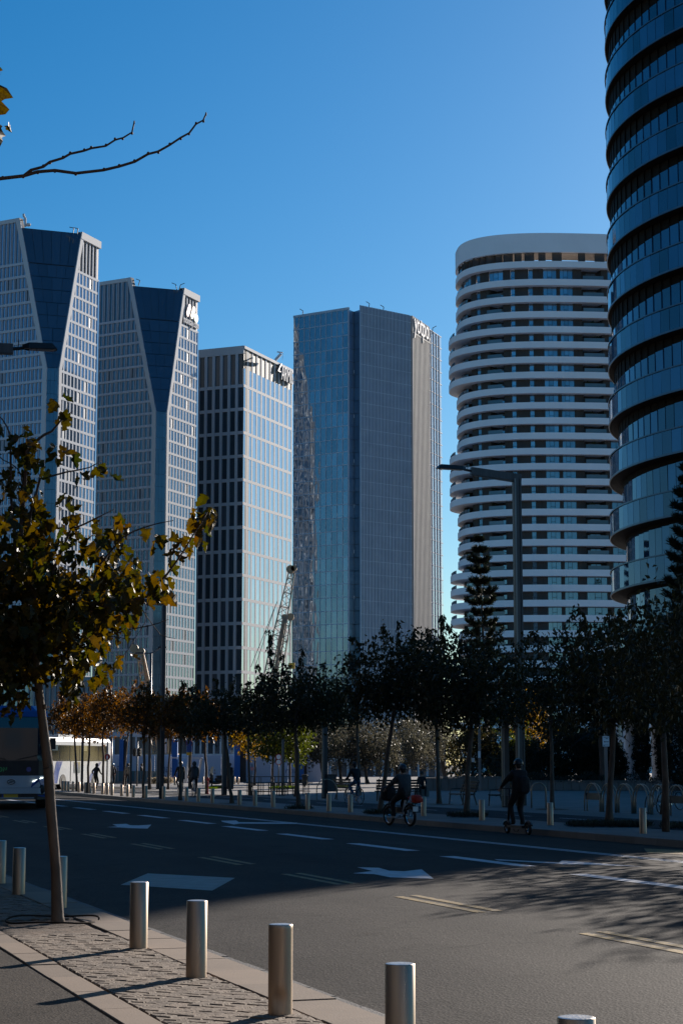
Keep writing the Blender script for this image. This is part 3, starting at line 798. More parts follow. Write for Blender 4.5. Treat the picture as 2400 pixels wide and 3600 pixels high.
for i in range(nr):
    a = i * pr
    for j in range(len(zs)):
        zb = zs[j] - .5; za = zs[j + 1] + .5 if j + 1 < len(zs) else 0
        B.pane(M_GL_SKY, FRa, rect(a + .1, a + pr * .70, za, zb), -.5, -.05)
    B.pane(M_GL_SKY, FRa, rect(a + .1, a + pr * .70, zs[0] + .5, zlou), -.5, -.05)
    B.part('louvre', M_BROWN_LOUVRE, FRa, rect(a + .1, a + pr * .7, zlou, zlou + 7.0), -.6, -.1)
    B.part('pier', M_WHITE_CLAD, FRa, rect(a + pr * .72, a + pr, 0, zlou + 7.0), -.6, .02)
B.finish()
ar = lambda x, y: FRa.s_of(960 + x * 100 / 1568, 1240 + y * 120 / 1882)
mb = MB()
for pts, d in (([(330, 600), (385, 605), (225, 1000), (150, 1020)], .9), ([(150, 1000), (225, 985), (350, 1060), (265, 1090)], .9)):
    plate(mb, FRa, [ar(*p) for p in pts], .32, .8)
mb.build('slanted_bar', M_SIGN_D, t3)
a, b = ar(360, 1150), ar(1000, 1440)
for dz, mt, dpt, nm in ((-.0, M_SIGN_D, .42, 'letter_back'), (.0, M_SIGN, .75, 'lettering')):
    me = text_mesh('ARMIS', 7.6, .25, mt); xs = [v.co.x for v in me.vertices]; kx = abs(b[0] - a[0]) / (max(xs) - min(xs))
    for v in me.vertices: v.co.x *= kx
    on_face(FRa, me, (a[0] + b[0]) / 2 + (-.5 if mt is M_SIGN_D else 0), (a[1] + b[1]) / 2, dpt, t3, nm)
mb = MB(); p0, p1 = P(968, 1266, 640), P(988, 1244, 640); mb.bar(p0, p1, 1.0, .9); p2 = P(974, 1237, 640); p3 = P(994, 1240, 640); mb.bar(p2, p3, .4); mb.bar(p3, P(993, 1266, 640), .12)
mb.build('roof_crane', M_SIGN, t3)

# ------------------------------------------------------------------ faceted blue tower
t4 = wthing('office_tower', 'faceted blue glass tower with a deep notch and pale fins below its roof lettering', 'tower', (10, 555, 0), 'towers on the skyline')
B = Bldg(t4)
D = 545
c = P(1223, 1080, D); FA = face2((c.x, c.y, 0), (-.845, .534), EYEP); zA = c.z; LA = FA.s_of(1031, 1110)[0]
cB = P(1267, 1074, D); FB = face2((cB.x, cB.y, 0), (.778, .628), EYEP); LB = FB.s_of(1444, 1110)[0]; zB = cB.z
pC = FB.pt(LB, 0); FCc = face2((pC.x, pC.y, 0), (.374, .928), EYEP); LC = FCc.s_of(1506, 1147)[0]
pD = FCc.pt(LC + 1.2, 0, -.6); FD = face2((pD.x, pD.y, 0), (.374, .928), EYEP); zD = onplane(1515, 1162, pD, FD.n).z; LDd = FD.s_of(1551, 1182)[0]
fl = D * 47.3 / F
# core
mb = MB(); q = [FA.pt(LA, 0, -.6), FA.pt(0.6, 0, -.6), FA.pt(1.2, 0, -5), FB.pt(2.0, 0, -5), FB.pt(0.6, 0, -.6), FB.pt(LB, 0, -.8), FCc.pt(LC, 0, -.8), FD.pt(0, 0, -3), FD.pt(0.2, 0, -.6), FD.pt(LDd, 0, -.6), FD.pt(LDd, 0, -25), FA.pt(LA, 0, -28)]
prism(mb, [(p.x, p.y) for p in q], 0, min(zA, zB, zD) - 2.0); mb.build('core', M_CORE, t4)
nA = 10; pa = LA / nA; zs = [zA - .6 - fl * i for i in range(40) if zA - .6 - fl * i > 0]
for i in range(nA):
    for j in range(len(zs)):
        zb = zs[j]; za = zs[j + 1] if j + 1 < len(zs) else 0
        B.pane(M_GL_WAVY, FA, rect(i * pa + .07, (i + 1) * pa - .07, za + .12, zb - .12), -.5, -.1)
    B.part('mullion', M_GREY_FIN, FA, rect(i * pa - .07, i * pa + .07, 0, zA), -.5, .06)
for z in zs: B.part('transom', M_GREY_FIN, FA, rect(0, LA, z - .12, z + .12), -.5, .0)
B.part('parapet', M_GREY_FIN, FA, rect(-.2, LA, zA - .6, zA), -.6, .08)
# notch: side cheek and recessed wall
nA_ = FA.pt(0, 0, 0); nBp = FB.pt(0, 0, 0)
rc = FA.pt(0.3, 0, -4.0); FN = face2((rc.x, rc.y, 0), (FB.pt(.5, 0, -3.6) - rc), EYEP); LN = (FB.pt(.5, 0, -3.6) - rc).length
FK = face2((nA_.x, nA_.y, 0), (FA.n * -1), nBp)
for j in range(len(zs)):
    zb = zs[j]; za = zs[j + 1] if j + 1 < len(zs) else 0
    for i in range(3): B.pane(M_GL_TEAL, FN, rect(LN * i / 3 + .04, LN * (i + 1) / 3 - .04, za + .06, zb - .06), -.4, 0, 'notch_pane')
    B.pane(M_GL_TEAL, FK, rect(.1, 1.9, za + .06, zb - .06), -.25, 0, 'notch_pane'); B.pane(M_GL_TEAL, FK, rect(2.0, 4.2, za + .06, zb - .06), -.25, 0, 'notch_pane')
FKB = face2(FB.pt(.25, 0), FB.n * -1, nA_)
for j in range(len(zs)):
    zb = zs[j]; za = zs[j + 1] if j + 1 < len(zs) else 0
    for a_ in (.05, 1.35, 2.65): B.pane(M_GL_TEAL, FKB, rect(a_, a_ + 1.25, za + .06, zb - .06), -.2, 0, 'notch_pane')
zl = onplane(1248, 1305, FN.A, FN.n).z
for i in range(9): B.part('notch_ledge', M_GREY_FIN, FN, rect(-.3, LN + .3, zl - i * 13.9 - .5, zl - i * 13.9 + .5), -.3, 2.6)
# middle facade with dense fins
nB = 18; pb = LB / nB; zsB = [zB - 2.2 - fl * i for i in range(40) if zB - 2.2 - fl * i > 0]
for i in range(nB):
    for j in range(len(zsB)):
        zb = zsB[j]; za = zsB[j + 1] if j + 1 < len(zsB) else 0
        B.pane(M_GL_TEAL, FB, rect(i * pb + .05, (i + 1) * pb - .05, za + .08, zb - .08), -.5, -.12)
    B.pane(M_GL_TEAL, FB, rect(i * pb + .05, (i + 1) * pb - .05, zsB[0] + .08, zB), -.5, -.12)
    B.part('fin', M_GREY_FIN, FB, rect(i * pb - .10, i * pb + .10, 0, zB + .15), -.4, .10)
    B.part('fin', M_GREY_FIN, FB, rect(i * pb + pb / 2 - .09, i * pb + pb / 2 + .09, 0, zB + .1), -.4, .08)
for z in zsB: B.part('transom', M_GREY_FIN, FB, rect(0, LB, z - .06, z + .06), -.5, .0)
nC = 14; pc = LC / nC; zC = zB
for i in range(nC):
    B.part('fin', M_BEIGE_FIN, FCc, rect(i * pc, i * pc + pc * .42, 0, zC), -.4, .55)
    for j in range(len(zsB)):
        zb = zsB[j]; za = zsB[j + 1] if j + 1 < len(zsB) else 0
        B.pane(M_GL_TEAL, FCc, rect(i * pc + pc * .42, (i + 1) * pc, za + .08, zb - .08), -.5, -.12, 'fin_bay_pane')
for j in range(0, len(zsB), 6): B.part('transom', M_BEIGE_FIN, FCc, rect(0, LC, zsB[j] - .12, zsB[j] + .12), -.4, .1)
B.part('parapet', M_BEIGE_FIN, FCc, rect(0, LC, zC - 5.5, zC - 5.1), -.4, .6)
nD = 5; pd = LDd / nD; zsD = [zD - fl * i for i in range(40) if zD - fl * i > 0]
for i in range(nD):
    for j in range(len(zsD)):
        zb = zsD[j]; za = zsD[j + 1] if j + 1 < len(zsD) else 0
        B.pane(M_GL_SKY, FD, rect(i * pd + .06, (i + 1) * pd - .06, za + .1, zb - .1), -.5, -.1, 'side_pane')
    B.part('mullion', M_WHITE_PANEL, FD, rect(i * pd - .08, i * pd + .08, 0, zD), -.5, .2)
for z in zsD: B.part('transom', M_WHITE_PANEL, FD, rect(0, LDd, z - .1, z + .1), -.5, .05)
B.finish()
yz = lambda x, y: FCc.s_of(650 + x * .6059, 1000 + y * .6059)
a, b = yz(1318, 225), yz(1408, 262)
me = text_mesh('yotpo.', 9.0, .2, M_SIGN); xs = [v.co.x for v in me.vertices]; kx = abs(b[0] - a[0]) / (max(xs) - min(xs))
for v in me.vertices: v.co.x *= kx
on_face(FCc, me, (a[0] + b[0]) / 2, (a[1] + b[1]) / 2 - .5, .70, t4, 'lettering')
for u, v in ((1063, 1104), (1296, 1078), (1346, 1090), (1518, 1164), (1240, 1110)):
    p = P(u, v, 556); mast(t4, p - V((0, 0, 1)), 3.2, (.3, 0), (rnd.choice((-1.6, 1.8)), 0, 1.0))

# white gridded office slab left of the frame, seen only mirrored in the wavy glass
# ------------------------------------------------------------------ rounded apartment tower
t5 = wthing('apartment_tower', 'rounded apartment tower ringed by white balcony bands and a tall white crown', 'tower', (53, 426, 0), 'towers on the skyline')
CC = V((53.2, 426, 0)); ROTC = math.radians(4)
def sup(th, a, b, n=2.7):
    c_, s_ = math.cos(th), math.sin(th)
    x = a * math.copysign(abs(c_) ** (2 / n), c_); y = b * math.copysign(abs(s_) ** (2 / n), s_)
    return V((x * math.cos(ROTC) - y * math.sin(ROTC), x * math.sin(ROTC) + y * math.cos(ROTC), 0)) + CC
CA, CB = 25.7, 16.0
NTH = 120
ths = [2 * math.pi * i / NTH for i in range(NTH)]
def ring_band(mb, fo, fi, z0, z1):
    o = [fo(t) for t in ths]; i_ = [fi(t) for t in ths]; n = NTH
    vs = [p + V((0, 0, z0)) for p in o] + [p + V((0, 0, z1)) for p in o] + [p + V((0, 0, z0)) for p in i_] + [p + V((0, 0, z1)) for p in i_]
    fs = []
    for k in range(n):
        j = (k + 1) % n
        fs += [(k, j, n + j, n + k), (n + k, n + j, 3 * n + j, 3 * n + k), (2 * n + j, 2 * n + k, 3 * n + k, 3 * n + j), (k, 2 * n + k, 2 * n + j, j)]
    mb.add(vs, fs)
def zfront(v): return P(2005, v, 410).z
rows = [293, 403, 505, 600, 692, 785, 877, 970, 1063, 1157, 1250, 1343, 1437, 1530]
rows_v = [750 + .574 * r for r in rows]
while rows_v[-1] < 2680: rows_v.append(rows_v[-1] + 53.4)
IW = 1.7
fin_ = lambda t: sup(t, CA - 1.3, CB - IW)
# crown
mb = MB(); ring_band(mb, lambda t: sup(t, CA, CB), lambda t: sup(t, CA - .5, CB - .5), zfront(750 + .574 * 238), zfront(750 + .574 * 122)); mb.build('crown', M_CONDO_BAND, t5, smooth=False)
mb = MB(); n = NTH; zc_ = zfront(750 + .574 * 238) + .02
mb.add([sup(t, CA - .6, CB - .6) + V((0, 0, zc_)) for t in ths] + [sup(t, CA - 9, CB - 7) + V((0, 0, zc_)) for t in ths], [((k + 1) % n, k, n + k, n + (k + 1) % n) for k in range(n)]); mb.build('crown_soffit', M_SOFFIT_W, t5)
def wall_part(mb, fn, z0, z1, t0, t1, n=8, flip=False):
    vs = []; fs = []
    for k in range(n + 1):
        t = t0 + (t1 - t0) * k / n; p = fn(t); vs += [p + V((0, 0, z0)), p + V((0, 0, z1))]
    for k in range(n): fs.append((2 * k, 2 * k + 2, 2 * k + 3, 2 * k + 1))
    mb.add(vs, fs)
def th_of_u(u, fn, lo=math.pi * 1.02, hi=math.pi * 1.98):
    # facade parameter of the front half where the projected column is u
    for _ in range(50):
        md = (lo + hi) / 2; p = fn(md); uu = CX + F * p.x / p.y
        if uu < u: lo = md
        else: hi = md
    return (lo + hi) / 2
uz = lambda x: 1500 + .574 * x
deep = lambda t: sup(t, CA - 3.8, CB - 3.8)
items = [(232, 290, 'log'), (325, 347, 'nar'), (405, 492, 'log'), (540, 566, 'nar'), (652, 679, 'nar'), (745, 828, 'wid'), (850, 930, 'wid'), (985, 1110, 'bal'), (1150, 1240, 'wid'), (1290, 1320, 'nar')]
zrow_top = [zfront(v) for v in rows_v]; bh = zfront(rows_v[5] - 0) - zfront(rows_v[5] + 22)
nbulge = {4, 5, 6, 7, 12, 13, 14, 15, 16, 20, 21, 22, 23, 24}
panes = []
for r, zt in enumerate(zrow_top):
    bul = 1.9 if ((r + 4) // 4) % 2 == 0 and r > 2 else 0.0
    if r in (4, 5, 6, 7): bul = 1.9
    def fo(t, b=bul):
        e = b * max(0, -math.cos(t)) ** 6 + (b * .8 + .9) * max(0, math.cos(t)) ** 6 * (1 if r > 1 else 0)
        return sup(t, CA + e, CB + .0)
    mb = MB(); ring_band(mb, fo, lambda t: sup(t, CA - 3.9, CB - 3.9), zt - bh, zt)
    mb.build('balcony_band', M_CONDO_BAND, t5)
    mb = MB(); mb.add([fo(t) * 1 + V((0, 0, zt - bh - .01)) for t in ths], [tuple(range(NTH))[::-1]])
    zn = zt - bh
    if r == 0:      # open roof terrace above the first band: piers only
        zz0, zz1 = zt, zfront(750 + .574 * 238)
        for k in range(26):
            a = math.pi + .06 + k * .118; m2 = MB(); p = sup(a, CA - 1.2, CB - 1.2); w_ = 1.6 if k % 2 else 2.2
            m2.box(p + V((0, 0, (zz0 + zz1) / 2)), (w_, .6, zz1 - zz0), ROTC + (0)); m2.build('roof_pier', M_BROWN_CLAD, t5)
    # storey below this band
    zlo = zrow_top[r + 1] if r + 1 < len(zrow_top) else 0
    zhi = zn
    prev = math.pi * .55
    wallmb = MB()
    for x0, x1, kind in items:
        lo_r = r >= 20
        if kind == 'log' and lo_r and x0 < 300: kind = 'nar'
        if kind == 'bal' and lo_r: kind = 'wid'
        if r == 0 and kind == 'log': kind = 'wid'
        ta, tb = th_of_u(uz(x0), fin_), th_of_u(uz(x1), fin_)
        wall_part(wallmb, fin_, zlo, zhi, prev, ta, 10)
        if kind in ('nar', 'wid'):
            nn = 1 if kind == 'nar' else 3
            for k in range(nn):
                a = ta + (tb - ta) * (k + .04) / nn; b = ta + (tb - ta) * (k + .96) / nn
                pa_, pb_ = fin_(a) , fin_(b); nrm = V((pb_.y - pa_.y, -(pb_.x - pa_.x), 0)).normalized()
                q0, q1 = pa_ - nrm * .12, pb_ - nrm * .12
                zsill = zlo + .02; zmid = zlo + (zhi - zlo) * .34
                for (zA_, zB_) in (((zsill, zmid - .05), (zmid + .05, zhi - .08)) if (kind == 'nar' or k == 1) else ((zsill, zhi - .08),)):
                    m2 = MB(); m2.add([q0 + V((0, 0, zA_)), q1 + V((0, 0, zA_)), q1 + V((0, 0, zB_)), q0 + V((0, 0, zB_))], [(0, 1, 2, 3)])
                    panes.append((r, m2))
            # dark reveal behind
            wall_part(wallmb, lambda t: sup(t, CA - 1.65, CB - IW - .35), zlo, zhi, ta - .002, tb + .002, 4)
        else:
            wall_part(wallmb, deep, zlo, zhi, ta - .02, tb + .02, 6)
            for tt_ in (ta, tb):
                p, q = fin_(tt_), deep(tt_); wallmb.add([p + V((0, 0, zlo)), q + V((0, 0, zlo)), q + V((0, 0, zhi)), p + V((0, 0, zhi))], [(0, 1, 2, 3)])
            for k in (1, 2):
                a = ta + (tb - ta) * (.32 + .3 * (k - 1)); b = a + (tb - ta) * .27
                pa_, pb_ = deep(a), deep(b); nrm = V((pb_.y - pa_.y, -(pb_.x - pa_.x), 0)).normalized() * .15
                m2 = MB(); m2.add([pa_ + nrm + V((0, 0, zlo)), pb_ + nrm + V((0, 0, zlo)), pb_ + nrm + V((0, 0, zhi - .4)), pa_ + nrm + V((0, 0, zhi - .4))], [(0, 1, 2, 3)]); panes.append((r, m2))
            m2 = MB(); wall_part(m2, lambda t: sup(t, CA - .35, CB - .35), zlo, zlo + .95, ta, tb, 6)
            m2.build('balcony_rail', M_GL_CLEAR, t5)
        prev = tb
    wall_part(wallmb, fin_, zlo, zhi, prev, math.pi * 2.45, 14)
    wall_part(wallmb, lambda t: sup(t, CA - 1.3, CB - IW), zlo, zhi, math.pi * .45, math.pi * .55, 3)
    if r > 0: wallmb.build('wall', M_BROWN_CLAD, t5, smooth=False)
    else: wallmb.build('wall', M_BROWN_CLAD, t5)
    # edge balconies with glass guards at the left bulge
    m2 = MB(); wall_part(m2, lambda t: sup(t, CA + bul - .25, CB - .2), zt, zt + .8, math.pi * .86, math.pi * 1.06, 8); m2.build('balcony_rail', M_GL_CLEAR, t5)
panes.sort(key=lambda q: q[0]); rest = MB()
for i, (r, m2) in enumerate(panes):
    if i < 300: m2.build('window', M_GL_CONDO, t5)
    else: rest.add(m2.v, m2.f)
rest.build('window', M_GL_CONDO, t5, kind='stuff')

# ------------------------------------------------------------------ near dark curved tower
t6 = wthing('glass_tower', 'dark round glass tower with deep bronze ledges cut off by the picture edge', 'tower', (42.2, 138.6, 0), 'towers on the skyline')
TC = V((42.75, 138.6, 0)); RO = 22.1; RI = RO - 1.25; NF = 126; FLH = 4.47
TAPER = 0.0
def tp(R_, k): a = 2 * math.pi * k / NF; R_ = R_ - TAPER; return TC + V((R_ * math.cos(a), R_ * math.sin(a), 0))
Y0 = 126.0
zsp = P(2295, 1650 + .574 * 1680, Y0).z            # top of one spandrel
base = zsp - 6 * FLH
kf = [k for k in range(NF) if tp(RO, k + .5).y < TC.y + 6 and tp(RO, k + .5).x < TC.x + 4]      # facets that can face us
kset = set(kf)
wins = []; spans = []
def sm(x): x = max(0.0, min(1.0, x)); return x * x * (3 - 2 * x)
for i in range(24):
    zt = base + i * FLH
    if zt < 6: continue
    TAPER = .55 * zt / 58; bl = sm((zt - 14) / 22)
    vis = zt < 58
    zb = zt - 1.85; n = NF
    ff = [sm((k - 59) / 20) for k in range(n + 1)]
    rec = [1.25 * (1 - bl) + bl * (.22 + 1.05 * ff[k]) for k in range(n + 1)]
    recb = [1.25] * n if i == 0 else [1.25 * (1 - sm((zt - FLH - 14) / 22)) + sm((zt - FLH - 14) / 22) * (.22 + 1.05 * ff[k]) for k in range(n)]
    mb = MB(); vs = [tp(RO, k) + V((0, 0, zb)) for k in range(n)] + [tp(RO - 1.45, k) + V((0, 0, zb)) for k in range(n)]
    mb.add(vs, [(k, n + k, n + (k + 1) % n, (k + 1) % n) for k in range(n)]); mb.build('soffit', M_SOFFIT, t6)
    mb = MB(); vs = []; fs = []
    for R_, z in ((RO - .05, zb), (RO + .06, zb), (RO + .06, zb + .14), (RO - .05, zb + .14)): vs += [tp(R_, k) + V((0, 0, z)) for k in range(n)]
    for k in range(n):
        j = (k + 1) % n
        for r_ in range(3): fs.append((r_ * n + k, r_ * n + j, (r_ + 1) * n + j, (r_ + 1) * n + k))
    mb.add(vs, fs); mb.build('ledge_trim', M_RAIL, t6)
    mb = MB(); vs = []; fs = []
    for R_, z in ((RO + .07, zt - .04), (RO + .07, zt + .06), (RO - 1.45, zt + .06)): vs += [tp(R_, k) + V((0, 0, z)) for k in range(n)]
    for k in range(n):
        j = (k + 1) % n; fs += [(k, j, n + j, n + k), (n + k, n + j, 2 * n + j, 2 * n + k)]
    mb.add(vs, fs); mb.build('rail', M_RAIL, t6)
    rs, rw, lin = MB(), MB(), MB()
    for k in range(n):
        rk = (rec[k] + rec[k + 1]) / 2; H_ = FLH - 1.85; wt = zt + .07 + H_ * (1 - .12 - bl * .55 * (1 - ff[k]))
        lin.add([tp(RO - rk - .04, k) + V((0, 0, wt - .05)), tp(RO - rk - .04, k + 1) + V((0, 0, wt - .05)), tp(RO - rk - .04, k + 1) + V((0, 0, zt + FLH - 1.85)), tp(RO - rk - .04, k) + V((0, 0, zt + FLH - 1.85))], [(0, 1, 2, 3)])
        for (R_, z0, z1, nm, g) in ((RO, zb + .14, zt - .04, 'spandrel_panel', .018), (RO - rk, zt + .06, wt, 'window', .02)):
            tl = rnd.uniform(-.012, .012); tk = rnd.uniform(-.008, .008)
            a, b = tp(R_, k + g), tp(R_, k + 1 - g); nrm = (tp(R_, k + .5) - TC).normalized()
            q = [a + V((0, 0, z0 + .015)) - nrm * tk, b + V((0, 0, z0 + .015)) + nrm * tk, b + nrm * (tl + tk) + V((0, 0, z1)), a + nrm * (tl - tk) + V((0, 0, z1))]
            if vis and k in kset:
                c = sum(q, V()) / 4; pu = CX + F * c.x / c.y; fr = abs(nrm.dot(c.normalized()))
                (spans if nm[0] == 's' else wins).append((fr * (1 if -50 < pu < 2450 else .01), nm, q, nrm))
            else: (rs if nm[0] == 's' else rw).add(q, [(0, 1, 2, 3)])
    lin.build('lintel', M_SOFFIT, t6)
    rs.build('spandrel_panel', M_GL_TOWER, t6, kind='stuff'); rw.build('window', M_GL_TOWER, t6, kind='stuff')
for lst in (wins, spans):
    lst.sort(key=lambda q: -q[0]); rest = MB()
    for i, (_, nm, q, nrm) in enumerate(lst):
        mb = MB() if i < 300 else rest
        mb.add(q + [p - nrm * .06 for p in q], [(0, 1, 2, 3), (1, 0, 4, 5), (3, 2, 6, 7), (0, 3, 7, 4), (2, 1, 5, 6)])
        if mb is not rest: mb.build(nm, M_GL_TOWER, t6)
    if rest.v: rest.build(lst[0][1], M_GL_TOWER, t6, kind='stuff')
TAPER = 0.0
mb = MB(); mb.lathe([(RI - .45, 6), (RI - .45 - .55 * 100 / 58, base + 23 * FLH)], (TC.x, TC.y, 0), NF); mb.build('core', M_CORE, t6)
# ground storey: recessed glazing and white columns
mb = MB(); mb.lathe([(17.5, 0), (17.5, 9)], (TC.x, TC.y, 0), 60); mb.build('lobby_glazing', M_GL_DARK, t6)
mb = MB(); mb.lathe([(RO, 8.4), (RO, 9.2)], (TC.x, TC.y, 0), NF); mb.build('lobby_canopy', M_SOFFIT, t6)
for k in range(40, 100, 5):
    p = tp(RO - 1.4, k + .8); mb = MB(); mb.lathe([(.42, 0), (.42, 2.3), (.405, 2.32), (.405, 2.36), (.42, 2.38), (.42, 8.5)], (p.x, p.y, 0), 18); mb.build('column', M_WHITE_CLAD, t6, smooth=False)
# ------------------------------------------------------------------ vegetation
rng = np.random.default_rng(5)
def leaf_geo(pts, L, droop=.7, wid=.5, jit=.35, dirs=None):
    """two-triangle folded leaves at pts (N,3): returns verts, faces"""
    n = len(pts); pts = np.asarray(pts, float)
    d = rng.normal(size=(n, 3)); d[:, 2] -= droop * 1.6
    if dirs is not None: d = d * .5 + np.asarray(dirs) * 1.3
    d /= np.linalg.norm(d, axis=1)[:, None]
    s = np.cross(d, rng.normal(size=(n, 3))); s /= np.linalg.norm(s, axis=1)[:, None]
    nn = np.cross(d, s)
    ln = L * rng.uniform(1 - jit, 1 + jit, n)[:, None]; w = ln * wid * .5
    a = pts; b = pts + d * ln * .45 + s * w + nn * w * .35; c = pts + d * ln + nn * ln * -.12; e = pts + d * ln * .45 - s * w + nn * w * .35
    v = np.stack([a, b, c, e], 1).reshape(-1, 3)
    f = []
    for i in range(0, 4 * n, 4): f.append((i, i + 1, i + 2)); f.append((i, i + 2, i + 3))
    return v, f
def blob_points(blobs, n, clump=.16, per=9, shell=.55):
    """clumped points in ellipsoids: blobs = [(centre, (rx, ry, rz), weight)]"""
    wts = np.array([b[2] for b in blobs], float); wts /= wts.sum(); out = []
    for (c, r, _), w in zip(blobs, wts):
        k = max(1, int(n * w / per)); c = np.array(c); r = np.array(r)
        u = rng.normal(size=(k, 3)); u /= np.linalg.norm(u, axis=1)[:, None]
        rad = rng.uniform(0, 1, k) ** (1 / 3.0) * (1 - shell) + shell * rng.uniform(.55, 1.08, k)
        ctr = c + u * rad[:, None] * r
        p = np.repeat(ctr, per, 0) + rng.normal(size=(k * per, 3)) * clump
        out.append(p)
    return np.concatenate(out)
def limb(mb, a, b, r0, r1, wob=.08, n=5, sides=6):
    a, b = V(a), V(b); L_ = (b - a).length; pts = []
    for i in range(n + 1):
        f = i / n; p = a.lerp(b, f)
        if 0 < i < n: p = p + V((rnd.gauss(0, 1), rnd.gauss(0, 1), rnd.gauss(0, .6))) * wob * L_ * .5
        pts.append(p)
    mb.tube(pts, [r0 + (r1 - r0) * i / n for i in range(n + 1)], sides)
    return pts
def np_build(name, v, f, mtl, root, kind='stuff'):
    o = V(root['_o']) if root is not None and root.get('_o') is not None else V((0, 0, 0))
    me = bpy.data.meshes.new(name); me.from_pydata((np.asarray(v) - np.array(o)).tolist(), [], f); me.materials.append(mtl); me.update()
    return link(name, me, root, kind)
def street_tree(base, trunk_px, crown_px, n, mtl, label, L=.17, r0=.075, bark=None, group='trees along the far pavement', shoots=(), cat='tree', zb=FZ, depth=1.0, dens=1.0, droop=.7):
    """base pixel, trunk top pixel, crown ellipses in pixels (u, v, ru, rv) measured at the depth of the trunk"""
    b = G(*base, zb); Y = b.y; root = wthing('street_tree', label, cat, b, group)
    k = Y / F
    mb = MB(); top = P(*trunk_px, Y)
    pts = [b - V((0, 0, .05)), b + V((rnd.uniform(-.01, .01), 0, .25))]
    for i in range(1, 6):
        f = i / 5; p = b.lerp(top, f); p += V((rnd.uniform(-1, 1), rnd.uniform(-1, 1), 0)) * .035 * (1 if i < 5 else 0); pts.append(p)
    mb.tube(pts, [r0 * 1.5, r0 * 1.1] + [r0 * (1 - .3 * i / 5) for i in range(1, 6)], 9)
    mb.build('trunk', bark or M_BARK, root, smooth=True)
    blobs = []; br = MB()
    for (u, v, ru, rv) in crown_px:
        ru, rv = ru * 1.22, rv * 1.18; c = P(u, v, Y + rnd.uniform(-.4, .4)); blobs.append((c, (ru * k, ru * k * depth, rv * k), ru * ru * rv))
        e = limb(br, top - V((0, 0, .1)), c, r0 * .55, r0 * .25)
        for q in range(7):
            dirv = V((rnd.gauss(0, 1), rnd.gauss(0, 1), rnd.gauss(.3, .8))); dirv.normalize()
            st = e[rnd.randint(2, 5)]
            limb(br, st, c + V((dirv.x * ru * k, dirv.y * ru * k * depth, dirv.z * rv * k)) * .95, r0 * .22, .008, n=4, sides=5)
    v1, f1 = leaf_geo(blob_points(blobs, int(n * dens * 1.35), shell=.45, clump=.20, per=14), L * 1.05, droop=droop)
    vs, fs = [v1], [f1]; off = len(v1)
    for (u0, v0, u1, v1_) in shoots:
        a, e = P(u0, v0, Y), P(u1, v1_, Y + rnd.uniform(-.3, .3)); pp = limb(br, a, e, .014, .005, wob=.1)
        q = np.array([tuple(a.lerp(e, rnd.random() ** .7) + V((rnd.gauss(0, .05), rnd.gauss(0, .05), rnd.gauss(0, .04)))) for _ in range(int(26 + (a - e).length * 20))])
        vv, ff = leaf_geo(q, L * 1.05, droop=1.1); vs.append(vv); fs.append([tuple(i + off for i in x) for x in ff]); off += len(vv)
    br.build('branch', bark or M_BARK_D, root, smooth=True)
    np_build('crown', np.concatenate(vs), [x for ff in fs for x in ff], mtl, root)
    return root
ST_ = street_tree
# shaded mulberries, nearest on the right
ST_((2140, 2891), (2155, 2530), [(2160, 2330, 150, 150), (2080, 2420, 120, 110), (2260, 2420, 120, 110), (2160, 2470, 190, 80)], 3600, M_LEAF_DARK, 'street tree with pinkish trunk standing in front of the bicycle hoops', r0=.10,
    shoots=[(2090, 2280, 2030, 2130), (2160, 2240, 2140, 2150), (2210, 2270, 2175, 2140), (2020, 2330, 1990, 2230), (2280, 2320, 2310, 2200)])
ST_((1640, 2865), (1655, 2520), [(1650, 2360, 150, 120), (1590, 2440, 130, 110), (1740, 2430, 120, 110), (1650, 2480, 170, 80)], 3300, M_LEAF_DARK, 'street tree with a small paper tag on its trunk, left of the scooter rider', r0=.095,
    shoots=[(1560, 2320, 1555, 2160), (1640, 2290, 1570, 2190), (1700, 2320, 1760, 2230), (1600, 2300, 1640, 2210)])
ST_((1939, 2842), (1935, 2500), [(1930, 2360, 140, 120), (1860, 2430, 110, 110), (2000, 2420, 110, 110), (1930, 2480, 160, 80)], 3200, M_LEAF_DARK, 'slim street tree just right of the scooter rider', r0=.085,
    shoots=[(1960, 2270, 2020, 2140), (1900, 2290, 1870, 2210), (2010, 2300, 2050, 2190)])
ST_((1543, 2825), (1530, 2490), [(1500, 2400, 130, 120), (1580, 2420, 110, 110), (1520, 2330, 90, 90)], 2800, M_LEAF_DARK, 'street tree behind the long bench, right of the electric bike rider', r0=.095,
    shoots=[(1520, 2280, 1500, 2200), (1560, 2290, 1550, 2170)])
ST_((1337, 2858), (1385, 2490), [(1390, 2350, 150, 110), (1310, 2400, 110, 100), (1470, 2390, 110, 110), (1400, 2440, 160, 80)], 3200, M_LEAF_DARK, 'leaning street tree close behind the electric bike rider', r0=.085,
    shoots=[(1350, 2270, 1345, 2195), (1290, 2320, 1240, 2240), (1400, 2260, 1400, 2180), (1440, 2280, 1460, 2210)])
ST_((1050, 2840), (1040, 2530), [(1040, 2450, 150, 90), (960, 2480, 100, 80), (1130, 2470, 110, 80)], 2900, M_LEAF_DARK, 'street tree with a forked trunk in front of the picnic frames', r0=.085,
    shoots=[(960, 2430, 950, 2210), (940, 2440, 900, 2330), (1000, 2410, 990, 2290), (1060, 2400, 1060, 2270), (1140, 2420, 1140, 2320), (1010, 2400, 1015, 2330), (950, 2330, 945, 2215)])
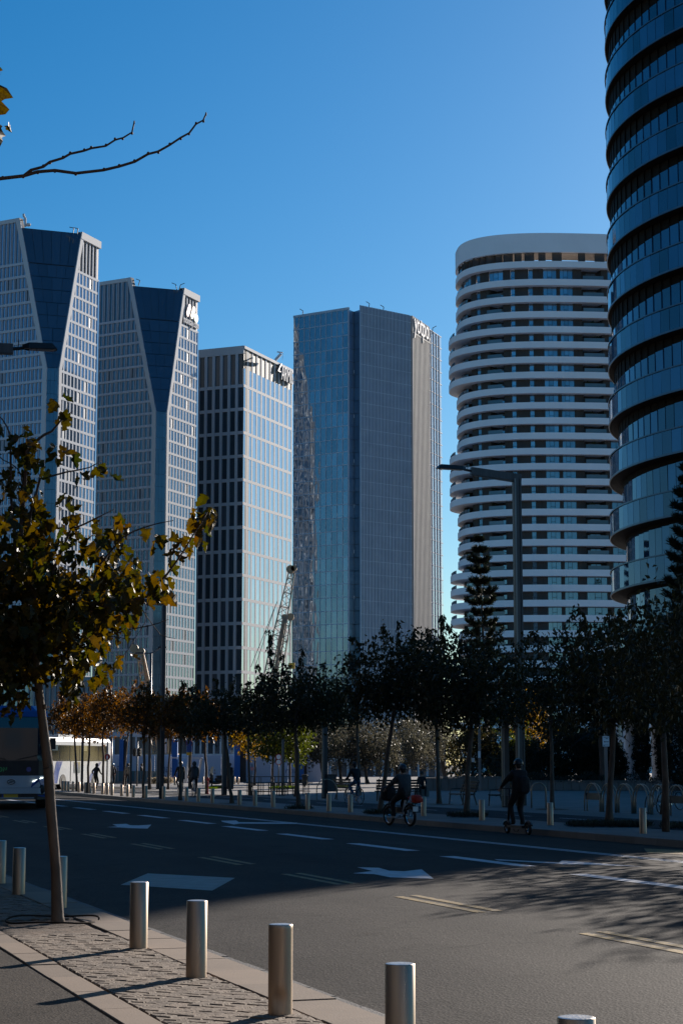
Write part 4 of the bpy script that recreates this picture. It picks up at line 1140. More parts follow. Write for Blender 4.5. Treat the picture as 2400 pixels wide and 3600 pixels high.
ST_((815, 2823), (790, 2560), [(790, 2500, 110, 70), (720, 2530, 80, 60), (860, 2520, 90, 70)], 2300, M_LEAF_DARK, 'dark street tree left of the picnic frames beside a meter cabinet', r0=.075,
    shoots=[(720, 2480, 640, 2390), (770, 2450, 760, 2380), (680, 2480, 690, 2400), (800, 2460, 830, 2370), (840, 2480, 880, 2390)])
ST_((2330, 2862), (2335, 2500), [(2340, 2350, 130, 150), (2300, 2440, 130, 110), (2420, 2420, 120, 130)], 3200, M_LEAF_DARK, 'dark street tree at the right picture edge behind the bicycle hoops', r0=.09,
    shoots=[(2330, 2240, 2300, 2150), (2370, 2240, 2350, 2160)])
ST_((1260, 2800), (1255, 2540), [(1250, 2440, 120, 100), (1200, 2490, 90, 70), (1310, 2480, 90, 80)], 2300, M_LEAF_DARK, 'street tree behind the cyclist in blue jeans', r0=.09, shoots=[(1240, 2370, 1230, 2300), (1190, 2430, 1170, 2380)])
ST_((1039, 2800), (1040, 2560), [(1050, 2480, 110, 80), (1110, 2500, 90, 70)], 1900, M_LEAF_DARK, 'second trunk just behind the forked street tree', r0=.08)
ST_((880, 2796), (870, 2560), [(880, 2510, 100, 60), (920, 2530, 90, 50)], 1700, M_LEAF_DARK, 'street tree at the left end of the picnic frames', r0=.08, shoots=[(900, 2460, 910, 2400)])
# out of frame to the right, their shadows fall on the sunlit road
for i, (s, t) in enumerate(((27, 22.3), (31.5, 22.6), (36, 22.3), (40.5, 22.4), (34, 29.0))):
    b = ST(s, t, FZ); root = wthing('street_tree', ('nearest', 'second', 'third', 'fourth', 'offset')[i] + ' row tree standing outside the right picture edge', 'tree', b, 'row trees outside the frame')
    mb = MB(); mb.tube([b, b + V((.02, 0, 1.2)), b + V((0, .03, 2.4))], [.1, .085, .07], 8); mb.build('trunk', M_BARK, root, smooth=True)
    cs = [(b + V((0, 0, 4.1)), (2.1, 2.1, 1.6), 3), (b + V((.6, .5, 5.2)), (1.4, 1.4, 1.2), 1)]
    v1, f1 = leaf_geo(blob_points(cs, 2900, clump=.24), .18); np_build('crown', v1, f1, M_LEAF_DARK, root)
# sunlit brownish row on the left
BL = [((271, 2781), (262, 2570), [(255, 2520, 60, 50)], 'first of the small brown-leaved trees beside the white coach'),
      ((308, 2787), (318, 2570), [(318, 2520, 70, 60)], 'small crooked brown-leaved tree left of the hand stop sign'),
      ((364, 2791), (362, 2575), [(375, 2510, 75, 65)], 'brown-leaved tree whose trunk touches the stop sign'),
      ((435, 2763), (452, 2570), [(450, 2500, 85, 65)], 'brown-leaved tree leaning right behind the blue helmet walker'),
      ((506, 2805), (506, 2580), [(525, 2510, 85, 65)], 'thin brown-leaved tree left of the tall square lamp post'),
      ((528, 2773), (530, 2580), [(560, 2520, 70, 60)], 'forked brown-leaved tree behind the tall square lamp post'),
      ((591, 2775), (600, 2580), [(612, 2520, 70, 60)], 'brown-leaved tree in front of the blue hoarding column'),
      ((634, 2813), (638, 2570), [(650, 2510, 85, 60)], 'thin kerbside tree in front of the left cyclist'),
      ((727, 2791), (720, 2570), [(705, 2520, 85, 60)], 'brown-leaved tree wrapped in red beside the parked moped'),
      ((668, 2772), (672, 2570), [(672, 2520, 60, 60)], 'brown-leaved tree behind the right cyclist')]
for i, (b, t, c, lb) in enumerate(BL):
    c = c + [(c[0][0] + rnd.uniform(-45, 45), c[0][1] + rnd.uniform(-10, 25), c[0][2] * .8, c[0][3] * .7)]
    u, v, ru, rv = c[0]
    ST_(b, t, c, 1500, M_LEAF_BROWN, lb, L=.20, r0=.08, group='brown-leaved trees on the sunlit plaza', shoots=[(u + rnd.uniform(-30, 30), v - rv * .7, u + rnd.uniform(-50, 50), v - rv - rnd.uniform(20, 50)) for _ in range(3)])
# yellow and green trees in the park behind
ST_((895, 2762), (898, 2640), [(900, 2590, 75, 60)], 1500, M_LEAF_YELLOW, 'small tree with bright yellow leaves behind the picnic frames', L=.24, r0=.09, group='park trees')
ST_((957, 2766), (960, 2650), [(960, 2600, 85, 60), (1010, 2590, 70, 60)], 2200, M_LEAF_GREEN, 'feathery light green tree behind the picnic frames', L=.24, r0=.1, group='park trees')
ST_((1020, 2764), (1020, 2650), [(1030, 2600, 60, 70)], 1200, M_LEAF_GREEN, 'light green tree with yellowing leaves next to the blue hoarding column', L=.24, r0=.1, group='park trees')
OL = [((1140, 2757), (1125, 2660), [(1110, 2600, 90, 70), (1080, 2630, 60, 60)], 'dark olive tree right of the blue hoarding column', M_LEAF_OLIVE),
      ((1198, 2755), (1190, 2670), [(1180, 2590, 110, 75), (1220, 2630, 80, 60)], 'silvery olive tree with sunlit crown left of the jeans cyclist', M_LEAF_OLIVE),
      ((1290, 2755), (1282, 2680), [(1290, 2610, 100, 75), (1330, 2650, 70, 60)], 'silvery olive tree with a leaning trunk right of the jeans cyclist', M_LEAF_OLIVE),
      ((1400, 2752), (1390, 2680), [(1400, 2620, 100, 80)], 'grey-green olive tree behind the electric bike rider', M_LEAF_OLIVE),
      ((1480, 2750), (1478, 2670), [(1480, 2610, 90, 80)], 'grey-green olive tree right of the electric bike rider', M_LEAF_OLIVE)]
for b, t, c, lb, mt in OL: ST_(b, t, c, 3400, mt, lb, L=.22, r0=.16, group='olive trees in the park', droop=.2, bark=M_BARK_D)
ST_((1566, 2748), (1535, 2560), [(1560, 2590, 100, 90), (1500, 2560, 90, 80)], 2600, M_LEAF_OLIVE, 'tall grey tree with a leaning dark trunk behind the planter', L=.25, r0=.25, group='park trees', bark=M_BARK_D)
ST_((1875, 2748), (1870, 2660), [(1870, 2560, 65, 90), (1850, 2500, 60, 60)], 2200, M_LEAF_YELLOW, 'golden autumn tree glowing behind the lamp posts', L=.26, r0=.15, group='park trees', droop=.3)
ST_((1770, 2750), (1760, 2640), [(1770, 2590, 90, 90)], 1600, M_LEAF_GREEN, 'flowering light green tree left of the lamp posts', L=.22, r0=.14, group='park trees')
# big dark shrubs and hedge behind the planter wall
def shrub(c, r, n, mtl, label, L=.14, cat='shrub', group='dark shrubs behind the planter wall'):
    root = wthing('shrub', label, cat, c - V((0, 0, r[2])), group)
    v1, f1 = leaf_geo(blob_points([(c, r, 1)], n, clump=.10, shell=.8), L, droop=.2); np_build('foliage', v1, f1, mtl, root)
    m2 = MB(); m2.tube([c - V((0, 0, r[2] + .1)), c], [.06, .03], 6); m2.build('stem', M_BARK_D, root)
    return root
WALL_Y = 117.0
def zat(v, Y): return P(CX, v, Y).z
for (u, v0, v1, ru, Y, lb) in ((1920, 2620, 2770, 75, 121, 'dark rounded shrub with pale flowers behind the slim tree'), (2000, 2560, 2770, 90, 122, 'biggest dark shrub under the palm fronds'),
                               (2080, 2610, 2770, 70, 121, 'dark shrub left of the arrow sign'), (2160, 2620, 2770, 40, 121, 'dark shrub right of the arrow sign'), (1860, 2600, 2770, 50, 123, 'dark shrub right behind the lamp posts'),
                               (1790, 2630, 2770, 60, 124, 'dark shrub left behind the lamp posts')):
    za, zb_ = max(0.3, zat(v1, Y)), zat(v0, Y); c = P(u, 2600, Y); c.z = (za + zb_) / 2
    shrub(V(c), (ru * Y / F, 1.2, (zb_ - za) / 2), 4200, M_NEEDLE if u > 1880 else M_LEAF_DARK, lb, L=.17)
for (u0, u1, z0, z1, mt, lb, Y) in ((1590, 1780, .7, 2.3, M_HEDGE, 'blue-grey clipped hedge in the left planter', 119.0), (1840, 2420, .55, 1.15, M_HEDGE, 'low lavender hedge spilling over the planter wall', 117.9)):
    root = wthing('hedge', lb, 'hedge', V(((u0 - CX) / F * Y, Y, z0)))
    n = int((u1 - u0) / F * Y * 300); x = rng.uniform((u0 - CX) / F * Y, (u1 - CX) / F * Y, n)
    y = rng.uniform(Y - .75, Y + .8, n); zz = z0 + (z1 - z0) * rng.uniform(0, 1, n) * (.8 + .25 * np.sin(x * 2.1) + .1 * np.sin(x * 5.3))
    v1_, f1 = leaf_geo(np.stack([x, y, zz], 1), .16, droop=-.5, wid=.3); np_build('foliage', v1_, f1, mt, root)
# planter walls of upright planks of stone
def planter(x0, x1, Y, h, label, step=.5):
    root = wthing('planter_wall', label, 'planter', V(((x0 + x1) / 2, Y, FZ)))
    mb = MB(); mb.box(((x0 + x1) / 2, Y + .2, FZ + h / 2 - .02), (x1 - x0 - .04, .28, h - .06)); mb.build('core', M_KERB2, root)
    x = x0
    while x < x1 - .1:
        mb = MB(); mb.box((x + step / 2, Y + rnd.uniform(-.008, .008), FZ + h / 2 - .03), (step - .03, .09, h - .07)); mb.build('stone_panel', M_PLAZA, root); x += step
    mb = MB(); mb.box(((x0 + x1) / 2, Y + .16, FZ + h), (x1 - x0 + .06, .50, .07)); mb.build('coping', M_KERB2, root)
    return root
ux = lambda u, Y: (u - CX) / F * Y
planter(ux(1490, WALL_Y), ux(1765, WALL_Y), WALL_Y, .85, 'stone planter wall below the blue-grey hedge')
planter(ux(1835, WALL_Y), ux(2460, WALL_Y), WALL_Y + .3, .60, 'low stone planter wall behind the bicycle hoops')
# Norfolk pines
def norfolk(basex, Y, vtop, rpx, label, lean=(0, 0), nw=15, vmin=None):
    b = V((ux(basex, Y), Y, FZ)); top = P(basex + lean[0], vtop, Y); root = wthing('norfolk_pine', label, 'conifer', b, 'tall tiered pines')
    mb = MB(); pts = [b.lerp(top, i / 8) for i in range(9)]; mb.tube(pts, [.22 * (1 - i / 8.6) for i in range(9)], 8); mb.build('trunk', M_BARK_D, root, smooth=True)
    br = MB(); P_, D_ = [], []
    H = (top - b).length
    z0 = .30 * H
    for w_ in range(nw):
        f = w_ / (nw - 1); c = b.lerp(top, .30 + .69 * f); R_ = rpx * Y / F * (1 - f) ** .55 * (.86 + .25 * math.sin(w_ * 1.9)) + .18
        nb = 6 if f < .8 else 5; a0 = rnd.uniform(0, 6)
        for k in range(nb):
            a = a0 + k * 2 * math.pi / nb + rnd.uniform(-.2, .2); rr = R_ * rnd.uniform(.8, 1.12)
            q = [c + V((math.cos(a) * rr * t, math.sin(a) * rr * t, rr * (-.22 * math.sin(t * 2.6) + .42 * t * t))) for t in (0, .3, .6, .85, 1.0)]
            br.tube(q, [.045, .035, .028, .02, .012], 5)
            for t in np.linspace(.50 if f < .7 else .15, 1.0, 9 if f < .7 else 12):
                i = min(3, int(t / .25)); i = 0 if t < .3 else 1 if t < .6 else 2 if t < .85 else 3
                tt = (t - (0, .3, .6, .85)[i]) / (.3, .3, .25, .15)[i]; p = q[i].lerp(q[i + 1], tt)
                for _ in range(26):
                    P_.append((p.x + rnd.gauss(0, .06), p.y + rnd.gauss(0, .06), p.z + rnd.gauss(.03, .06)))
                    dv = V((math.cos(a) * .5 + rnd.gauss(0, .55), math.sin(a) * .5 + rnd.gauss(0, .55), .9 + rnd.gauss(0, .3))); D_.append(tuple(dv.normalized()))
    br.build('branch', M_BARK_D, root, smooth=True)
    v1, f1 = leaf_geo(np.array(P_), .34, droop=0, wid=.16, dirs=np.array(D_)); np_build('needles', v1, f1, M_NEEDLE, root)
norfolk(1714, 150, 1893, 78, 'slender tiered pine rising in front of the apartment tower', lean=(-32, 0), nw=17)
norfolk(2415, 106, 1640, 95, 'tall tiered pine at the right edge in front of the dark tower', nw=18)
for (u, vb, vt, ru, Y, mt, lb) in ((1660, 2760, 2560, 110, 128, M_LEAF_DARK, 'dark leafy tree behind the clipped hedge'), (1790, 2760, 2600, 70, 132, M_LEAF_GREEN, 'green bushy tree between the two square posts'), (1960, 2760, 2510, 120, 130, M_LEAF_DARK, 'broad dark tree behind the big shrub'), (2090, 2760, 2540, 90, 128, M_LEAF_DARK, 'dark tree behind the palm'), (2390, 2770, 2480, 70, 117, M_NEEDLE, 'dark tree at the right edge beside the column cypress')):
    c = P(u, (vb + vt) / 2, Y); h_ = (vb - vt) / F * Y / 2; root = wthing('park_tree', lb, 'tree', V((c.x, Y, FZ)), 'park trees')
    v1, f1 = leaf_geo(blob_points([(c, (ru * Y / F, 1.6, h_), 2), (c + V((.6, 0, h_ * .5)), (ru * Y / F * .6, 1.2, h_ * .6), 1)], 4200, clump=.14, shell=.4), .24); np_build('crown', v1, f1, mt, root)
    mb = MB(); mb.tube([V((c.x, Y, 0)), c], [.14, .07], 7); mb.build('trunk', M_BARK_D, root)
# two clipped cypresses by the white columns
for u, Y, vt, rp, lb in ((2246, 119.5, 2440, 30, 'left dark column cypress beside the white columns'), (2322, 119.5, 2420, 28, 'right dark column cypress between the white columns')):
    zt = zat(vt, Y); c = V((ux(u, Y), Y, zt / 2 + .3)); root = wthing('cypress', lb, 'cypress', V((c.x, c.y, FZ)), 'column cypresses')
    v1, f1 = leaf_geo(blob_points([(c, (rp * Y / F, rp * Y / F, zt / 2), 1), (c - V((0, 0, zt * .18)), (rp * Y / F * 1.1, rp * Y / F * 1.1, zt / 3), 1)], 5200, clump=.07, shell=.5), .17, droop=-.9, wid=.4); np_build('foliage', v1, f1, M_NEEDLE, root)
    mb = MB(); mb.tube([V((c.x, c.y, 0)), c], [.1, .05], 6); mb.build('trunk', M_BARK_D, root)
# palm
Yp = 119; b = V((ux(2110, Yp), Yp, FZ)); root = wthing('palm', 'short palm with a stout trunk and spreading fronds near the arrow sign', 'palm', b)
zt = zat(2585, Yp); mb = MB(); mb.lathe([(.32, 0), (.26, .4), (.24, zt * .6), (.30, zt * .9), (.22, zt)], (b.x, b.y, 0), 12); mb.build('trunk', M_BARK_D, root)
for k in range(20):
    a = k * 2 * math.pi / 20 + rnd.uniform(-.1, .1); el = rnd.uniform(.2, 1.1); Lf = rnd.uniform(1.6, 2.3); mb = MB(); pr = None; q = []
    for i in range(10):
        t = i / 9; q.append(V((b.x, b.y, zt)) + V((math.cos(a) * math.cos(el) * Lf * t, math.sin(a) * math.cos(el) * Lf * t, Lf * (math.sin(el) * t - .75 * t * t))))
    mb.tube(q, [.02 - .0015 * i for i in range(10)], 4)
    side = V((-math.sin(a), math.cos(a), 0))
    for i in range(1, 10):
        for sgn in (-1, 1):
            for off in (0, .5):
                p = q[i - 1].lerp(q[i], off + .25); d = (q[i] - q[i - 1]).normalized(); ln = .42 * (1 - abs(i / 9 - .45))
                e = p + side * sgn * ln + d * ln * .7 - V((0, 0, ln * .35)); mb.add([p, p + d * .05, e], [(0, 1, 2)])
    mb.build('frond', M_NEEDLE, root)
# ground cover round the far trees
gp = []
for (u, v, ru, n) in ((2140, 2905, 150, 1500), (1640, 2872, 70, 500), (2380, 2912, 60, 300), (1337, 2862, 60, 300), (1050, 2844, 50, 200)):
    c = GF(u, v)
    for _ in range(n):
        a, r_ = rnd.uniform(0, 6.283), math.sqrt(rnd.random()); gp.append((c.x + math.cos(a) * r_ * ru * c.y / F - DR.x * 0, c.y + math.sin(a) * r_ * .8, FZ))
v1, f1 = leaf_geo(np.array(gp), .16, droop=-1.6, wid=.18); np_build('ground_cover', v1, f1, M_HEDGE, None)
gp = []
for (u0, u1, v) in ((955, 1045, 2771), (735, 775, 2771), (1180, 1230, 2768)):
    a, b2 = GF(u0, v), GF(u1, v)
    for _ in range(1500): gp.append((rnd.uniform(a.x, b2.x), a.y + rnd.uniform(-4, 4), FZ))
v1, f1 = leaf_geo(np.array(gp), .13, droop=-1.2, wid=.4); np_build('grass', v1, f1, M_GRASS, None)
# soil patches of the far trees
for (u, v) in ((1640, 2865), (2140, 2893), (1337, 2858), (1050, 2842), (815, 2824), (1939, 2845), (1543, 2827)):
    c = GF(u, v); mb = MB(); mb.poly([V((c.x, c.y, FZ + .004)) + DR * (math.cos(a) * .8 * rnd.uniform(.85, 1.1)) + NR * (math.sin(a) * .6) for a in [i * math.pi / 8 for i in range(16)]])
    o = mb.build('soil_patch', M_SOIL, fix=False); o.data.flip_normals() if o.data.polygons[0].normal.z < 0 else None; struct(o)

# ------------------------------------------------------------------ near tree on the left pavement
YN = TREE0.y
nt_root = wthing('mulberry_tree', 'near slender tree with large yellowing lobed leaves on the left pavement', 'tree', V((TREE0.x, TREE0.y, 0)))
NP = lambda u, v, dy=0.0: P(u, v, YN + dy)
tr_px = [(205, 3262, 30), (203, 3225, 22), (198, 3072, 17.5), (192, 2989, 17.5), (180, 2851, 18), (171, 2699, 18), (161, 2619, 17), (152, 2547, 15.5), (139, 2440, 14.5), (128, 2330, 13), (120, 2250, 11)]
k = YN / F
mb = MB(); mb.tube([NP(u, v) for u, v, r in tr_px], [r * k for u, v, r in tr_px], 14)
for (u, v) in ((152, 2485), (165, 2690), (185, 3020), (196, 3120), (171, 2560)):
    mb.ell(NP(u + 6, v, -.04), (.022, .02, .03), 8, 5)
mb.build('trunk', mat('smooth_bark', (.125, .082, .053), .75, var=.32, scale=5, bump=.6, bscale=30, stretch=(1, 1, .5), bdist=.01), nt_root, smooth=True)
mb = MB(); mb.tube([NP(152, 2703, -.03), NP(172, 2698, -.075), NP(186, 2690, -.02)], .004, 5); mb.build('tie_wire', M_BLACK, nt_root)
br = MB()
def twig(px, r0, r1, dy0=0.0, dy1=0.0):
    n = len(px); pts = [NP(u, v, dy0 + (dy1 - dy0) * i / (n - 1)) for i, (u, v) in enumerate(px)]
    q = []
    for i in range(n - 1):
        for t in (0, .5): q.append(pts[i].lerp(pts[i + 1], t) + (V((rnd.uniform(-1, 1), 0, rnd.uniform(-1, 1))) * .012 if t else V()))
    q.append(pts[-1]); m_ = len(q)
    br.tube(q, [r0 + (r1 - r0) * i / (m_ - 1) for i in range(m_)], 6)
    return q
TW = []
TW.append(twig([(122, 2270), (80, 2050), (75, 1850), (96, 1586), (134, 1546), (182, 1517), (222, 1468), (254, 1447)], .034, .005, 0, .1))
TW.append(twig([(222, 1468), (238, 1430), (244, 1390), (236, 1370)], .005, .003, .1, .1))
TW.append(twig([(125, 2300), (200, 2200), (300, 2150), (376, 2130), (450, 2115), (514, 2098), (560, 2050), (620, 1975), (680, 1880), (730, 1800)], .03, .005, 0, -.6))
TW.append(twig([(80, 2000), (110, 1800), (142, 1683), (236, 1659), (316, 1643), (359, 1618)], .02, .004, 0, .4))
TW.append(twig([(120, 2250), (190, 2000), (249, 1862), (343, 1820), (402, 1790)], .022, .004, 0, -.3))
TW.append(twig([(300, 2150), (340, 2000), (430, 1890), (520, 1850), (610, 1830)], .016, .004, -.2, -.5))
TW.append(twig([(60, 2000), (40, 1750), (36, 1525), (10, 1475), (-40, 1430)], .018, .004, 0, .3))
TW.append(twig([(0, 1605), (30, 1625), (65, 1650), (80, 1700)], .006, .008, .3, .2))
TW.append(twig([(120, 2280), (-40, 2100), (-200, 1900), (-300, 1750)], .03, .006, 0, .3))
TW.append(twig([(122, 2300), (150, 2150), (60, 1950)], .02, .008, -.1, -.8))
TW.append(twig([(122, 2300), (240, 2260), (330, 2230), (415, 2224), (526, 2200), (593, 2177)], .016, .003, 0, -.7))
TW.append(twig([(480, 2115), (518, 2170), (565, 2232), (617, 2245)], .006, .003, -.5, -.6))
TW.append(twig([(330, 2230), (420, 2240), (474, 2248), (430, 2310), (395, 2359)], .007, .003, -.4, -.4))
TW.append(twig([(526, 2105), (510, 2190), (470, 2250)], .005, .003, -.5, -.5))
br.build('branch', mat('twig_bark', (.07, .042, .030), .8, var=.3, scale=9, bump=.4, bscale=40), nt_root, smooth=True)
def lobed_leaf(L, seed):
    """mulberry leaf with lobes, folded along the midrib, petiole at origin, pointing along -Z"""
    r = random.Random(seed)
    out = [(0, 0), (.16, .05), (.34, .02), (.44, .16), (.36, .26), (.30, .33), (.42, .42), (.46, .54), (.33, .58), (.24, .64), (.26, .76), (.12, .88), (0, 1.0)]
    pts = []; fs = []; n = len(out)
    sk = r.uniform(.70, .98); fold = r.uniform(.15, .95); curl = r.uniform(-.6, 1.1); tw = r.uniform(-.9, .9)
    lob = [r.uniform(.75, 1.2) for _ in out]
    def P3(x, y):
        z = abs(x) * fold * L + .10 * math.sin(9 * y + 5 * x) * L * .5 + curl * y * y * L * .5 + tw * x * y * L
        return (x * L, z, -y * L)
    mid = [P3(0, y) for x, y in out]
    for x, y in out: pts.append(P3(0, y))
    right = []; left = []
    for i, (x, y) in enumerate(out):
        right.append(len(pts)); pts.append(P3(x * sk * lob[i], y))
    for i, (x, y) in enumerate(out):
        left.append(len(pts)); pts.append(P3(-x * sk * lob[i] * r.uniform(.9, 1.1), y))
    for i in range(n - 1):
        fs.append((i, i + 1, right[i + 1], right[i])); fs.append((i + 1, i, left[i], left[i + 1]))
    pet = len(pts); pts += [(-.006, -.0, .0), (.006, 0, 0), (0, .03 * r.uniform(-1, 1), .30 * L)]
    fs.append((pet, pet + 1, pet + 2))
    return pts, fs
LEAFV = [lobed_leaf(1.0, i) for i in range(10)]
LEAFM = []
for i, (v, f) in enumerate(LEAFV):
    me = bpy.data.meshes.new('leaf'); me.from_pydata(v, [], f); me.materials.append(M_LEAF_NEAR); me.update(); LEAFM.append(me)
def leaf_rot(hang=1.0):
    # hanging leaf: tilt away from vertical a little, spin freely
    return Matrix.Rotation(rnd.uniform(0, 6.283), 4, 'Z') @ Matrix.Rotation(rnd.gauss(0, .55 * hang) + .25, 4, 'X') @ Matrix.Rotation(rnd.gauss(0, .45 * hang), 4, 'Y')
leaves = []
def put(u, v, dy, L): leaves.append((NP(u, v, dy), L))
BLB = [(70, 2110, 200, 150, 200), (140, 2260, 220, 110, 150), (260, 2150, 190, 120, 100), (60, 1900, 130, 120, 65), (60, 1750, 90, 110, 26), (380, 2110, 120, 85, 52), (500, 2070, 80, 60, 20), (20, 2390, 120, 70, 36), (270, 2350, 110, 55, 26),
       (-170, 2060, 180, 280, 150), (360, 1900, 80, 60, 14), (240, 1980, 150, 110, 46), (170, 1850, 110, 90, 24), (420, 2010, 70, 60, 10)]
for (u, v, ru, rv, n) in BLB:
    for _ in range(int(n * (2.2 if v > 2050 else 1.55))):
        a, r_ = rnd.uniform(0, 6.283), math.sqrt(rnd.random()) * 1.05
        put(u + math.cos(a) * r_ * ru, v + math.sin(a) * r_ * rv, rnd.gauss(0, .60), rnd.uniform(.10, .20))
for (u, v, r_, n) in ((700, 1835, 45, 9), (745, 1800, 25, 4), (640, 1900, 28, 5), (600, 1960, 26, 4), (560, 2040, 30, 5), (590, 2080, 22, 3), (430, 1880, 40, 6), (350, 1835, 28, 4), (365, 1640, 30, 3), (320, 1665, 22, 3), (222, 1455, 18, 3), (215, 1385, 22, 2), (245, 1600, 16, 1), (215, 1590, 22, 3), (110, 1555, 40, 6), (60, 1600, 40, 6), (130, 1650, 45, 8), (90, 1540, 20, 2), (30, 1700, 40, 6), (225, 1750, 30, 3), (470, 1990, 40, 6), (540, 1890, 26, 3), (10, 1500, 20, 2), (430, 2290, 24, 3), (395, 1820, 20, 2), (330, 2390, 24, 3), (245, 2420, 26, 4), (60, 2470, 40, 6)):
    for _ in range(int(n * 1.5)): put(u + rnd.gauss(0, r_ * .6), v + rnd.gauss(0, r_ * .6), rnd.gauss(-.2 if u > 400 else 0, .2), rnd.uniform(.12, .20))
leaves.sort(key=lambda q: -(q[1] * (1 if -20 < CX + F * q[0].x / q[0].y < 2400 else .05)) - (.06 if CX + F * q[0].x / q[0].y > 300 else 0))
oV = V(nt_root['_o']); rest_v, rest_f, off = [], [], 0
for i, (p, L_) in enumerate(leaves):
    M = Matrix.Translation(p - oV) @ leaf_rot() @ Matrix.Scale(L_, 4); j = rnd.randrange(10)
    if i < 300:
        o = link('leaf', LEAFM[j], nt_root); o.matrix_basis = M
    else:
        rest_v += [tuple(M @ V(x)) for x in LEAFV[j][0]]; rest_f += [tuple(a + off for a in x) for x in LEAFV[j][1]]; off += len(LEAFV[j][0])
me = bpy.data.meshes.new('leaves'); me.from_pydata(rest_v, [], rest_f); me.materials.append(M_LEAF_NEAR); me.update(); link('leaves', me, nt_root, 'stuff')

# tree outside the left picture edge whose bare twig and big leaf reach into the sky
YB = 10.0; bx = V((ux(-620, YB), YB, -.01)); nb_root = wthing('mulberry_tree', 'tree beyond the left edge with a bare forked twig against the sky', 'tree', bx)
NB = lambda u, v, dy=0.0: P(u, v, YB + dy)
mb = MB(); t_ = NB(-600, 1000); mb.tube([bx, bx.lerp(t_, .3) + V((.02, 0, 0)), bx.lerp(t_, .65), t_], [.075, .06, .055, .045], 10); mb.build('trunk', M_BARK, nb_root, smooth=True)
mb = MB(); mb.tube([NB(-600, 1010), NB(-420, 780), NB(-200, 660), NB(-40, 632)], [.04, .026, .016, .0115], 8); mb.tube([NB(-600, 1010), NB(-420, 600), NB(-150, 360), NB(-40, 290)], [.035, .02, .012, .006], 8)
mb.tube([NB(-420, 600), NB(-250, 240), NB(-60, 215)], [.018, .01, .004], 6)
cb = lambda x, y: (x * .5102, 150 + y * .5102)
def knobby(pts, r0, r1):
    q = [NB(*cb(*p)) for p in pts]; n = len(q); mb.tube(q, [r0 + (r1 - r0) * i / (n - 1) for i in range(n)], 8)
    for i in range(1, n - 1): mb.ell(q[i] + V((rnd.uniform(-.003, .003), 0, rnd.choice((-.006, .006)))), (.011 - .004 * i / n, .010, .009), 6, 4)
    mb.ell(q[-1], (.005, .005, .013), 6, 4)
knobby([(-80, 945), (20, 935), (165, 918), (260, 890), (380, 880), (525, 900), (715, 878), (825, 852), (930, 820), (1020, 768), (1090, 750), (1170, 705), (1245, 655), (1305, 622), (1350, 562), (1400, 535), (1420, 492)], .0115, .0045)
knobby([(165, 918), (215, 878), (300, 855), (345, 822), (435, 795), (485, 766), (580, 745), (630, 728), (730, 712), (795, 670), (850, 655), (910, 618), (926, 550)], .0095, .0045)
mb.build('branch', MATS['twig_bark'], nb_root, smooth=True)
for (u, v, L_, rot) in ((-8, 290, .27, (.15, .1, .35)), (-22, 425, .15, (.1, .5, -.3)), (-6, 224, .12, (.3, 0, 1.0)), (30, 440, .06, (1.2, .5, -.3)), (-14, 748, .09, (.2, .1, 1.2))):
    o = link('leaf', LEAFM[3 if L_ > .2 else rnd.randrange(10)], nb_root)
    o.matrix_basis = Matrix.Translation(NB(u, v) - bx) @ Matrix.Rotation(rot[2], 4, 'Y') @ Matrix.Rotation(rot[0], 4, 'X') @ Matrix.Rotation(rot[1], 4, 'Z') @ Matrix.Scale(L_, 4)
# ------------------------------------------------------------------ bollards
ORD = ['first', 'second', 'third', 'fourth', 'fifth', 'sixth', 'seventh', 'eighth', 'ninth', 'tenth', 'eleventh', 'twelfth', 'thirteenth', 'fourteenth', 'fifteenth', 'sixteenth', 'seventeenth', 'eighteenth', 'nineteenth', 'twentieth',
       'twenty-first', 'twenty-second', 'twenty-third', 'twenty-fourth', 'twenty-fifth', 'twenty-sixth', 'twenty-seventh', 'twenty-eighth', 'twenty-ninth', 'thirtieth']
def bollard_meshes(h=.607, r=.084, n=40):
    a = MB(); a.lathe([(r, -.02), (r, h - .006), (r - .004, h - .002)], (0, 0, 0), n); a.f = a.f[:-2]
    b = MB(); b.lathe([(r - .004, h - .002), (r - .012, h), (0.002, h + .0015)], (0, 0, 0), n)
    return a.mesh('shaft', M_STEEL, True), b.mesh('cap', M_STEEL_CAP, False)
bs, bc_ = bollard_meshes()
def dented():
    me = bs.copy()
    bm = bmesh.new(); bm.from_mesh(me); bmesh.ops.subdivide_edges(bm, edges=[e for e in bm.edges if abs(e.verts[0].co.z - e.verts[1].co.z) > .3], cuts=26)
    c = V((-.01, -.084, .11))
    for v in bm.verts:
        d = V((v.co.x - c.x, v.co.y - c.y, (v.co.z - c.z) * .8)).length
        if d < .075: v.co += V((0, .016, 0)) * (1 - (d / .075) ** 2) ** 2
    bm.to_mesh(me); bm.free(); return me
def bollard(p, label, group, me=None, rz=0):
    o = thing('bollard', label, 'bollard', p, rz, group); link('shaft', me or bs, o); link('cap', bc_, o); return o
g = 'steel bollards along the near kerb'
bollard(G(487, 3332), 'brushed steel bollard standing nearest to the mulberry tree on its right', g, rz=.4)
bollard(G(690, 3434), 'steel bollard with a long dark shadow, second to the right of the mulberry tree', g, rz=1.4)
bollard(G(985, 3565), 'steel bollard with a dent low on its shaft', g, dented())
p = G(985, 3565); dl_ = (G(985, 3565) - G(487, 3332)) / 2
_b4 = G(1405, 3386, .607); bollard(V((_b4.x, _b4.y, 0)), 'steel bollard right of the dented one, its foot below the picture edge', g, rz=2.2)
_b5 = G(2024, 3574, .607); bollard(V((_b5.x, _b5.y, 0)), 'steel bollard in the bottom right corner, only its top showing', g, rz=3.1)
_bx = G(70, 2980, .607); bollard(V((_bx.x, _bx.y, 0)), 'shaded steel bollard left of the mulberry trunk', g, rz=.9)
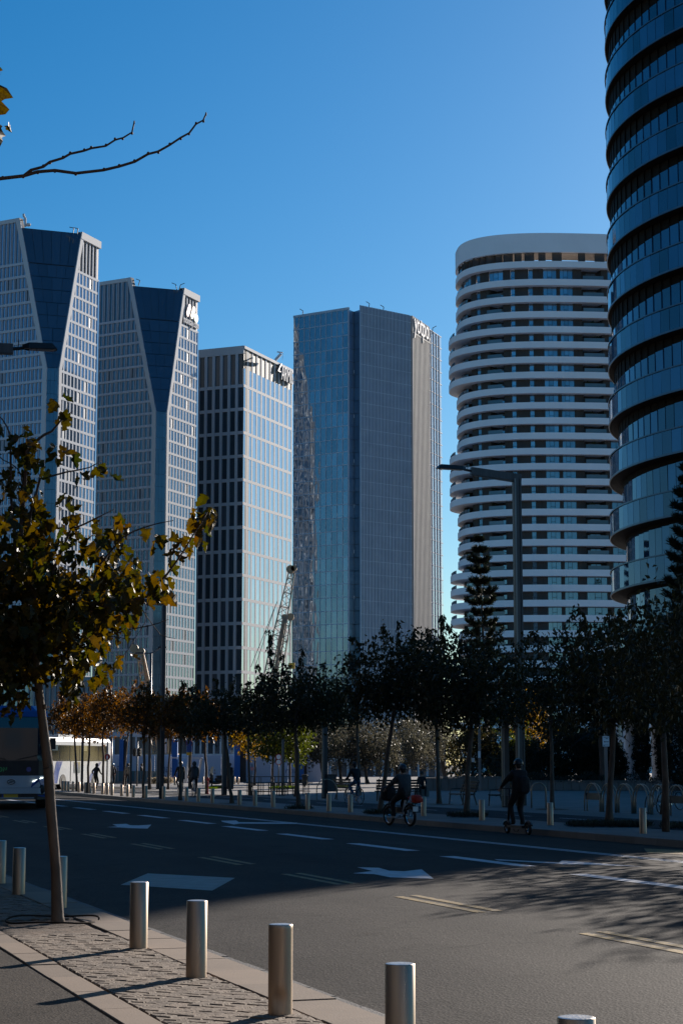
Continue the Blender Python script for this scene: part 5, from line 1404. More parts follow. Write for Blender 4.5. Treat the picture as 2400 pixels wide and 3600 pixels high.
_bx = G(214, 3010, .607); bollard(V((_bx.x, _bx.y, 0)), 'shaded steel bollard half hidden behind the mulberry trunk', g, rz=1.9)
_bx = G(4, 2955, .607); bollard(V((_bx.x, _bx.y, 0)), 'shaded steel bollard cut by the left picture edge', g, rz=2.9)
far = [(2259, 2929), (1933, 2900), (1693, 2883), (1488, 2868), (1231, 2855), (1156, 2851), (1081, 2846), (960, 2837), (897, 2832), (842, 2829), (747, 2822), (698, 2818), (656, 2816), (576, 2809), (513, 2806), (469, 2803), (449, 2800), (428, 2798), (394, 2796), (377, 2793), (361, 2792), (331, 2790), (317, 2788), (301, 2787), (278, 2785), (257, 2782), (240, 2781), (230, 2779), (220, 2779)]
for i, (u, v) in enumerate(far):
    p = GF(u, v); lb = 'brushed steel bollard on the far kerb, %s counting from the right' % ORD[i]
    if i == 0: lb = 'far kerb steel bollard in front of the parked bicycle'
    if i == 1: lb = 'far kerb steel bollard just right of the scooter rider'
    if i == 3: lb = 'far kerb steel bollard beside the red bag of the electric bike'
    if i == 4: lb = 'far kerb steel bollard in front of the cyclist in jeans'
    bollard(p, lb, 'steel bollards along the far kerb', rz=i * .7)
for i, (u, v) in enumerate([(615, 2760), (714, 2756), (824, 2757), (838, 2757), (1078, 2757)]):
    bollard(GF(u, v), 'small sunlit bollard at the back of the plaza, %s from the left' % ORD[i], 'steel bollards at the back of the plaza', rz=i)

# ------------------------------------------------------------------ lamp posts
def lamp(p, rz, H, arm, w, label, head=1.2, group='square lamp posts with a flat arm', tilt=.09, mtl=None):
    o = thing('lamp_post', label, 'lamp post', p, rz, group)
    mb = MB(); mb.box((0, 0, H / 2), (w, w * .55, H)); mb.build('post', mtl or M_POST, o)
    for sg in (-1, 1):
        mb = MB(); mb.box((sg * w * .36, -w * .31, H / 2 - .05), (w * .22, w * .10, H - .3)); mb.build('post_rib', M_POST_L if sg < 0 else (mtl or M_POST), o)
    mb = MB(); mb.box((0, 0, .25), (w * 1.12, w * .75, .5)); mb.build('post_foot', M_BLACK, o)
    mb = MB(); a = V((-w / 2 + .02, 0, H - w * .45)); b = V((-arm, 0, H - w * .45 + arm * tilt)); mb.bar(a + V((w, 0, 0)), b, w * .5, w * .9); mb.bar(a + V((0, 0, -w * .5)), b + V((0, 0, -w * .5)), w * .25, w * .16); mb.build('arm', mtl or M_POST, o)
    mb = MB(); c = b + V((-.1, 0, .02)); mb.tube([b, b + V((-.3, 0, .04))], .05, 8); mb.tube([c + V((-.05, .05 * math.cos(t), .16 + .09 * math.sin(t))) for t in [i * math.pi / 5 for i in range(9)]], .014, 5); mb.build('bracket', M_BLACK, o)
    h = MB(); x0, x1 = b.x - .25, b.x - .25 - head; z = b.z + .06; wd = .17
    h.add([(x0, -wd * .5, z - .03), (x0, wd * .5, z - .03), (x0 - .16, wd, z - .05), (x1, wd, z - .03), (x1, -wd, z - .03), (x0 - .16, -wd, z - .05),
           (x0, -wd * .4, z + .06), (x0, wd * .4, z + .06), (x0 - .18, wd * .8, z + .12), (x1 + .14, wd * .8, z + .13), (x1 + .14, -wd * .8, z + .13), (x0 - .18, -wd * .8, z + .12)],
          [(5, 4, 3, 2, 1, 0), (6, 7, 8, 9, 10, 11), (0, 1, 7, 6), (1, 2, 8, 7), (2, 3, 9, 8), (3, 4, 10, 9), (4, 5, 11, 10), (5, 0, 6, 11)])
    h.build('lamp_head', M_BLACK, o, fix=True)
    mb = MB(); mb.box(((x0 + x1) / 2 - .06, 0, z - .05), (head * .7, wd * 1.4, .02)); mb.build('lamp_lens', mat('lamp_lens', (.10, .09, .08), .3, var=.1, scale=4), o)
    return o
pA = GF(1830, 2832)
lamp(pA, 0.33, zat(1672, pA.y), 2.05, .34, 'tall square lamp post with an arm reaching over the road, behind the scooter rider', head=1.25)
pL = V((-12.9, 48, 0)); lamp(pL, math.pi + STREET * 0 + .25, P(0, 1152, 48).z - .30, 4.0, .30, 'lamp post beyond the left edge whose arm and flat head cross the leftmost tower', head=.95, tilt=.02)
pC = GF(568, 2808); lamp(pC, 0.1, zat(2117, pC.y), 1.4, .23, 'tall dark square lamp post among the brown-leaved trees', head=.9)
pB = GF(1777, 2838)
def pole(p, H, w, label, cat='post', name='post', mtl=None, group='square posts in the tree row', foot=True):
    o = thing(name, label, cat, p, .2, group); mb = MB(); mb.box((0, 0, H / 2), (w, w * .6, H)); mb.build('shaft', mtl or M_POST, o)
    mb = MB(); mb.box((-w * .34, -w * .34, H / 2), (w * .25, w * .12, H - .1)); mb.build('rib', M_POST_L, o)
    if foot: mb = MB(); mb.box((0, 0, .22), (w * 1.1, w * .7, .44)); mb.build('foot', M_BLACK, o)
    return o
pole(pB, zat(2475, pB.y), .27, 'square post left of the tall lamp post, its top lost in the leaves')
for (u, v, vt, w, lb, cab) in ((788, 2795, 2570, .26, 'square post carrying a grey meter cabinet left of the picnic frames', (808, 2752, .33, .70)), (1141, 2807, 2560, .26, 'square post carrying a dark meter cabinet right of the picnic frames', (1163, 2754, .46, .80))):
    p = GF(u, v); o = pole(p, zat(vt, p.y), w, lb)
    c = P(cab[0], cab[1], p.y - .1) - p; mb = MB(); mb.box(c, (cab[2], .3, cab[3])); mb.build('cabinet', M_POST, o); mb = MB(); mb.box(c + V((0, 0, cab[3] / 2 + .02)), (cab[2] + .06, .36, .04)); mb.build('cabinet_lid', M_BLACK, o)
    mb = MB(); mb.box(c + V((0, -.16, 0)), (cab[2] * .8, .012, cab[3] * .85)); mb.build('cabinet_door', M_POST_L if u > 1000 and 0 else M_POST, o)
for (u, v, vt, w, lb) in ((288, 2782, 2420, .16, 'dark square post left of the person in black with the motorcycle'), (300, 2768, 2440, .14, 'grey square post just behind another post near the coach'), (555, 2774, 2560, .2, 'dark post close behind the tall lamp post'), (459, 2772, 2560, .16, 'grey post right of the person in a beige top'), (994, 2768, 2600, .2, 'grey post behind the picnic frames'), (668, 2770, 2560, .18, 'brown post behind the right cyclist')):
    p = GF(u, v); pole(p, zat(vt, p.y), w, lb)
p = GF(525, 2776); o = thing('lamp_post', 'slim lamp post with a bent head in front of the beige crane', 'lamp post', p); H = zat(2300, p.y)
mb = MB(); mb.tube([(0, 0, 0), (0, 0, H)], [.10, .07], 10); mb.build('post', M_POST, o, smooth=True)
mb = MB(); mb.tube([(-.45, 0, H), (-.1, 0, H), (.25, 0, H + .12), (.55, 0, H + .35)], .045, 6); mb.build('arm', M_POST_L, o)
mb = MB(); mb.box((.75, 0, H + .40), (.55, .25, .10)); mb.build('lamp_head', M_POST, o); mb = MB(); mb.box((-.75, 0, H + .02), (.55, .25, .10)); mb.build('lamp_head', M_POST, o)

# ------------------------------------------------------------------ signs and signals
def post_round(p, H, r, name, label, cat, group=None):
    o = thing(name, label, cat, p, 0, group); mb = MB(); mb.tube([(0, 0, 0), (0, 0, H)], r, 10); mb.build('post', M_POST_L, o, smooth=True); return o
M_RED = mat('sign_red', (.45, .02, .025), .4, var=.06, scale=2); M_SWHITE = mat('sign_face_white', (.78, .78, .78), .4, var=.04, scale=2)
M_BLUE_S = mat('sign_blue', (.02, .08, .32), .4, var=.06, scale=2); M_YEL = mat('sign_yellow', (.75, .42, .03), .4, var=.06, scale=2); M_ORANGE = mat('sign_orange', (.75, .14, .03), .45, var=.06, scale=2)
def disc(mb, c, r, y, n=24, rot=0.0, d=.02):
    pts = [V((c[0] + r * math.cos(rot + 2 * math.pi * i / n), y, c[1] + r * math.sin(rot + 2 * math.pi * i / n))) for i in range(n)]
    bk = [p + V((0, d, 0)) for p in pts]; k = len(pts)
    mb.add(pts + bk, [tuple(range(k)), tuple(range(2 * k - 1, k - 1, -1))] + [((i + 1) % k, i, i + k, (i + 1) % k + k) for i in range(k)])
p = GF(376, 2776); H = zat(2610, p.y); o = post_round(p, H, .05, 'stop_sign', 'red octagonal stop sign with a raised white hand', 'stop sign')
cz = zat(2664, p.y); mb = MB(); disc(mb, (0, cz), .22, -.07, 8, math.pi / 8); mb.build('sign_border', M_SWHITE, o)
mb = MB(); disc(mb, (0, cz), .195, -.085, 8, math.pi / 8); mb.build('sign_plate', M_RED, o)
mb = MB()
hand = [(-.045, -.13), (.03, -.13), (.06, -.06), (.075, .03), (.06, .035), (.045, -.01), (.045, .09), (.028, .095), (.024, .02), (.020, .115), (0, .12), (-.002, .02), (-.012, .105), (-.03, .10), (-.026, .01), (-.04, .075), (-.056, .07), (-.055, -.04)]
mb.add([(x, -.092, cz + z) for x, z in hand], [tuple(range(len(hand)))]); ob = mb.build('hand_symbol', M_SWHITE, o)
def signal(u, v, vt, vh, hh, lb):
    p = GF(u, v); o = post_round(p, zat(vt, p.y), .06, 'traffic_light', lb, 'traffic light', 'traffic lights'); z = zat(vh, p.y)
    for dx in (-.22, .16):
        mb = MB(); mb.box((dx, -.02, z), (.26, .22, hh)); b_ = mb.build('signal_head', M_BLACK, o)
        for k in range(3):
            mb = MB(); c = V((dx, -.14, z + hh * (.32 - .32 * k))); mb.tube([c, c + V((0, -.12, -.02))], .09, 12, cap=False); v_ = mb.build('visor', M_BLACK, b_)
signal(482, 2764, 2610, 2647, .62, 'black traffic light seen from behind beside the walking man')
signal(366, 2766, 2600, 2632, .55, 'black traffic light partly hidden behind the stop sign')
p = GF(391, 2766); o = post_round(p, zat(2600, p.y), .07, 'banner_post', 'post with an orange panel above the blue helmet walker', 'sign'); mb = MB(); mb.box((-.1, -.08, zat(2648, p.y)), (.2, .04, .52)); mb.build('orange_panel', M_ORANGE, o); mb = MB(); mb.box((-.08, -.08, zat(2622, p.y)), (.18, .04, .36)); mb.build('blue_panel', M_BLUE_S, o)
p = GF(664, 2772); o = post_round(p, zat(2605, p.y), .05, 'street_sign', 'sign stack with a round plate, a blue plate and a yellow plate', 'sign')
mb = MB(); disc(mb, (0, zat(2616, p.y)), .20, -.08); mb.build('round_plate', M_BLUE_S, o); mb = MB(); disc(mb, (0, zat(2616, p.y)), .23, -.06); mb.build('plate_rim', M_RED, o)
for v_, h_, mt, nm in ((2636, .42, M_BLUE_S, 'blue_plate'), (2653, .20, M_YEL, 'yellow_plate')): mb = MB(); mb.box((0, -.07, zat(v_, p.y)), (.36, .03, h_)); mb.build(nm, mt, o)
p = GF(979, 2768); o = post_round(p, zat(2655, p.y), .05, 'street_sign', 'pair of red ringed round signs one above the other', 'sign')
for v_ in (2664, 2682): mb = MB(); disc(mb, (0, zat(v_, p.y)), .22, -.06); mb.build('sign_rim', M_RED, o); mb = MB(); disc(mb, (0, zat(v_, p.y)), .17, -.07); mb.build('sign_plate', M_SWHITE, o)
p = V(GF(2131, 2790)); o = thing('street_sign', 'white notice sign with a left pointing arrow on a square post', 'sign', p, 0, None)
mb = MB(); mb.box((0, 0, zat(2495, p.y) / 2), (.17, .12, zat(2495, p.y))); mb.build('post', M_POST_L, o)
a = zat(2592, p.y); b = zat(2628, p.y); mb = MB(); mb.box((0, -.09, (a + b) / 2), (.38, .02, a - b)); mb.build('sign_plate', M_SWHITE, o); mid = (a + b) / 2
mb = MB(); mb.add([(.16, -.103, mid - .04), (.16, -.103, mid - .01), (-.06, -.103, mid - .01), (-.06, -.103, mid + .02), (-.13, -.103, mid - .025), (-.06, -.103, mid - .07), (-.06, -.103, mid - .04)], [(6, 0, 1, 2), (3, 4, 5, 6)]); mb.build('arrow', M_BLACK, o)
mb = MB(); mb.box((0, -.103, a - .07), (.30, .004, .02)); mb.box((.05, -.103, a - .14), (.14, .004, .03)); mb.box((.04, -.103, b + .08), (.22, .004, .02)); mb.box((-.12, -.103, b + .07), (.06, .004, .05)); mb.build('print', M_BLACK, o)
p = V(GF(1686, 2780)); o = thing('street_sign', 'small white notice on a slim pale post in front of the clipped hedge', 'sign', p)
mb = MB(); mb.box((0, 0, zat(2506, p.y) / 2), (.16, .12, zat(2506, p.y))); mb.build('post', M_POST_L, o); mb = MB(); mb.box((-.03, -.09, zat(2656, p.y)), (.16, .02, .42)); mb.build('sign_plate', M_SWHITE, o)
p = GF(1640, 2865) + V((.22, -.05, 1.85 - .06)); o = thing('paper_tag', 'small white paper tag tied to a street tree trunk', 'tag', p, .2); mb = MB(); mb.box((0, 0, 0), (.10, .006, .13)); mb.build('sheet', M_SWHITE, o); mb = MB(); mb.tube([(-.05, 0, .05), (-.20, .0, .07)], .004, 4); mb.build('string', M_BLACK, o)
p = GF(886, 2768); o = post_round(p, zat(2690, p.y), .04, 'street_sign', 'small square pinkish sign left of the picnic frames', 'sign'); mb = MB(); mb.box((0, -.05, zat(2705, p.y)), (.24, .02, .27)); mb.build('sign_plate', mat('pink_sign', (.45, .2, .22), .5), o)
p = GF(731, 2792); o = thing('fire_hydrant', 'slim red hydrant pipe beside the brown-leaved tree', 'hydrant', p); mb = MB(); mb.lathe([(.07, 0), (.07, .04), (.035, .06), (.035, .75), (.055, .78), (.055, .9), (.03, .95)], n=12); mb.build('barrel', M_RED, o); mb = MB(); mb.tube([(-.12, 0, .82), (.12, 0, .82)], .032, 8); mb.build('outlet', M_RED, o)
p = GF(1071, 2766); o = thing('litter_bin', 'dark litter bin at the right end of the picnic frames', 'bin', p); mb = MB(); mb.lathe([(.18, .1), (.22, .85), (.24, .86), (.24, .9), (.15, .92)], n=14); mb.build('drum', M_BLACK, o); mb = MB(); mb.tube([(0, 0, 0), (0, 0, .2)], .05, 8); mb.build('foot', M_DARKMETAL, o)

# ------------------------------------------------------------------ bicycle hoops
def hoop(p, rz, W, H, label, panel=False, group='steel bicycle hoops'):
    o = thing('bicycle_hoop', label, 'bike rack', p, rz, group)
    for dy in (-.05, .05):
        pts = [(-W / 2, dy, -.02), (-W / 2, dy, H - W / 2)] + [(W / 2 * -math.cos(t), dy, H - W / 2 + W / 2 * math.sin(t)) for t in [i * math.pi / 10 for i in range(1, 10)]] + [(W / 2, dy, H - W / 2), (W / 2, dy, -.02)]
        mb = MB(); mb.tube(pts, .024, 8); mb.build('tube', M_STEEL, o, smooth=True)
    if panel: mb = MB(); mb.box((0, 0, H * .53), (W - .06, .03, .24)); mb.build('panel', M_POST, o)
    return o
HP = [((2058, 2112), 2850, True, 'left hoop of the long rack, with a dark panel, behind the pinkish trunk'), ((2116, 2166), 2853, False, 'hoop of the long rack crossed by the pinkish trunk'), ((2170, 2224), 2856, False, 'hoop of the long rack just left of the parked bicycle'),
      ((2229, 2282), 2859, False, 'hoop of the long rack that the parked bicycle leans on'), ((2288, 2346), 2863, False, 'hoop of the long rack over the rear wheel of the parked bicycle'), ((2352, 2410), 2867, True, 'hoop of the long rack at the right picture edge'), ((1867, 1918), 2840, False, 'lone hoop right behind the scooter rider'), ((1113, 1184), 2811, False, 'lone hoop around the dark meter cabinet post')]
for (a, b), v, pn, lb in HP:
    A_, B_ = GF(a, v), GF(b, v + (3 if v > 2845 else 0)); c = (A_ + B_) / 2; hoop(c, math.atan2((B_ - A_).y, (B_ - A_).x), (B_ - A_).length, .98 if v > 2845 else .95, 'steel ' + lb, pn)

# ------------------------------------------------------------------ benches and picnic frames
M_SLAT = mat('dark_slat', (.030, .024, .020), .55, var=.3, scale=4, stretch=(1, 8, 8))
def bench(p, rz, Lb, label):
    """seat faces local -Y ... back at +Y"""
    o = thing('bench', label, 'bench', p, rz, 'dark slatted benches')
    for k in range(4): mb = MB(); mb.box((0, -.22 + .13 * k, .44), (Lb, .10, .035)); mb.build('seat_slat', M_SLAT, o)
    for k in range(4):
        z = .56 + .12 * k; mb = MB(); mb.box((0, .26 + .045 * k, z), (Lb, .03, .09)); mb.build('back_slat', M_SLAT, o)
    for x in (-Lb / 2 + .12, Lb / 2 - .12):
        mb = MB(); mb.tube([(x, .42, 1.0), (x, .22, .46), (x, .02, .40)], .028, 6); mb.tube([(x, .2, .44), (x, .34, .0)], .03, 6); mb.tube([(x, -.26, .42), (x, -.30, .0)], .028, 6); mb.tube([(x, .2, .42), (x, -.28, .42)], .025, 6); mb.build('side_frame', M_BLACK, o)
        mb = MB(); mb.tube([(x, -.26, .44), (x, -.24, .64), (x, .22, .66)], .018, 6); mb.build('armrest', M_BLACK, o)
    return o
bench(GF(1395, 2816), math.pi + .12, 2.0, 'long dark bench seen from behind, right of the electric bike rider')
bench(GF(1625, 2829), -math.pi / 2 + .35, 1.6, 'dark bench seen end on, left of the tree with the paper tag')
bench(GF(1765, 2832), -math.pi / 2 - .5, 1.6, 'dark bench half hidden behind the square post and scooter rider')
bench(GF(1225, 2810), math.pi / 2 + .5, 1.7, 'dark bench partly behind the cyclist in jeans')
def picnic(p, rz, Lt, label, wd=.8):
    o = thing('picnic_table', label, 'picnic table', p, rz, 'black picnic frames')
    for k in range(4): mb = MB(); mb.box((0, -.3 + .2 * k, 1.0), (Lt, .17, .035)); mb.build('table_slat', M_SLAT, o)
    for sg in (-1, 1):
        mb = MB(); mb.box((0, sg * .85, .66), (Lt + .2, .30, .035)); mb.build('bench_slat', M_SLAT, o)
        mb = MB(); mb.tube([(-Lt / 2, sg * .85, .22), (Lt / 2, sg * .85, .22)], .018, 5); mb.build('foot_rail', M_BLACK, o)
        for k in range(7):
            x = -Lt / 2 + .08 + (Lt - .16) * k / 6; mb = MB(); mb.tube([(x, sg * .85, 0), (x, sg * .85, .66)], .018, 5); mb.build('leg', M_BLACK, o)
    for x in (-Lt / 2 + .05, -Lt / 6, Lt / 6, Lt / 2 - .05):
        for y in (-.3, .3): mb = MB(); mb.tube([(x, y, 0), (x, y, 1.0)], .02, 5); mb.build('leg', M_BLACK, o)
    return o
picnic(GF(935, 2797), .22, 1.9, 'left black picnic table with slim frame benches'); picnic(GF(1020, 2795), .22, 1.9, 'right black picnic table with slim frame benches')

# ------------------------------------------------------------------ people
SKIN = mat('skin', (.32, .18, .12), .55, var=.1, scale=6)
def cloth(nm, c): return mat(nm, c, .85, var=.25, scale=6, bump=.5, bscale=14)
C_BLACK = cloth('black_cloth', (.012, .012, .014)); C_JEANS = cloth('blue_jeans', (.035, .09, .17)); C_GREY = cloth('grey_jacket', (.05, .052, .056)); C_BEIGE = cloth('beige_cloth', (.22, .17, .12)); C_NAVY = cloth('navy_cloth', (.02, .025, .04)); C_SHOE = mat('white_shoe', (.55, .55, .55), .6); C_DSHOE = mat('dark_shoe', (.02, .02, .02), .6); HAIR = mat('dark_hair', (.012, .009, .008), .6, var=.4, scale=30)
def ik(a, b, l1, l2, hint):
    a, b = V(a), V(b); d = b - a; L_ = min(d.length, (l1 + l2) * .995); d.normalize(); h = V(hint) - d * V(hint).dot(d); h.normalize()
    x = (l1 * l1 - l2 * l2 + L_ * L_) / (2 * L_); y = math.sqrt(max(0, l1 * l1 - x * x)); return a + d * x + h * y, a + d * L_
def person(loc, rz, label, hip, lean, hands, feet, top=C_BLACK, leg=C_BLACK, shoe=C_DSHOE, head='hair', headp=0.0, helmet=None, footdir=None, knee=(0, 1, .1), elbow=(0, -.6, -.8), bulk=1.0, group='people on the street', scale=1.0, hairmat=None):
    """local frame: faces +Y. hip: pelvis point; lean: forward lean in radians; hands, feet: (left, right) targets"""
    root = thing('person', label, 'person', loc, rz, group); root.scale = (scale,) * 3
    hip = V(hip); up = V((0, math.sin(lean), math.cos(lean)))
    vs, es, rs, mt = [], [], [], []
    def nv(p, r, rr=None): vs.append(tuple(p)); rs.append((r, rr or r)); return len(vs) - 1
    p0 = nv(hip, .135 * bulk); p1 = nv(hip + up * .20, .13 * bulk); chest = hip + up * .40; p2 = nv(chest, .155 * bulk); nk = hip + up * .53; p3 = nv(nk, .07)
    hd = V((0, math.sin(lean * .25 + headp), math.cos(lean * .25 + headp))); p4 = nv(nk + hd * .09, .066); hc = nk + hd * .17; p5 = nv(hc + V((0, .015, 0)), .088); p6 = nv(nk + hd * .245, .07)
    es += [(p0, p1), (p1, p2), (p2, p3), (p3, p4), (p4, p5), (p5, p6)]
    segs = [(hip, chest, 0), (chest, nk, 0), (nk + hd * .06, nk + hd * .26, 3)]; hand_pts = []
    for sgn, tgt in ((-1, hands[0]), (1, hands[1])):
        sh = chest + V((sgn * .175, 0, 0)) + up * .07; eb, wr = ik(sh, tgt, .29, .26, (sgn * .5, elbow[1], elbow[2]))
        a = nv(sh, .078 * bulk); b = nv(eb, .056 * bulk); c = nv(wr, .042); dv = (wr - eb).normalized(); d = nv(wr + dv * .075, .034, .02)
        es += [(p2, a), (a, b), (b, c), (c, d)]; segs += [(sh, eb, 0), (eb, wr, 0), (wr + dv * .02, wr + dv * .14, 3)]; hand_pts.append((wr + dv * .075, dv, sgn))
    fd = footdir or [(0, 1, 0), (0, 1, 0)]
    for sgn, tgt, f in ((-1, feet[0], fd[0]), (1, feet[1], fd[1])):
        hp = hip + V((sgn * .095, 0, -.04)); kn, an = ik(hp, V(tgt) + V((0, 0, .08)), .44, .43, (sgn * .15, knee[1], knee[2])); f = V(f).normalized()
        a = nv(hp, .10 * bulk); b = nv(kn, .068 * bulk); c = nv(an, .048); d = nv(an + f * .13 - V((0, 0, .045)), .045, .034); h = nv(an - f * .04 - V((0, 0, .04)), .038)
        es += [(p0, a), (a, b), (b, c), (c, d), (c, h)]; segs += [(hp, kn, 1), (kn, an + (an - kn).normalized() * -.03, 1), (an - V((0, 0, .03)), an + f * .17 - V((0, 0, .05)), 2)]
    me = bpy.data.meshes.new('body'); me.from_pydata(vs, es, []); o = bpy.data.objects.new('body', me); COL.objects.link(o)
    sk = o.modifiers.new('skin', 'SKIN'); sk.use_smooth_shade = True
    for i, v in enumerate(me.skin_vertices[0].data): v.radius = rs[i]; v.use_root = (i == 0)
    sb = o.modifiers.new('sub', 'SUBSURF'); sb.levels = 1; sb.render_levels = 1
    bpy.context.view_layer.update()
    m2 = bpy.data.meshes.new_from_object(o.evaluated_get(bpy.context.evaluated_depsgraph_get())); m2.name = 'body'
    bpy.data.objects.remove(o); m2.materials.clear()
    for m_ in (top, leg, shoe, SKIN): m2.materials.append(m_)
    bm = bmesh.new(); bm.from_mesh(m2)
    def near(p):
        best, bi = 9, 0
        for a, b, i in segs:
            ab = b - a; t = max(0, min(1, (p - a).dot(ab) / max(1e-9, ab.length_squared))); d = (a + ab * t - p).length
            if i == 3: d *= .92
            if d < best: best, bi = d, i
        return bi
    for f in bm.faces: f.material_index = near(f.calc_center_median()); f.smooth = True
    bm.to_mesh(m2); bm.free()
    # fingers, nose, ears joined to the same mesh
    mb = MB()
    for (c, dv, sgn) in hand_pts:
        side = dv.cross(V((0, 0, 1))); side = side.normalized() if side.length > .1 else V((1, 0, 0)); dn = side.cross(dv)
        if dn.z > 0: dn = -dn
        for k in range(4):
            q = c + side * (-.027 + .018 * k) + dv * .02; ln = (.062, .072, .068, .052)[k]; mb.tube([q, q + dv * ln * .5 + dn * .012, q + dv * ln * .62 + dn * ln * .6], [.0095, .0088, .0075], 6)
        q = c - side * sgn * .03 - dv * .02; mb.tube([q, q - side * sgn * .025 + dv * .03 + dn * .015, q - side * sgn * .02 + dv * .055 + dn * .03], [.011, .010, .008], 6)
    fx = V((0, math.cos(headp), -math.sin(headp)))
    mb.ell(hc + fx * .105, (.014, .018, .022), 8, 5)
    for sgn in (-1, 1): mb.ell(hc + V((sgn * .086, 0, -.005)), (.012, .022, .032), 8, 5); mb.ell(hc + fx * .088 + V((sgn * .034, 0, .022)), (.014, .008, .009), 6, 4)
    mb.ell(hc + fx * .092 + V((0, 0, -.045)), (.024, .010, .008), 6, 4)
    em = mb.mesh('x', SKIN, True); bm = bmesh.new(); bm.from_mesh(m2); n0 = len(bm.faces); bm.from_mesh(em); bm.faces.ensure_lookup_table()
    for f in bm.faces[n0:]: f.material_index = 3
    bm.to_mesh(m2); bm.free(); bpy.data.meshes.remove(em)
    link('body', m2, root)
    hb = MB()
    if head == 'hair': hb.ell(hc + V((0, -.012, .028)), (.100, .112, .105), 14, 10); hb.ell(hc + V((0, -.05, -.04)), (.085, .06, .08), 12, 8); hb.build('hair', hairmat or HAIR, root, smooth=True)
    if head == 'hood': hb.ell(hc + V((0, -.02, .01)), (.118, .125, .135), 14, 10); hb.ell(nk + V((0, -.05, .02)), (.13, .10, .08), 12, 8); hb.build('hood', top, root, smooth=True)
    if head == 'helmet':
        hb.ell(hc + V((0, -.04, -.045)), (.082, .06, .07), 12, 8); hb.build('hair', HAIR, root, smooth=True)
        h2 = MB(); n, m_ = 16, 7; c0 = hc + V((0, -.005, .02)); vsx, fsx = [], []
        for i in range(m_ + 1):
            th = (math.pi * .54) * i / m_
            for j in range(n): a = 2 * math.pi * j / n; vsx.append(c0 + V((.122 * math.sin(th) * math.cos(a), .142 * math.sin(th) * math.sin(a), .135 * math.cos(th))))
        for i in range(m_):
            for j in range(n): fsx.append((i * n + j, (i + 1) * n + j, (i + 1) * n + (j + 1) % n, i * n + (j + 1) % n))
        h2.add(vsx, fsx); h2.tube([c0 + V((.122 * math.cos(a), .142 * math.sin(a), -.014)) for a in [i * math.pi / 8 for i in range(16)]], .012, 5, closed=True); h2.build('helmet', helmet, root, smooth=True)
    return root
def bag(p, rz, r, label, mtl, cat='bag', name='bag'):
    o = thing(name, label, cat, p, rz); mb = MB(); mb.ell((0, 0, 0), r, 12, 8)
    for i, v in enumerate(mb.v): mb.v[i] = tuple(math.copysign(abs(c / r[k]) ** .6, c) * r[k] for k, c in enumerate(v))
    mb.build('body', mtl, o, smooth=True); mb = MB(); mb.box((0, -r[1] * 1.0, -r[2] * .3), (r[0] * 1.3, r[1] * .35, r[2] * .8)); mb.build('pocket', mtl, o)
    for s in (-1, 1): mb = MB(); mb.tube([(s * r[0] * .5, r[1] * .8, r[2] * .8), (s * r[0] * .55, r[1] * 1.7, r[2] * .3), (s * r[0] * .5, r[1] * .9, -r[2] * .8)], .012, 5); mb.build('strap', mtl, o)
    return o
# ------------------------------------------------------------------ bicycles and scooters
def wheel(root, c, r, tr, nsp=14, ax='x', name='wheel', lean=0.0):
    mb = MB(); ring = lambda R_, n=28: [V((0, R_ * math.cos(a), R_ * math.sin(a))) + V(c) for a in [2 * math.pi * i / n for i in range(n)]]
    mb.tube(ring(r - tr * 1.6), tr * .45, 5, closed=True); mb.tube([V(c) + V((-.05, 0, 0)), V(c) + V((.05, 0, 0))], .022, 8)
    for i in range(nsp): a = 2 * math.pi * i / nsp; mb.tube([V(c) + V((.025 if i % 2 else -.025, .02 * math.cos(a), .02 * math.sin(a))), V(c) + V((0, (r - tr * 1.6) * math.cos(a), (r - tr * 1.6) * math.sin(a)))], .0022, 3)
    w_ = mb.build(name, M_CHROME, root); mb = MB(); mb.tube(ring(r - tr), tr, 8, closed=True); mb.build('tyre', M_RUBBER, w_, smooth=True); return w_
M_FRAME = mat('bicycle_paint_grey', (.36, .37, .38), .35, metal=.3, var=.1, scale=5); M_FRAME_W = mat('bicycle_paint_white', (.5, .5, .5), .4, var=.1, scale=5)
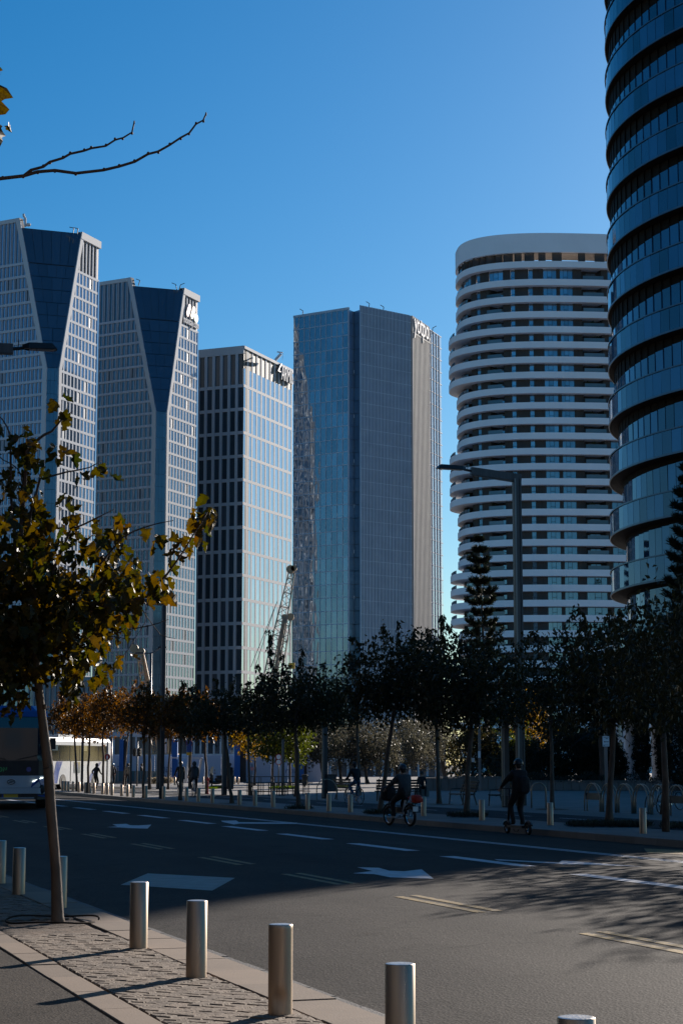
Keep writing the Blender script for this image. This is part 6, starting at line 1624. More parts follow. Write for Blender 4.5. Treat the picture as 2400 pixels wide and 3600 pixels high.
def bicycle(p, rz, label, fm, r=.335, wb=1.04, tilt=0.0, saddle_z=.92, bar_z=1.0, child=False, drop=False):
    o = thing('bicycle', label, 'bicycle', p, rz, 'bicycles'); o.rotation_euler = (0, tilt, rz)
    yr, yf = -wb / 2, wb / 2; bb = V((0, -.10, .29)); st = V((0, -.24, saddle_z - .10)); hd = V((0, yf - .20, bar_z - .22)); ht = V((0, yf - .24, bar_z - .06))
    wheel(o, (0, yr, r), r, .019); wheel(o, (0, yf, r), r, .019)
    mb = MB()
    for a, b, w_ in ((bb, st, .017), (bb, hd, .019), (st - V((0, -.02, .08)), ht, .017), (hd, ht, .02)): mb.tube([a, b], w_, 8)
    for s in (-.05, .05): mb.tube([bb + V((s * .6, 0, 0)), V((s, yr, r))], .011, 6); mb.tube([st + V((s * .4, 0, -.08)), V((s, yr, r))], .010, 6)
    mb.build('frame', fm, o, smooth=True); mb = MB(); mb.tube([hd, hd + V((0, .05, -.12))], .02, 6)
    for s in (-.05, .05): mb.tube([hd + V((s, .03, -.08)), V((s, yf, r))], .013, 6)
    mb.build('fork', fm, o, smooth=True); mb = MB(); mb.tube([ht, ht + V((0, .05, .10))], .014, 6)
    if drop:
        for s in (-.21, .21): mb.tube([ht + V((0, .06, .10)), ht + V((s, .06, .10)), ht + V((s, .17, .08)), ht + V((s, .17, -.04)), ht + V((s, .05, -.06))], .013, 6)
    else: mb.tube([ht + V((-.30, -.08, .13)), ht + V((-.15, .04, .11)), ht + V((0, .05, .10)), ht + V((.15, .04, .11)), ht + V((.30, -.08, .13))], .013, 6)
    mb.build('handlebar', M_DARKMETAL, o, smooth=True)
    mb = MB(); mb.tube([st, st + V((0, -.02, .09))], .013, 6); mb.build('seat_post', M_CHROME, o); mb = MB(); mb.ell((0, -.28, saddle_z), (.075, .13, .03), 10, 6); mb.ell((0, -.17, saddle_z), (.03, .12, .022), 8, 5); mb.build('saddle', M_BLACK, o, smooth=True)
    mb = MB(); mb.tube([bb + V((-.09, 0, 0)), bb + V((.09, 0, 0))], .015, 6); mb.lathe([(.09, -.004), (.09, .004)], (0, 0, 0), 16)
    for i in range(len(mb.v) - 32, len(mb.v)): x, y, z = mb.v[i]; mb.v[i] = (z + .06, bb.y + x, bb.z + y)
    mb.bar(bb + V((.08, 0, 0)), bb + V((.08, .10, -.13)), .02); mb.bar(bb + V((-.08, 0, 0)), bb + V((-.08, -.10, .13)), .02); mb.build('crank', M_CHROME, o)
    for s, q in ((.13, bb + V((0, .10, -.13))), (-.13, bb + V((0, -.10, .13)))): mb = MB(); mb.box((s, q.y, q.z), (.09, .07, .02)); mb.build('pedal', M_BLACK, o)
    if child:
        mb = MB(); mb.box((0, -.52, .86), (.30, .26, .05)); mb.box((0, -.66, 1.06), (.30, .05, .42)); mb.build('child_seat', M_BLACK, o); mb = MB(); mb.bar((0, -.3, .6), (0, -.6, .82), .03); mb.build('seat_bracket', M_DARKMETAL, o)
    return o
def two_wheels(f, r, z=FZ):
    a, b = G(*f, z), G(*r, z); d = a - b; return (a + b) / 2, math.atan2(-d.x, d.y)
def rider(p, rz, label, seat=(0, -.27, .98), bars=((-.27, .22, 1.04), (.27, .22, 1.04)), feet=((-.13, -.20, .37), (.13, 0.0, .10)), lean=.45, **k):
    return person(p, rz, label, seat, lean, bars, feet, knee=(0, 1, .35), **k)
# jeans cyclist
p, rz = two_wheels((1219, 2827), (1270, 2829)); bicycle(p, rz, 'bicycle ridden by the person in blue jeans', M_FRAME); rider(p, rz, 'person in dark jacket and blue jeans cycling on the cycle lane', top=C_BLACK, leg=C_JEANS, shoe=C_SHOE)
# two cyclists on the sunlit plaza
p, rz = GF(681, 2799), .22; bicycle(p, rz, 'bicycle ridden by the hooded person', M_FRAME_W, saddle_z=.95); rider(p, rz, 'hooded person in grey jacket cycling away across the sunlit plaza', top=C_GREY, leg=C_BLACK, head='hood', lean=.2)
p, rz = GF(633, 2793), .25; bicycle(p, rz, 'bicycle with a black child seat behind the saddle', M_FRAME, child=True); rider(p, rz, 'person in black cycling with a child seat, behind the thin kerbside tree', top=C_BLACK, leg=C_NAVY, head='helmet', helmet=M_BLACK, lean=.2, seat=(0, -.22, 1.0))
# electric bike
p, rz = two_wheels((1367, 2904), (1442, 2908), -.085); p = p - V((p.x, p.y, 0)).normalized() * .5; p.z = road_z(toST(p)[1])
eb = thing('electric_bike', 'small-wheeled electric bike with fat tyres and a red bag behind', 'electric bike', p, rz, None); R_ = .29
for y in (-.56, .56): wheel(eb, (0, y, R_), R_, .042, 8)
mb = MB(); mb.tube([(0, .42, .78), (0, .16, .40), (0, -.18, .36), (0, -.30, .74)], .034, 8); mb.tube([(0, -.18, .36), (0, -.56, R_)], .022, 6); mb.tube([(0, -.28, .60), (0, -.56, R_)], .02, 6); mb.tube([(0, .38, .66), (0, .44, .98)], .032, 8); mb.build('frame', M_FRAME_W, eb, smooth=True)
mb = MB(); mb.box((0, -.02, .47), (.09, .34, .14)); mb.build('battery', M_BLACK, eb); mb = MB()
for s in (-.07, .07): mb.tube([(s, .43, .72), (s, .56, R_)], .022, 6)
mb.build('fork', M_BLACK, eb, smooth=True); mb = MB(); mb.tube([(-.32, .30, 1.06), (-.1, .42, 1.03), (.1, .42, 1.03), (.32, .30, 1.06)], .015, 6); mb.build('handlebar', M_BLACK, eb, smooth=True)
mb = MB(); mb.ell((0, -.28, .80), (.11, .22, .045), 12, 6); mb.build('saddle', M_BLACK, eb, smooth=True); mb = MB(); mb.box((0, -.62, .66), (.18, .34, .03)); mb.bar((.08, -.72, .66), (.06, -.56, R_), .015); mb.bar((-.08, -.72, .66), (-.06, -.56, R_), .015); mb.build('carrier', M_BLACK, eb)
for y in (-.56, .56):
    mb = MB(); mb.tube([(0, y + .34 * math.cos(a), R_ + .34 * math.sin(a)) for a in [.4 + i * .25 for i in range(9)]], .035, 5); mb.build('mudguard', M_BLACK, eb)
mb = MB(); mb.box((0, -.83, .50), (.17, .012, .14)); mb.build('number_plate', M_SWHITE, eb)
for s in (-1, 1): mb = MB(); mb.bar((s * .06, -.1, .30), (s * .13, -.1 + s * .1, .26), .03); mb.box((s * .15, -.1 + s * .12, .26), (.08, .09, .025)); mb.build('pedal', M_BLACK, eb)
rider(p, rz, 'person in padded grey jacket and helmet riding the electric bike', seat=(0, -.26, .93), bars=((-.30, .24, 1.07), (.30, .24, 1.07)), feet=((-.15, .06, .20), (.15, -.10, .16)), lean=.16, top=C_GREY, leg=C_BLACK, shoe=C_SHOE, head='helmet', helmet=mat('helmet_dark', (.02, .022, .03), .35), bulk=1.34)
Mz = Matrix.Rotation(rz, 4, 'Z'); bag(p + Mz @ V((.10, -.74, .78)), rz + 1.3, (.20, .13, .12), 'red bag strapped on the electric bike carrier', mat('red_fabric', (.50, .035, .02), .7, var=.15, scale=6)); bag(p + Mz @ V((-.05, .52, .92)), rz, (.22, .15, .22), 'black bag hanging from the electric bike handlebar', C_BLACK)
# scooter
p, rz = two_wheels((1788, 2926), (1852, 2932), -.098); rz = .40; p = p - V((p.x, p.y, 0)).normalized() * 1.25; p.z = road_z(toST(p)[1]) + .002
sc_ = thing('scooter', 'electric kick scooter with small fat wheels on the road', 'scooter', p, rz, None); R_ = .145
for y in (-.56, .58): wheel(sc_, (0, y, R_), R_, .038, 6)
mb = MB(); mb.box((0, .02, .20), (.20, .80, .06)); mb.build('deck', M_BLACK, sc_); mb = MB(); mb.tube([(0, .52, .30), (0, .44, 1.16)], .03, 8); mb.tube([(0, .58, R_ + .02), (0, .52, .34), (0, .40, .22)], .03, 6); mb.build('stem', M_DARKMETAL, sc_, smooth=True)
mb = MB(); mb.tube([(-.30, .38, 1.17), (0, .44, 1.17), (.30, .38, 1.17)], .017, 6); mb.build('handlebar', M_BLACK, sc_, smooth=True)
for y in (-.56, .58): mb = MB(); mb.tube([(0, y + .185 * math.cos(a), R_ + .185 * math.sin(a)) for a in [.5 + i * .3 for i in range(8)]], .045, 5); mb.build('mudguard', M_BLACK, sc_)
mb = MB(); mb.tube([(0, -.38, .2), (0, -.56, R_)], .025, 6); mb.tube([(0, .1 + .14 * math.cos(a), .13 + .06 * math.sin(a)) for a in [math.pi + i * .4 for i in range(9)]], .012, 5); mb.build('swing_arm', M_DARKMETAL, sc_)
person(p + V((0, 0, .15)), rz, 'person in black with a dark helmet standing on a scooter seen from behind', (0, -.08, .945), .03, ((-.30, .34, 1.05), (.30, .34, 1.05)), ((-.08, .06, .08), (.08, -.14, .08)), shoe=C_DSHOE, head='helmet', helmet=mat('helmet_green', (.015, .022, .024), .3), bulk=1.28, elbow=(0, -.35, -.15))
Mz = Matrix.Rotation(rz, 4, 'Z'); bag(p + Mz @ V((.05, -.24, 1.26)), rz, (.16, .10, .24), 'black backpack worn by the scooter rider', C_BLACK, 'backpack', 'backpack')
# pedestrians
stand = dict(feet=((-.10, .05, 0), (.10, -.04, 0)))
ARM = ((-.24, .06, .82), (.24, .06, .82))
person(GF(336, 2773), -.6, 'person in black leaning beside a parked motorcycle', (0, 0, .92), .25, ((-.35, .15, 1.0), (.30, .35, .95)), ((-.12, .05, 0), (.12, -.06, 0)), head='hood')
person(GF(396, 2761), 0, 'person in black with a bright blue helmet seen from behind', (0, 0, .92), .04, ((-.22, .10, .95), (.22, .10, .95)), ((-.09, 0, 0), (.09, 0, 0)), head='helmet', helmet=mat('helmet_blue', (.03, .30, .45), .35), bulk=1.15)
pp = GF(396, 2761); bag(pp + V((0, -.20, 1.22)), 0, (.15, .09, .22), 'dark backpack worn by the blue helmet walker', C_NAVY, 'backpack', 'backpack')
person(GF(450, 2765), .4, 'person in a beige top walking behind a grey post', (0, 0, .92), .03, ARM, ((-.09, .22, 0), (.09, -.22, .03)), top=C_BEIGE, leg=C_BLACK)
person(GF(498, 2754), 1.3, 'man in dark jacket and blue trousers strolling near the traffic light', (0, 0, .92), .03, ARM, ((-.09, .26, 0), (.09, -.22, .04)), top=C_BLACK, leg=C_NAVY)
pbn = GF(1470, 2800); person(GF(1482, 2800), math.pi + .1, 'person in black sitting beyond the long bench', (0, 0, .48), -.02, ((-.15, .36, .60), (.15, .36, .60)), ((-.12, .42, 0), (.12, .42, 0)), knee=(0, .6, 1))
o = thing('block_seat', 'low stone block on which a person in black sits', 'seat', GF(1482, 2800), .1); mb = MB(); mb.box((0, .05, .19), (.7, .5, .38)); mb.build('block', M_KERB2, o)
person(GF(808, 2768) , .5, 'person with a dark helmet standing behind the meter cabinet post', (0, 0, .92), .03, ARM, ((-.09, .05, 0), (.09, 0, 0)), head='helmet', helmet=M_BLACK)
# parked bicycle on the rack
A_, B_ = GF(2244, 2862), GF(2346, 2856); c = (A_ + B_) / 2; bicycle(c, math.atan2(-(A_ - B_).x, (A_ - B_).y), 'parked racing bicycle with drop handlebars leaning on a steel hoop', M_FRAME, tilt=-.12, drop=True, wb=1.02)
A_, B_ = GF(2330, 2850), GF(2392, 2848); c = (A_ + B_) / 2; bicycle(c, math.atan2(-(A_ - B_).x, (A_ - B_).y), 'second dark bicycle parked behind the racing bicycle', M_DARKMETAL, tilt=.1)
# motorcycles
def moped(p, rz, label, col, shield=None, box=False):
    o = thing('motorcycle', label, 'motorcycle', p, rz, 'parked motorcycles')
    for y in (-.65, .65): wheel(o, (0, y, .28), .28, .06, 8)
    mb = MB(); mb.ell((0, -.35, .62), (.20, .55, .22), 12, 8); mb.ell((0, .1, .40), (.17, .5, .12), 10, 6); mb.build('body', col, o, smooth=True)
    mb = MB(); mb.ell((0, .48, .70), (.22, .14, .36), 12, 8); mb.build('front_fairing', col, o, smooth=True); mb = MB(); mb.ell((0, -.30, .84), (.15, .45, .07), 10, 6); mb.build('seat', M_BLACK, o, smooth=True)
    mb = MB(); mb.tube([(-.36, .34, 1.06), (0, .44, 1.0), (.36, .34, 1.06)], .02, 6); mb.build('handlebar', M_BLACK, o)
    for s in (-1, 1): mb = MB(); mb.tube([(s * .25, .38, 1.05), (s * .30, .40, 1.22)], .01, 5); mb.ell((s * .31, .40, 1.26), (.07, .02, .05), 8, 5); mb.build('mirror', M_BLACK, o); mb = MB(); mb.tube([(s * .07, .50, .6), (s * .07, .65, .28)], .03, 6); mb.build('fork', M_DARKMETAL, o)
    mb = MB(); mb.ell((0, .62, .82), (.09, .04, .07), 10, 6); mb.build('headlight', M_SWHITE, o)
    if shield: mb = MB(); mb.add([(-.22, .50, 1.0), (.22, .50, 1.0), (.16, .36, 1.5), (-.16, .36, 1.5), (-.22, .515, 1.0), (.22, .515, 1.0), (.16, .375, 1.5), (-.16, .375, 1.5)], [(0, 1, 2, 3), (7, 6, 5, 4), (0, 3, 7, 4), (1, 5, 6, 2), (3, 2, 6, 7), (0, 4, 5, 1)]); mb.build('windshield', shield, o)
    if box: mb = MB(); mb.box((0, -.85, 1.02), (.42, .40, .34)); mb.build('top_box', M_BLACK, o)
    return o
moped(GF(763, 2772), 2.2, 'parked dark moped with a beige windshield', M_BLACK, mat('beige_shield', (.55, .46, .30), .4)); moped(GF(356, 2765), .9, 'dark motorcycle next to the leaning person in black', M_BLACK, None, True)
# ------------------------------------------------------------------ buses
M_BUSBLUE = mat('bus_blue_paint', (.010, .06, .30), .3, var=.05, scale=1, coat=.4); M_BUSWHITE = mat('bus_white_paint', (.50, .53, .56), .4, var=.05, scale=1, coat=.15); M_COACHWIN = mat('coach_window', (.012, .018, .020), .12, var=.4, scale=.6, spec=.35)
M_WINDSCREEN = glass('windscreen_glass', (.006, .016, .024), 1.6, .04); M_LED = emis('led_green', (.03, .22, .09), .06); M_LAMP = emis('daylight_strip', (.9, 1.0, .9), 1.6)
def bus():
    c = GR(38, 2846); c.z = road_z(toST(c)[1]); o = thing('bus', 'blue and white city bus with a lit headlight strip driving towards the viewer', 'bus', c, STREET - .16, None)
    W = 2.62; hw = W / 2
    def prof(z0, z1, y0, y1, inset=0.0, bev=.22):
        return [(-hw + inset, y1), (-hw + inset, y0 + bev), (-hw + inset + bev, y0), (hw - inset - bev, y0), (hw - inset, y0 + bev), (hw - inset, y1)]
    def blk(nm, mt, z0, z1, y0, y1, inset=0., bev=.22, top_y=None, top_in=None):
        a = prof(z0, z1, y0, y1, inset, bev); b = prof(z0, z1, y0 if top_y is None else top_y, y1, inset if top_in is None else top_in, bev)
        k = len(a); mb = MB(); mb.add([(x, y, z0) for x, y in a] + [(x, y, z1) for x, y in b], [tuple(range(k)), tuple(range(2 * k - 1, k - 1, -1))] + [((i + 1) % k, i, i + k, (i + 1) % k + k) for i in range(k)]); return mb.build(nm, mt, o, fix=True)
    blk('body', M_BUSWHITE, .36, 3.30, .30, 11.8, .02, .2)
    blk('lower_front', M_BUSWHITE, .80, 1.24, .0, .5, .0, .3); blk('bumper', M_BUSWHITE, .58, .785, -.05, .5, .0, .3); blk('lower_bumper', M_BLACK, .36, .58, .0, .5, .03, .3)
    mb = MB(); mb.box((0, -.02, .42), (1.7, .06, .035)); mb.build('bumper_lip', M_BUSWHITE, o)
    blk('black_panel', M_BLACK, 1.24, 1.80, .03, .5, .01, .3); blk('windscreen', M_WINDSCREEN, 1.80, 3.0, .05, .5, .02, .35, top_y=.18); blk('destination_glass', M_WINDSCREEN, 3.0, 3.42, .19, .6, .04, .3, top_y=.24)
    blk('roof_cap', M_BUSBLUE, 3.42, 3.62, .16, 11.6, .0, .25, top_y=.22, top_in=.05); blk('roof_fairing', M_BUSBLUE, 3.62, 3.84, .26, 5.0, .07, .35, top_y=.55, top_in=.28)
    for s in (-1, 1):
        mb = MB(); mb.add([(s * .78, -.012, 1.0), (s * .72, -.012, .82), (s * 1.0, -.02, .50), (s * 1.29, .26, .44), (s * 1.315, .32, 1.12), (s * 1.0, -.03, 1.12)], [(0, 1, 2, 3, 4, 5)]); mb.build('light_cluster', M_BUSBLUE, o, fix=True)
        mb = MB(); mb.bar((s * .78, -.04, 1.02), (s * 1.16, .08, 1.17), .03, .035); mb.build('light_strip', M_LAMP, o)
        mb = MB(); mb.ell((s * 1.12, .07, .74), (.13, .06, .17), 12, 8); mb.build('headlight', M_BLACK, o)
        mb = MB(); mb.tube([(s * 1.25, .25, 2.92), (s * 1.42, .0, 2.96), (s * 1.50, -.12, 2.75)], .03, 6); mb.build('mirror_arm', M_BLACK, o); mb = MB(); mb.box((s * 1.49, -.12, 2.42), (.22, .12, .42)); mb.build('mirror', M_BLACK, o)
        for y in (2.4, 8.9):
            mb = MB(); mb.tube([(s * (hw - .34), y, .48), (s * (hw - .02), y, .48)], .48, 22); mb.build('wheel', M_RUBBER, o); mb = MB(); mb.tube([(s * (hw - .02), y, .48), (s * (hw + .0), y, .48)], .27, 16); mb.build('hub', M_POST_L, o)
        for k in range(6): mb = MB(); mb.box((s * (hw - .015), 2.1 + 1.6 * k, 2.25), (.03, 1.5, 1.1)); mb.build('side_window', M_WINDSCREEN, o)
        mb = MB(); mb.bar((s * .2, .0, 1.84), (s * .95, -.0, 2.0), .03, .02); mb.build('wiper', M_BLACK, o)
    mb = MB(); mb.box((0, .6, 2.3), (.06, .06, 1.2)); mb.build('pillar', M_POST, o)
    me = text_mesh('פא', .28, .01, M_LED); ob = link('lettering', me, o); place(ob, frame_matrix((1, 0, 0), (0, 0, 1), V((-.32, .015, 1.47))))
    mb = MB(); disc(mb, (.63, 1.47), .09, .012, 18, 0, .01); mb.build('round_emblem', M_BUSBLUE, o)
    mb = MB(); mb.tube([(.14 * math.cos(a), -.015, 1.01 + .085 * math.sin(a)) for a in [i * math.pi / 12 for i in range(24)]], .013, 6, closed=True); mb.bar((-.10, -.015, .98), (.02, -.015, 1.03), .02); mb.bar((.10, -.015, 1.04), (-.02, -.015, .99), .02); mb.build('badge', M_DARKMETAL, o)
    mb = MB(); mb.box((0, -.012, .50), (.52, .02, .12)); mb.build('number_plate', M_YEL, o); mb = MB(); mb.box((-.30, -.013, .50), (.06, .02, .12)); mb.build('plate_band', M_BUSBLUE, o)
    me = text_mesh('NG BUS', .17, .01, mat('bus_dark_letter', (.006, .03, .16), .4)); ob = link('roof_lettering', me, o); place(ob, frame_matrix((1, 0, 0), (0, .9, .6), V((-.10, .36, 3.74))))
    person(c + V((0, 0, 0)), 0, 'x', (0, 0, .5), 0, ARM, ((-.1, .4, 0), (.1, .4, 0)), top=C_NAVY) if 0 else None
    for x in (-.55, .45): mb = MB(); mb.box((x, 1.3, 1.55), (.45, .12, .9)); mb.box((x, 1.1, 1.25), (.45, .45, .12)); mb.build('seat', M_BUSBLUE, o)
bus()
def coach():
    a = P(182, 2772, 1); p0 = GF(170, 2776); d = V((.27, .963, 0)); rz = math.atan2(-d.x, d.y)
    o = thing('coach', 'white tour coach with blue swooshes standing at the far left corner', 'bus', p0, rz, None); W = 2.5     # local: x to the right is the side we see (x=0), body to the left
    Hc = 3.45; Lc = 10.5
    mb = MB(); q = [(-.02, .32), (.0, .36), (0, 2.0), (0, Hc - .25), (-.18, Hc), (-W + .18, Hc), (-W, Hc - .25), (-W, .36), (-W + .02, .32)]
    k = len(q); mb.add([(x, 0, z) for x, z in q] + [(x, Lc, z) for x, z in q], [tuple(range(k)), tuple(range(2 * k - 1, k - 1, -1))] + [((i + 1) % k, i, i + k, (i + 1) % k + k) for i in range(k)]); mb.build('body', M_BUSWHITE, o, fix=True)
    for k_ in range(6): mb = MB(); mb.box((.006, .9 + 1.62 * k_, 2.42), (.03, 1.54, 1.05)); mb.build('side_window', M_COACHWIN, o); 
    for k_ in (0, 3): mb = MB(); mb.box((.025, .9 + 1.62 * k_, 2.75), (.02, .9, .34)); mb.build('vent_window', M_GL_CLEAR, o)
    for k_, y in enumerate((2.3, 7.6)):
        mb = MB(); mb.tube([(-.30, y, .5), (.02, y, .5)], .5, 20); mb.build('wheel', M_RUBBER, o); mb = MB(); mb.tube([(.02, y, .5), (.04, y, .5)], .28, 14); mb.build('hub', M_POST_L, o)
    for pts in ([(.2, .4), (1.4, .4), (1.7, 1.2), (2.2, 1.85), (1.2, 1.85), (.9, 1.1)], [(6.3, .4), (6.8, .4), (8.2, 1.4), (8.9, 1.85), (8.2, 1.75), (7.0, 1.0)]): mb = MB(); mb.add([(.012, y, z) for y, z in pts], [tuple(range(len(pts)))]); mb.build('blue_swoosh', M_BUSBLUE, o, fix=True)
    mb = MB(); mb.box((.012, 4.6, 1.45), (.02, 1.0, .75)); mb.build('notice_panel', M_GL_CLEAR, o); mb = MB(); mb.box((.026, 4.5, 1.55), (.01, .35, .45)); mb.build('emblem', M_BUSBLUE, o)
    mb = MB(); mb.box((.012, 3.55, 1.4), (.015, .05, 2.0)); mb.build('door_seam', M_BLACK, o)
    mb = MB(); mb.box((-W / 2, .0, 2.0), (W - .2, .04, 1.3)); mb.build('front_window', M_COACHWIN, o); mb = MB(); mb.box((-W / 2, 4, Hc + .12), (1.6, 3.2, .24)); mb.build('roof_unit', M_BUSWHITE, o)
coach()
# ------------------------------------------------------------------ hoarding, columns, glass guard and low buildings behind the plaza
M_HOARD = mat('hoarding_white', (.55, .57, .66), .6, var=.05, scale=.4); M_COLBLUE = mat('column_blue', (.015, .12, .38), .55, var=.06, scale=.8); M_COLBROWN = mat('column_brown', (.05, .035, .03), .7, var=.2, scale=.6); M_TXT = mat('hoarding_text', (.10, .13, .22), .6, var=.1, scale=2)
YH = 176.0; z0h = 0.0; zt = P(700, 2655, YH).z
x0, x1 = ux(262, YH), ux(1130, YH)
hd = wthing('hoarding', 'long white construction hoarding printed with grey lettering behind the plaza', 'hoarding', V(((x0 + x1) / 2, YH, 0)))
n = 15
for i in range(n):
    a, b = x0 + (x1 - x0) * i / n, x0 + (x1 - x0) * (i + 1) / n; mb = MB(); mb.box(((a + b) / 2, YH + rnd.uniform(-.01, .01), zt / 2), (b - a - .04, .08, zt)); mb.build('panel', M_HOARD, hd)
mb = MB(); mb.box(((x0 + x1) / 2, YH + .06, zt + .03), (x1 - x0, .16, .06)); mb.build('top_rail', M_SWHITE, hd)
def htext(t, u, v, size):
    me = text_mesh(t[::-1], size, .01, M_TXT); o = link('lettering', me, hd); p = P(u, v, YH - .06) - V(hd['_o']); place(o, frame_matrix((1, 0, 0), (0, 0, 1), p))
htext('אקרו', 416, 2701, .75)
for k, t in enumerate(('אקרו', 'מגורים', 'מסחר')): htext(t, 588 + (0, 3, 0)[k], 2704 + 14 * k, .62); htext(t, 818, 2706 + 14 * k, .62)
htext('אקרו', 1024, 2712, .6)
hd2 = None
def column(u0, u1, v_top, Y, mtl, label, grp):
    a, b = ux(u0, Y), ux(u1, Y); p = V(((a + b) / 2, Y, 0)); o = thing('column', label, 'column', p, 0, grp); H = P(CX, v_top, Y).z
    mb = MB(); mb.box((0, 0, H / 2), (b - a, .5, H)); mb.build('shaft', mtl, o); mb = MB(); mb.box((0, 0, .15), (b - a + .06, .56, .3)); mb.build('plinth', M_COLBROWN, o); return o
for (u0, u1, lb) in ((428, 442, 'blue column behind the person in a beige top'), (610, 630, 'blue column behind the two plaza cyclists'), (828, 848, 'blue column left of the picnic frames'), (1050, 1069, 'blue column behind the forked street tree')):
    column(u0, u1, 2600, YH - 1.0, M_COLBLUE, lb, 'blue columns on the hoarding')
for (u0, u1, lb) in ((444, 452, 'brown column right of the leftmost blue column'), (848, 868, 'brown column left of the picnic frames'), (1070, 1080, 'brown column right of the rightmost blue column')):
    column(u0, u1, 2600, YH - .8, M_COLBROWN, lb, 'brown columns on the hoarding')
# glass guard
Yg = 160; gg = wthing('glass_guard', 'low glass guard rail in front of the hoarding', 'railing', V((ux(490, Yg), Yg, FZ)))
for i in range(8):
    a, b = ux(405 + 20 * i, Yg), ux(424 + 20 * i, Yg); mb = MB(); mb.box(((a + b) / 2, Yg, FZ + .62), (b - a, .03, .95)); mb.build('glass_panel', mat('guard_glass', (.05, .13, .16), .08, var=.1, scale=1), gg)
    mb = MB(); mb.box((a - .06, Yg, FZ + .55), (.05, .06, 1.1)); mb.build('post', M_POST_L, gg)
mb = MB(); mb.box((ux(483, Yg), Yg - .1, FZ + .1), (ux(565, Yg) - ux(402, Yg), .2, .2)); mb.build('kerb', M_KERB2, gg)
pts = []
for _ in range(900): pts.append((rnd.uniform(ux(530, 158), ux(615, 158)), 158 + rnd.uniform(-.5, .5), FZ + rnd.uniform(.05, .5)))
root = wthing('flower_bed', 'narrow bed of pale flowers in front of the glass guard', 'flower bed', V((ux(570, 158), 158, FZ))); v1, f1 = leaf_geo(np.array(pts), .18, droop=-.5); np_build('foliage', v1, f1, leafmat('pale_flower', (.10, .10, .05), (.40, .34, .26), trans=.2), root)
# leaning white frame
Yw = 150; wf = wthing('white_frame', 'leaning white steel frame behind the right cyclist', 'frame', V((ux(680, Yw), Yw, FZ)))
for nm, a, b, w_ in (('leaning_leg', (666, 2664), (650, 2752), .16), ('leaning_leg', (709, 2664), (690, 2756), .16), ('top_bar', (664, 2665), (711, 2665), .14), ('side_bar', (592, 2664), (664, 2664), .10), ('brace', (660, 2700), (656, 2752), .08)):
    mb = MB(); mb.bar(P(*a, Yw), P(*b, Yw + (1.2 if nm == 'leaning_leg' else 0)), w_); mb.build(nm, M_SIGN, wf)
# low white arcade building
def arcade(u0, u1, Y, v_top, label, grp, ncol, mt=M_WHITE_CLAD, glassm=M_GL_DARK, floors=2):
    a, b = ux(u0, Y), ux(u1, Y); H = P(CX, v_top, Y).z; o = wthing('low_building', label, 'building', V(((a + b) / 2, Y, 0)), grp)
    mb = MB(); mb.box(((a + b) / 2, Y + 6.5, H / 2 - .2), (b - a, 12, H - .4)); mb.build('wall', M_CORE, o)
    fh = H / floors
    for f in range(floors):
        mb = MB(); mb.box(((a + b) / 2, Y + .2, fh * (f + 1) - .3), (b - a + .2, .7, .6)); mb.build('cornice', mt, o)
    for i in range(ncol + 1):
        x = a + (b - a) * i / ncol; mb = MB(); mb.box((x, Y + .2, H / 2 - .3), ((b - a) / ncol * .25, .6, H - .62)); mb.build('pier', mt, o)
        if i < ncol:
            for f in range(floors):
                w_ = (b - a) / ncol * .74; mb = MB(); mb.box((x + (b - a) / ncol / 2, Y + .42, fh * f + (fh - .6) / 2), (w_, .06, fh - .64)); fr = mb.build('window', glassm, o)
                mb = MB(); mb.box((x + (b - a) / ncol / 2, Y + .36, fh * f + (fh - .6) / 2), (.07, .05, fh - .66)); mb.box((x + (b - a) / ncol / 2, Y + .365, fh * f + fh * .3), (w_, .04, .07)); mb.build('window_bar', M_POST_L, fr)
    return o
arcade(640, 1150, 215, 2560, 'low white arcade building with dark windows behind the hoarding', 'low buildings', 22)
arcade(-80, 330, 300, 2380, 'low glass podium with pale piers left behind the white coach', 'low buildings', 22, M_BEIGE_FIN, M_GL_TEAL, 3)
arcade(330, 640, 240, 2575, 'glassy low building behind the brown-leaved trees', 'low buildings', 12, M_WHITE_PANEL, M_GL_NAVY, 2)
arcade(2110, 2260, 230, 2520, 'pale low building glimpsed through the trees at right', 'low buildings', 6, M_WHITE_CLAD, M_GL_TEAL, 3)
arcade(1130, 1560, 260, 2600, 'low pale building behind the olive trees', 'low buildings', 14, M_WHITE_CLAD, M_GL_DARK, 2)
# ------------------------------------------------------------------ cranes
M_CRANE = mat('crane_beige_paint', (.42, .27, .15), .55, var=.2, scale=1); M_CRANE2 = mat('crane_grey_paint', (.30, .25, .19), .55, var=.2, scale=1)
def lattice(mb, A_, B_, wa, wm, wb, dpt, nseg, t=.13):
    """four-chord lattice boom from A_ to B_, widths at start, middle, end (in x), depth dpt (in y)"""
    ax = (B_ - A_); up = ax.normalized(); sx = V((0, 1, 0)).cross(up).normalized(); sy = V((0, 1, 0))
    def wd(f): return wa + (wm - wa) * f / .25 if f < .25 else (wm if f < .6 else wm + (wb - wm) * (f - .6) / .4)
    ring = []
    for i in range(nseg + 1):
        f = i / nseg; c = A_ + ax * f; w_ = wd(f) / 2; d_ = dpt / 2 * wd(f) / wm
        ring.append([c + sx * w_ * a + sy * d_ * b for a, b in ((-1, -1), (1, -1), (1, 1), (-1, 1))])
    for k in range(4):
        for i in range(nseg): mb.bar(ring[i][k], ring[i + 1][k], t)
    for i in range(nseg):
        for k in range(4):
            j = (k + 1) % 4; mb.bar(ring[i][k], ring[i + 1][j], t * .55) if i % 2 == 0 else mb.bar(ring[i][j], ring[i + 1][k], t * .55)
            if i % 2: mb.bar(ring[i][k], ring[i][j], t * .5)
Yc = 240
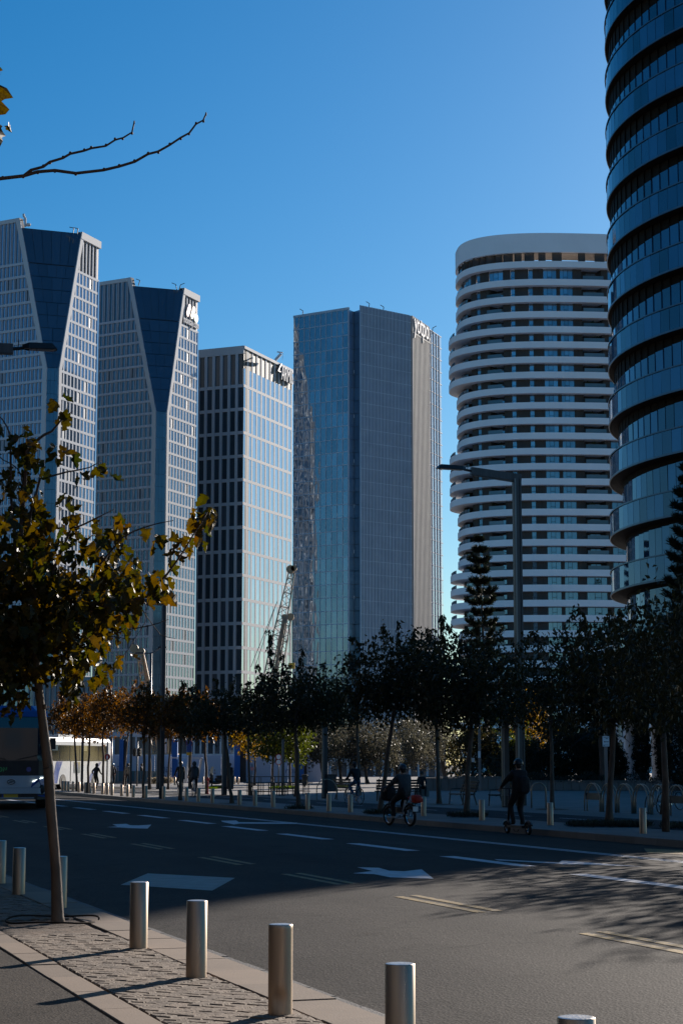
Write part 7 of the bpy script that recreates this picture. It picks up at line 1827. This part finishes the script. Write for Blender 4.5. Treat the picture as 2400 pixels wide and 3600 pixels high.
cr = wthing('crawler_crane', 'tall grey lattice crane with two booms in front of the white grid tower', 'crane', V((ux(905, Yc), Yc, 0)), 'lattice cranes')
base1 = V((ux(893, Yc), Yc, 2.5))
mb = MB(); lattice(mb, base1, P(1026, 2010, Yc), 1.0, 1.6, .75, 1.45, 26); mb.build('main_boom', M_CRANE2, cr)
mb = MB(); lattice(mb, base1 + V((.95, .5, 0)), P(1010, 2172, Yc), 0.8, 1.35, 1.0, 1.3, 18); mb.build('second_boom', M_CRANE2, cr)
mb = MB(); a, b = base1 + V((.8, .15, 0)), P(1002, 2172, Yc); mb.bar(a, b, .56, .4); mb.build('boom_plate', M_CRANE2, cr)
for (u, v, r_, nm) in ((1021, 2169, .48, 'sheave'), (1000, 2170, .40, 'sheave'), (1021, 2002, .55, 'boom_head'), (1033, 1998, .40, 'boom_head')):
    c = P(u, v, Yc); mb = MB(); mb.tube([c + V((-.0, -.4, 0)), c + V((0, .4, 0))], r_, 14); mb.build(nm, M_CRANE, cr)
mb = MB()
for a, b in (((975, 2113), (882, 2345)), ((970, 2125), (895, 2350)), ((1014, 2190), (1014, 2335)), ((1018, 2180), (1019, 2335)), ((1024, 2010), (1025, 2330)), ((1027, 2010), (1028, 2330))): mb.tube([P(*a, Yc), P(*b, Yc)], .035, 4)
mb.build('cable', M_BLACK, cr)
mb = MB(); c = P(1026, 2341, Yc); mb.box(c, (.75, .6, .75)); mb.build('hook_block', M_YEL, cr)
mb = MB(); mb.box((ux(898, Yc), Yc + 1, 2.0), (6.5, 3.4, 2.2)); mb.build('cab', M_CRANE, cr)
for s in (-1, 1): mb = MB(); mb.box((ux(898, Yc), Yc + 1 + s * 2.2, .5), (7.0, .9, 1.0)); mb.build('track', M_BLACK, cr)
Yd = 235
cr = wthing('crawler_crane', 'beige lattice crane leaning left in front of the second sculpted tower', 'crane', V((ux(545, Yd), Yd, 0)), 'lattice cranes')
mb = MB(); lattice(mb, V((ux(560, Yd), Yd, 3)), P(496, 2306, Yd), 1.0, 1.35, .9, 1.3, 18, .12); mb.build('main_boom', M_CRANE, cr)
mb = MB(); mb.bar(V((ux(566, Yd), Yd + .4, 3)), P(503, 2302, Yd), .55, .5); mb.build('boom_plate', M_CRANE, cr)
for (u, v, r_) in ((473, 2280, .55), (497, 2290, .48)): c = P(u, v, Yd); mb = MB(); mb.tube([c - V((0, .4, 0)), c + V((0, .4, 0))], r_, 14); mb.build('sheave', M_CRANE, cr)
mb = MB(); mb.bar(P(470, 2283, Yd), P(503, 2306, Yd), .9, .4); mb.build('boom_head', M_CRANE, cr)
mb = MB(); mb.box((ux(556, Yd), Yd + 1, 2.0), (5.5, 3.4, 2.2)); mb.build('cab', M_CRANE, cr)
for s in (-1, 1): mb = MB(); mb.box((ux(556, Yd), Yd + 1 + s * 2.2, .5), (6.0, .9, 1.0)); mb.build('track', M_BLACK, cr)

# ------------------------------------------------------------------ unseen buildings added left of and behind the viewer to block sky light
M_BLOCK = mat('blocker_slate', (.060, .062, .068), .8, var=.12, scale=.3, bump=.2, bscale=4)
def block(s0, s1, t_face, dpt, H, label):
    o = wthing('sky_blocker', label, 'building', ST((s0 + s1) / 2, t_face, 0), 'unseen buildings added to block sky light')
    mb = MB(); q = [ST(s0, t_face), ST(s1, t_face), ST(s1, t_face - dpt), ST(s0, t_face - dpt)]; prism(mb, [(p.x, p.y) for p in q], 0, H); mb.build('wall', M_BLOCK, o)
    A = ST(s0, t_face); fc = face2(A, DR, A + NR * 10); B = Bldg(o, 150)
    n = int((s1 - s0) / 3.2); z = 4.5
    while z + 3 < H:
        for i in range(n): B.pane(M_GL_DARK, fc, rect(i * 3.2 + .8, i * 3.2 + 2.5, z, z + 1.9), -.02, .04)
        z += 3.5
    B.finish(); return o
block(-25, 28, -11, 18, 46, 'unseen grey building added just beyond the left picture edge to block sky light')
block(32, 78, -12, 18, 42, 'lower unseen grey building added farther along the near side to block sky light')
block(84, 150, -13, 20, 46, 'third unseen building added farther along the near side to block sky light')
o = wthing('sky_blocker', 'broad unseen grey building added behind the viewer to block sky light', 'building', V((10, -55, 0)), 'unseen buildings added to block sky light')
mb = MB(); prism(mb, [(-60, -70), (75, -70), (75, -50), (-60, -50)], 0, 34); mb.build('wall', M_BLOCK, o)
B = Bldg(o, 150); fc = Face(V((-60, -50, 0)), (1, 0, 0), (0, 1, 0))
for j in range(8):
    for i in range(40): B.pane(M_GL_DARK, fc, rect(i * 3.3 + .8, i * 3.3 + 2.6, 4.5 + 3.6 * j, 6.4 + 3.6 * j), -.02, .04)
B.finish()

pts = []
for r in (3, 4, 6, 7, 9, 11, 12, 14, 15, 17, 18, 20, 22, 23, 25):
    for x0, x1, kind in items:
        if kind in ('log', 'bal') and rnd.random() < .55:
            t = th_of_u(uz(x0 + (x1 - x0) * rnd.uniform(.2, .8)), fin_); c = sup(t, CA - 1.0, CB - 1.0)
            for _ in range(60): pts.append((c.x + rnd.gauss(0, .35), c.y + rnd.gauss(0, .2), zrow_top[r + 1] + rnd.uniform(.1, 1.5)))
v1, f1 = leaf_geo(np.array(pts), .35, droop=-.3); np_build('balcony_plants', v1, f1, M_LEAF_GREEN, t5)
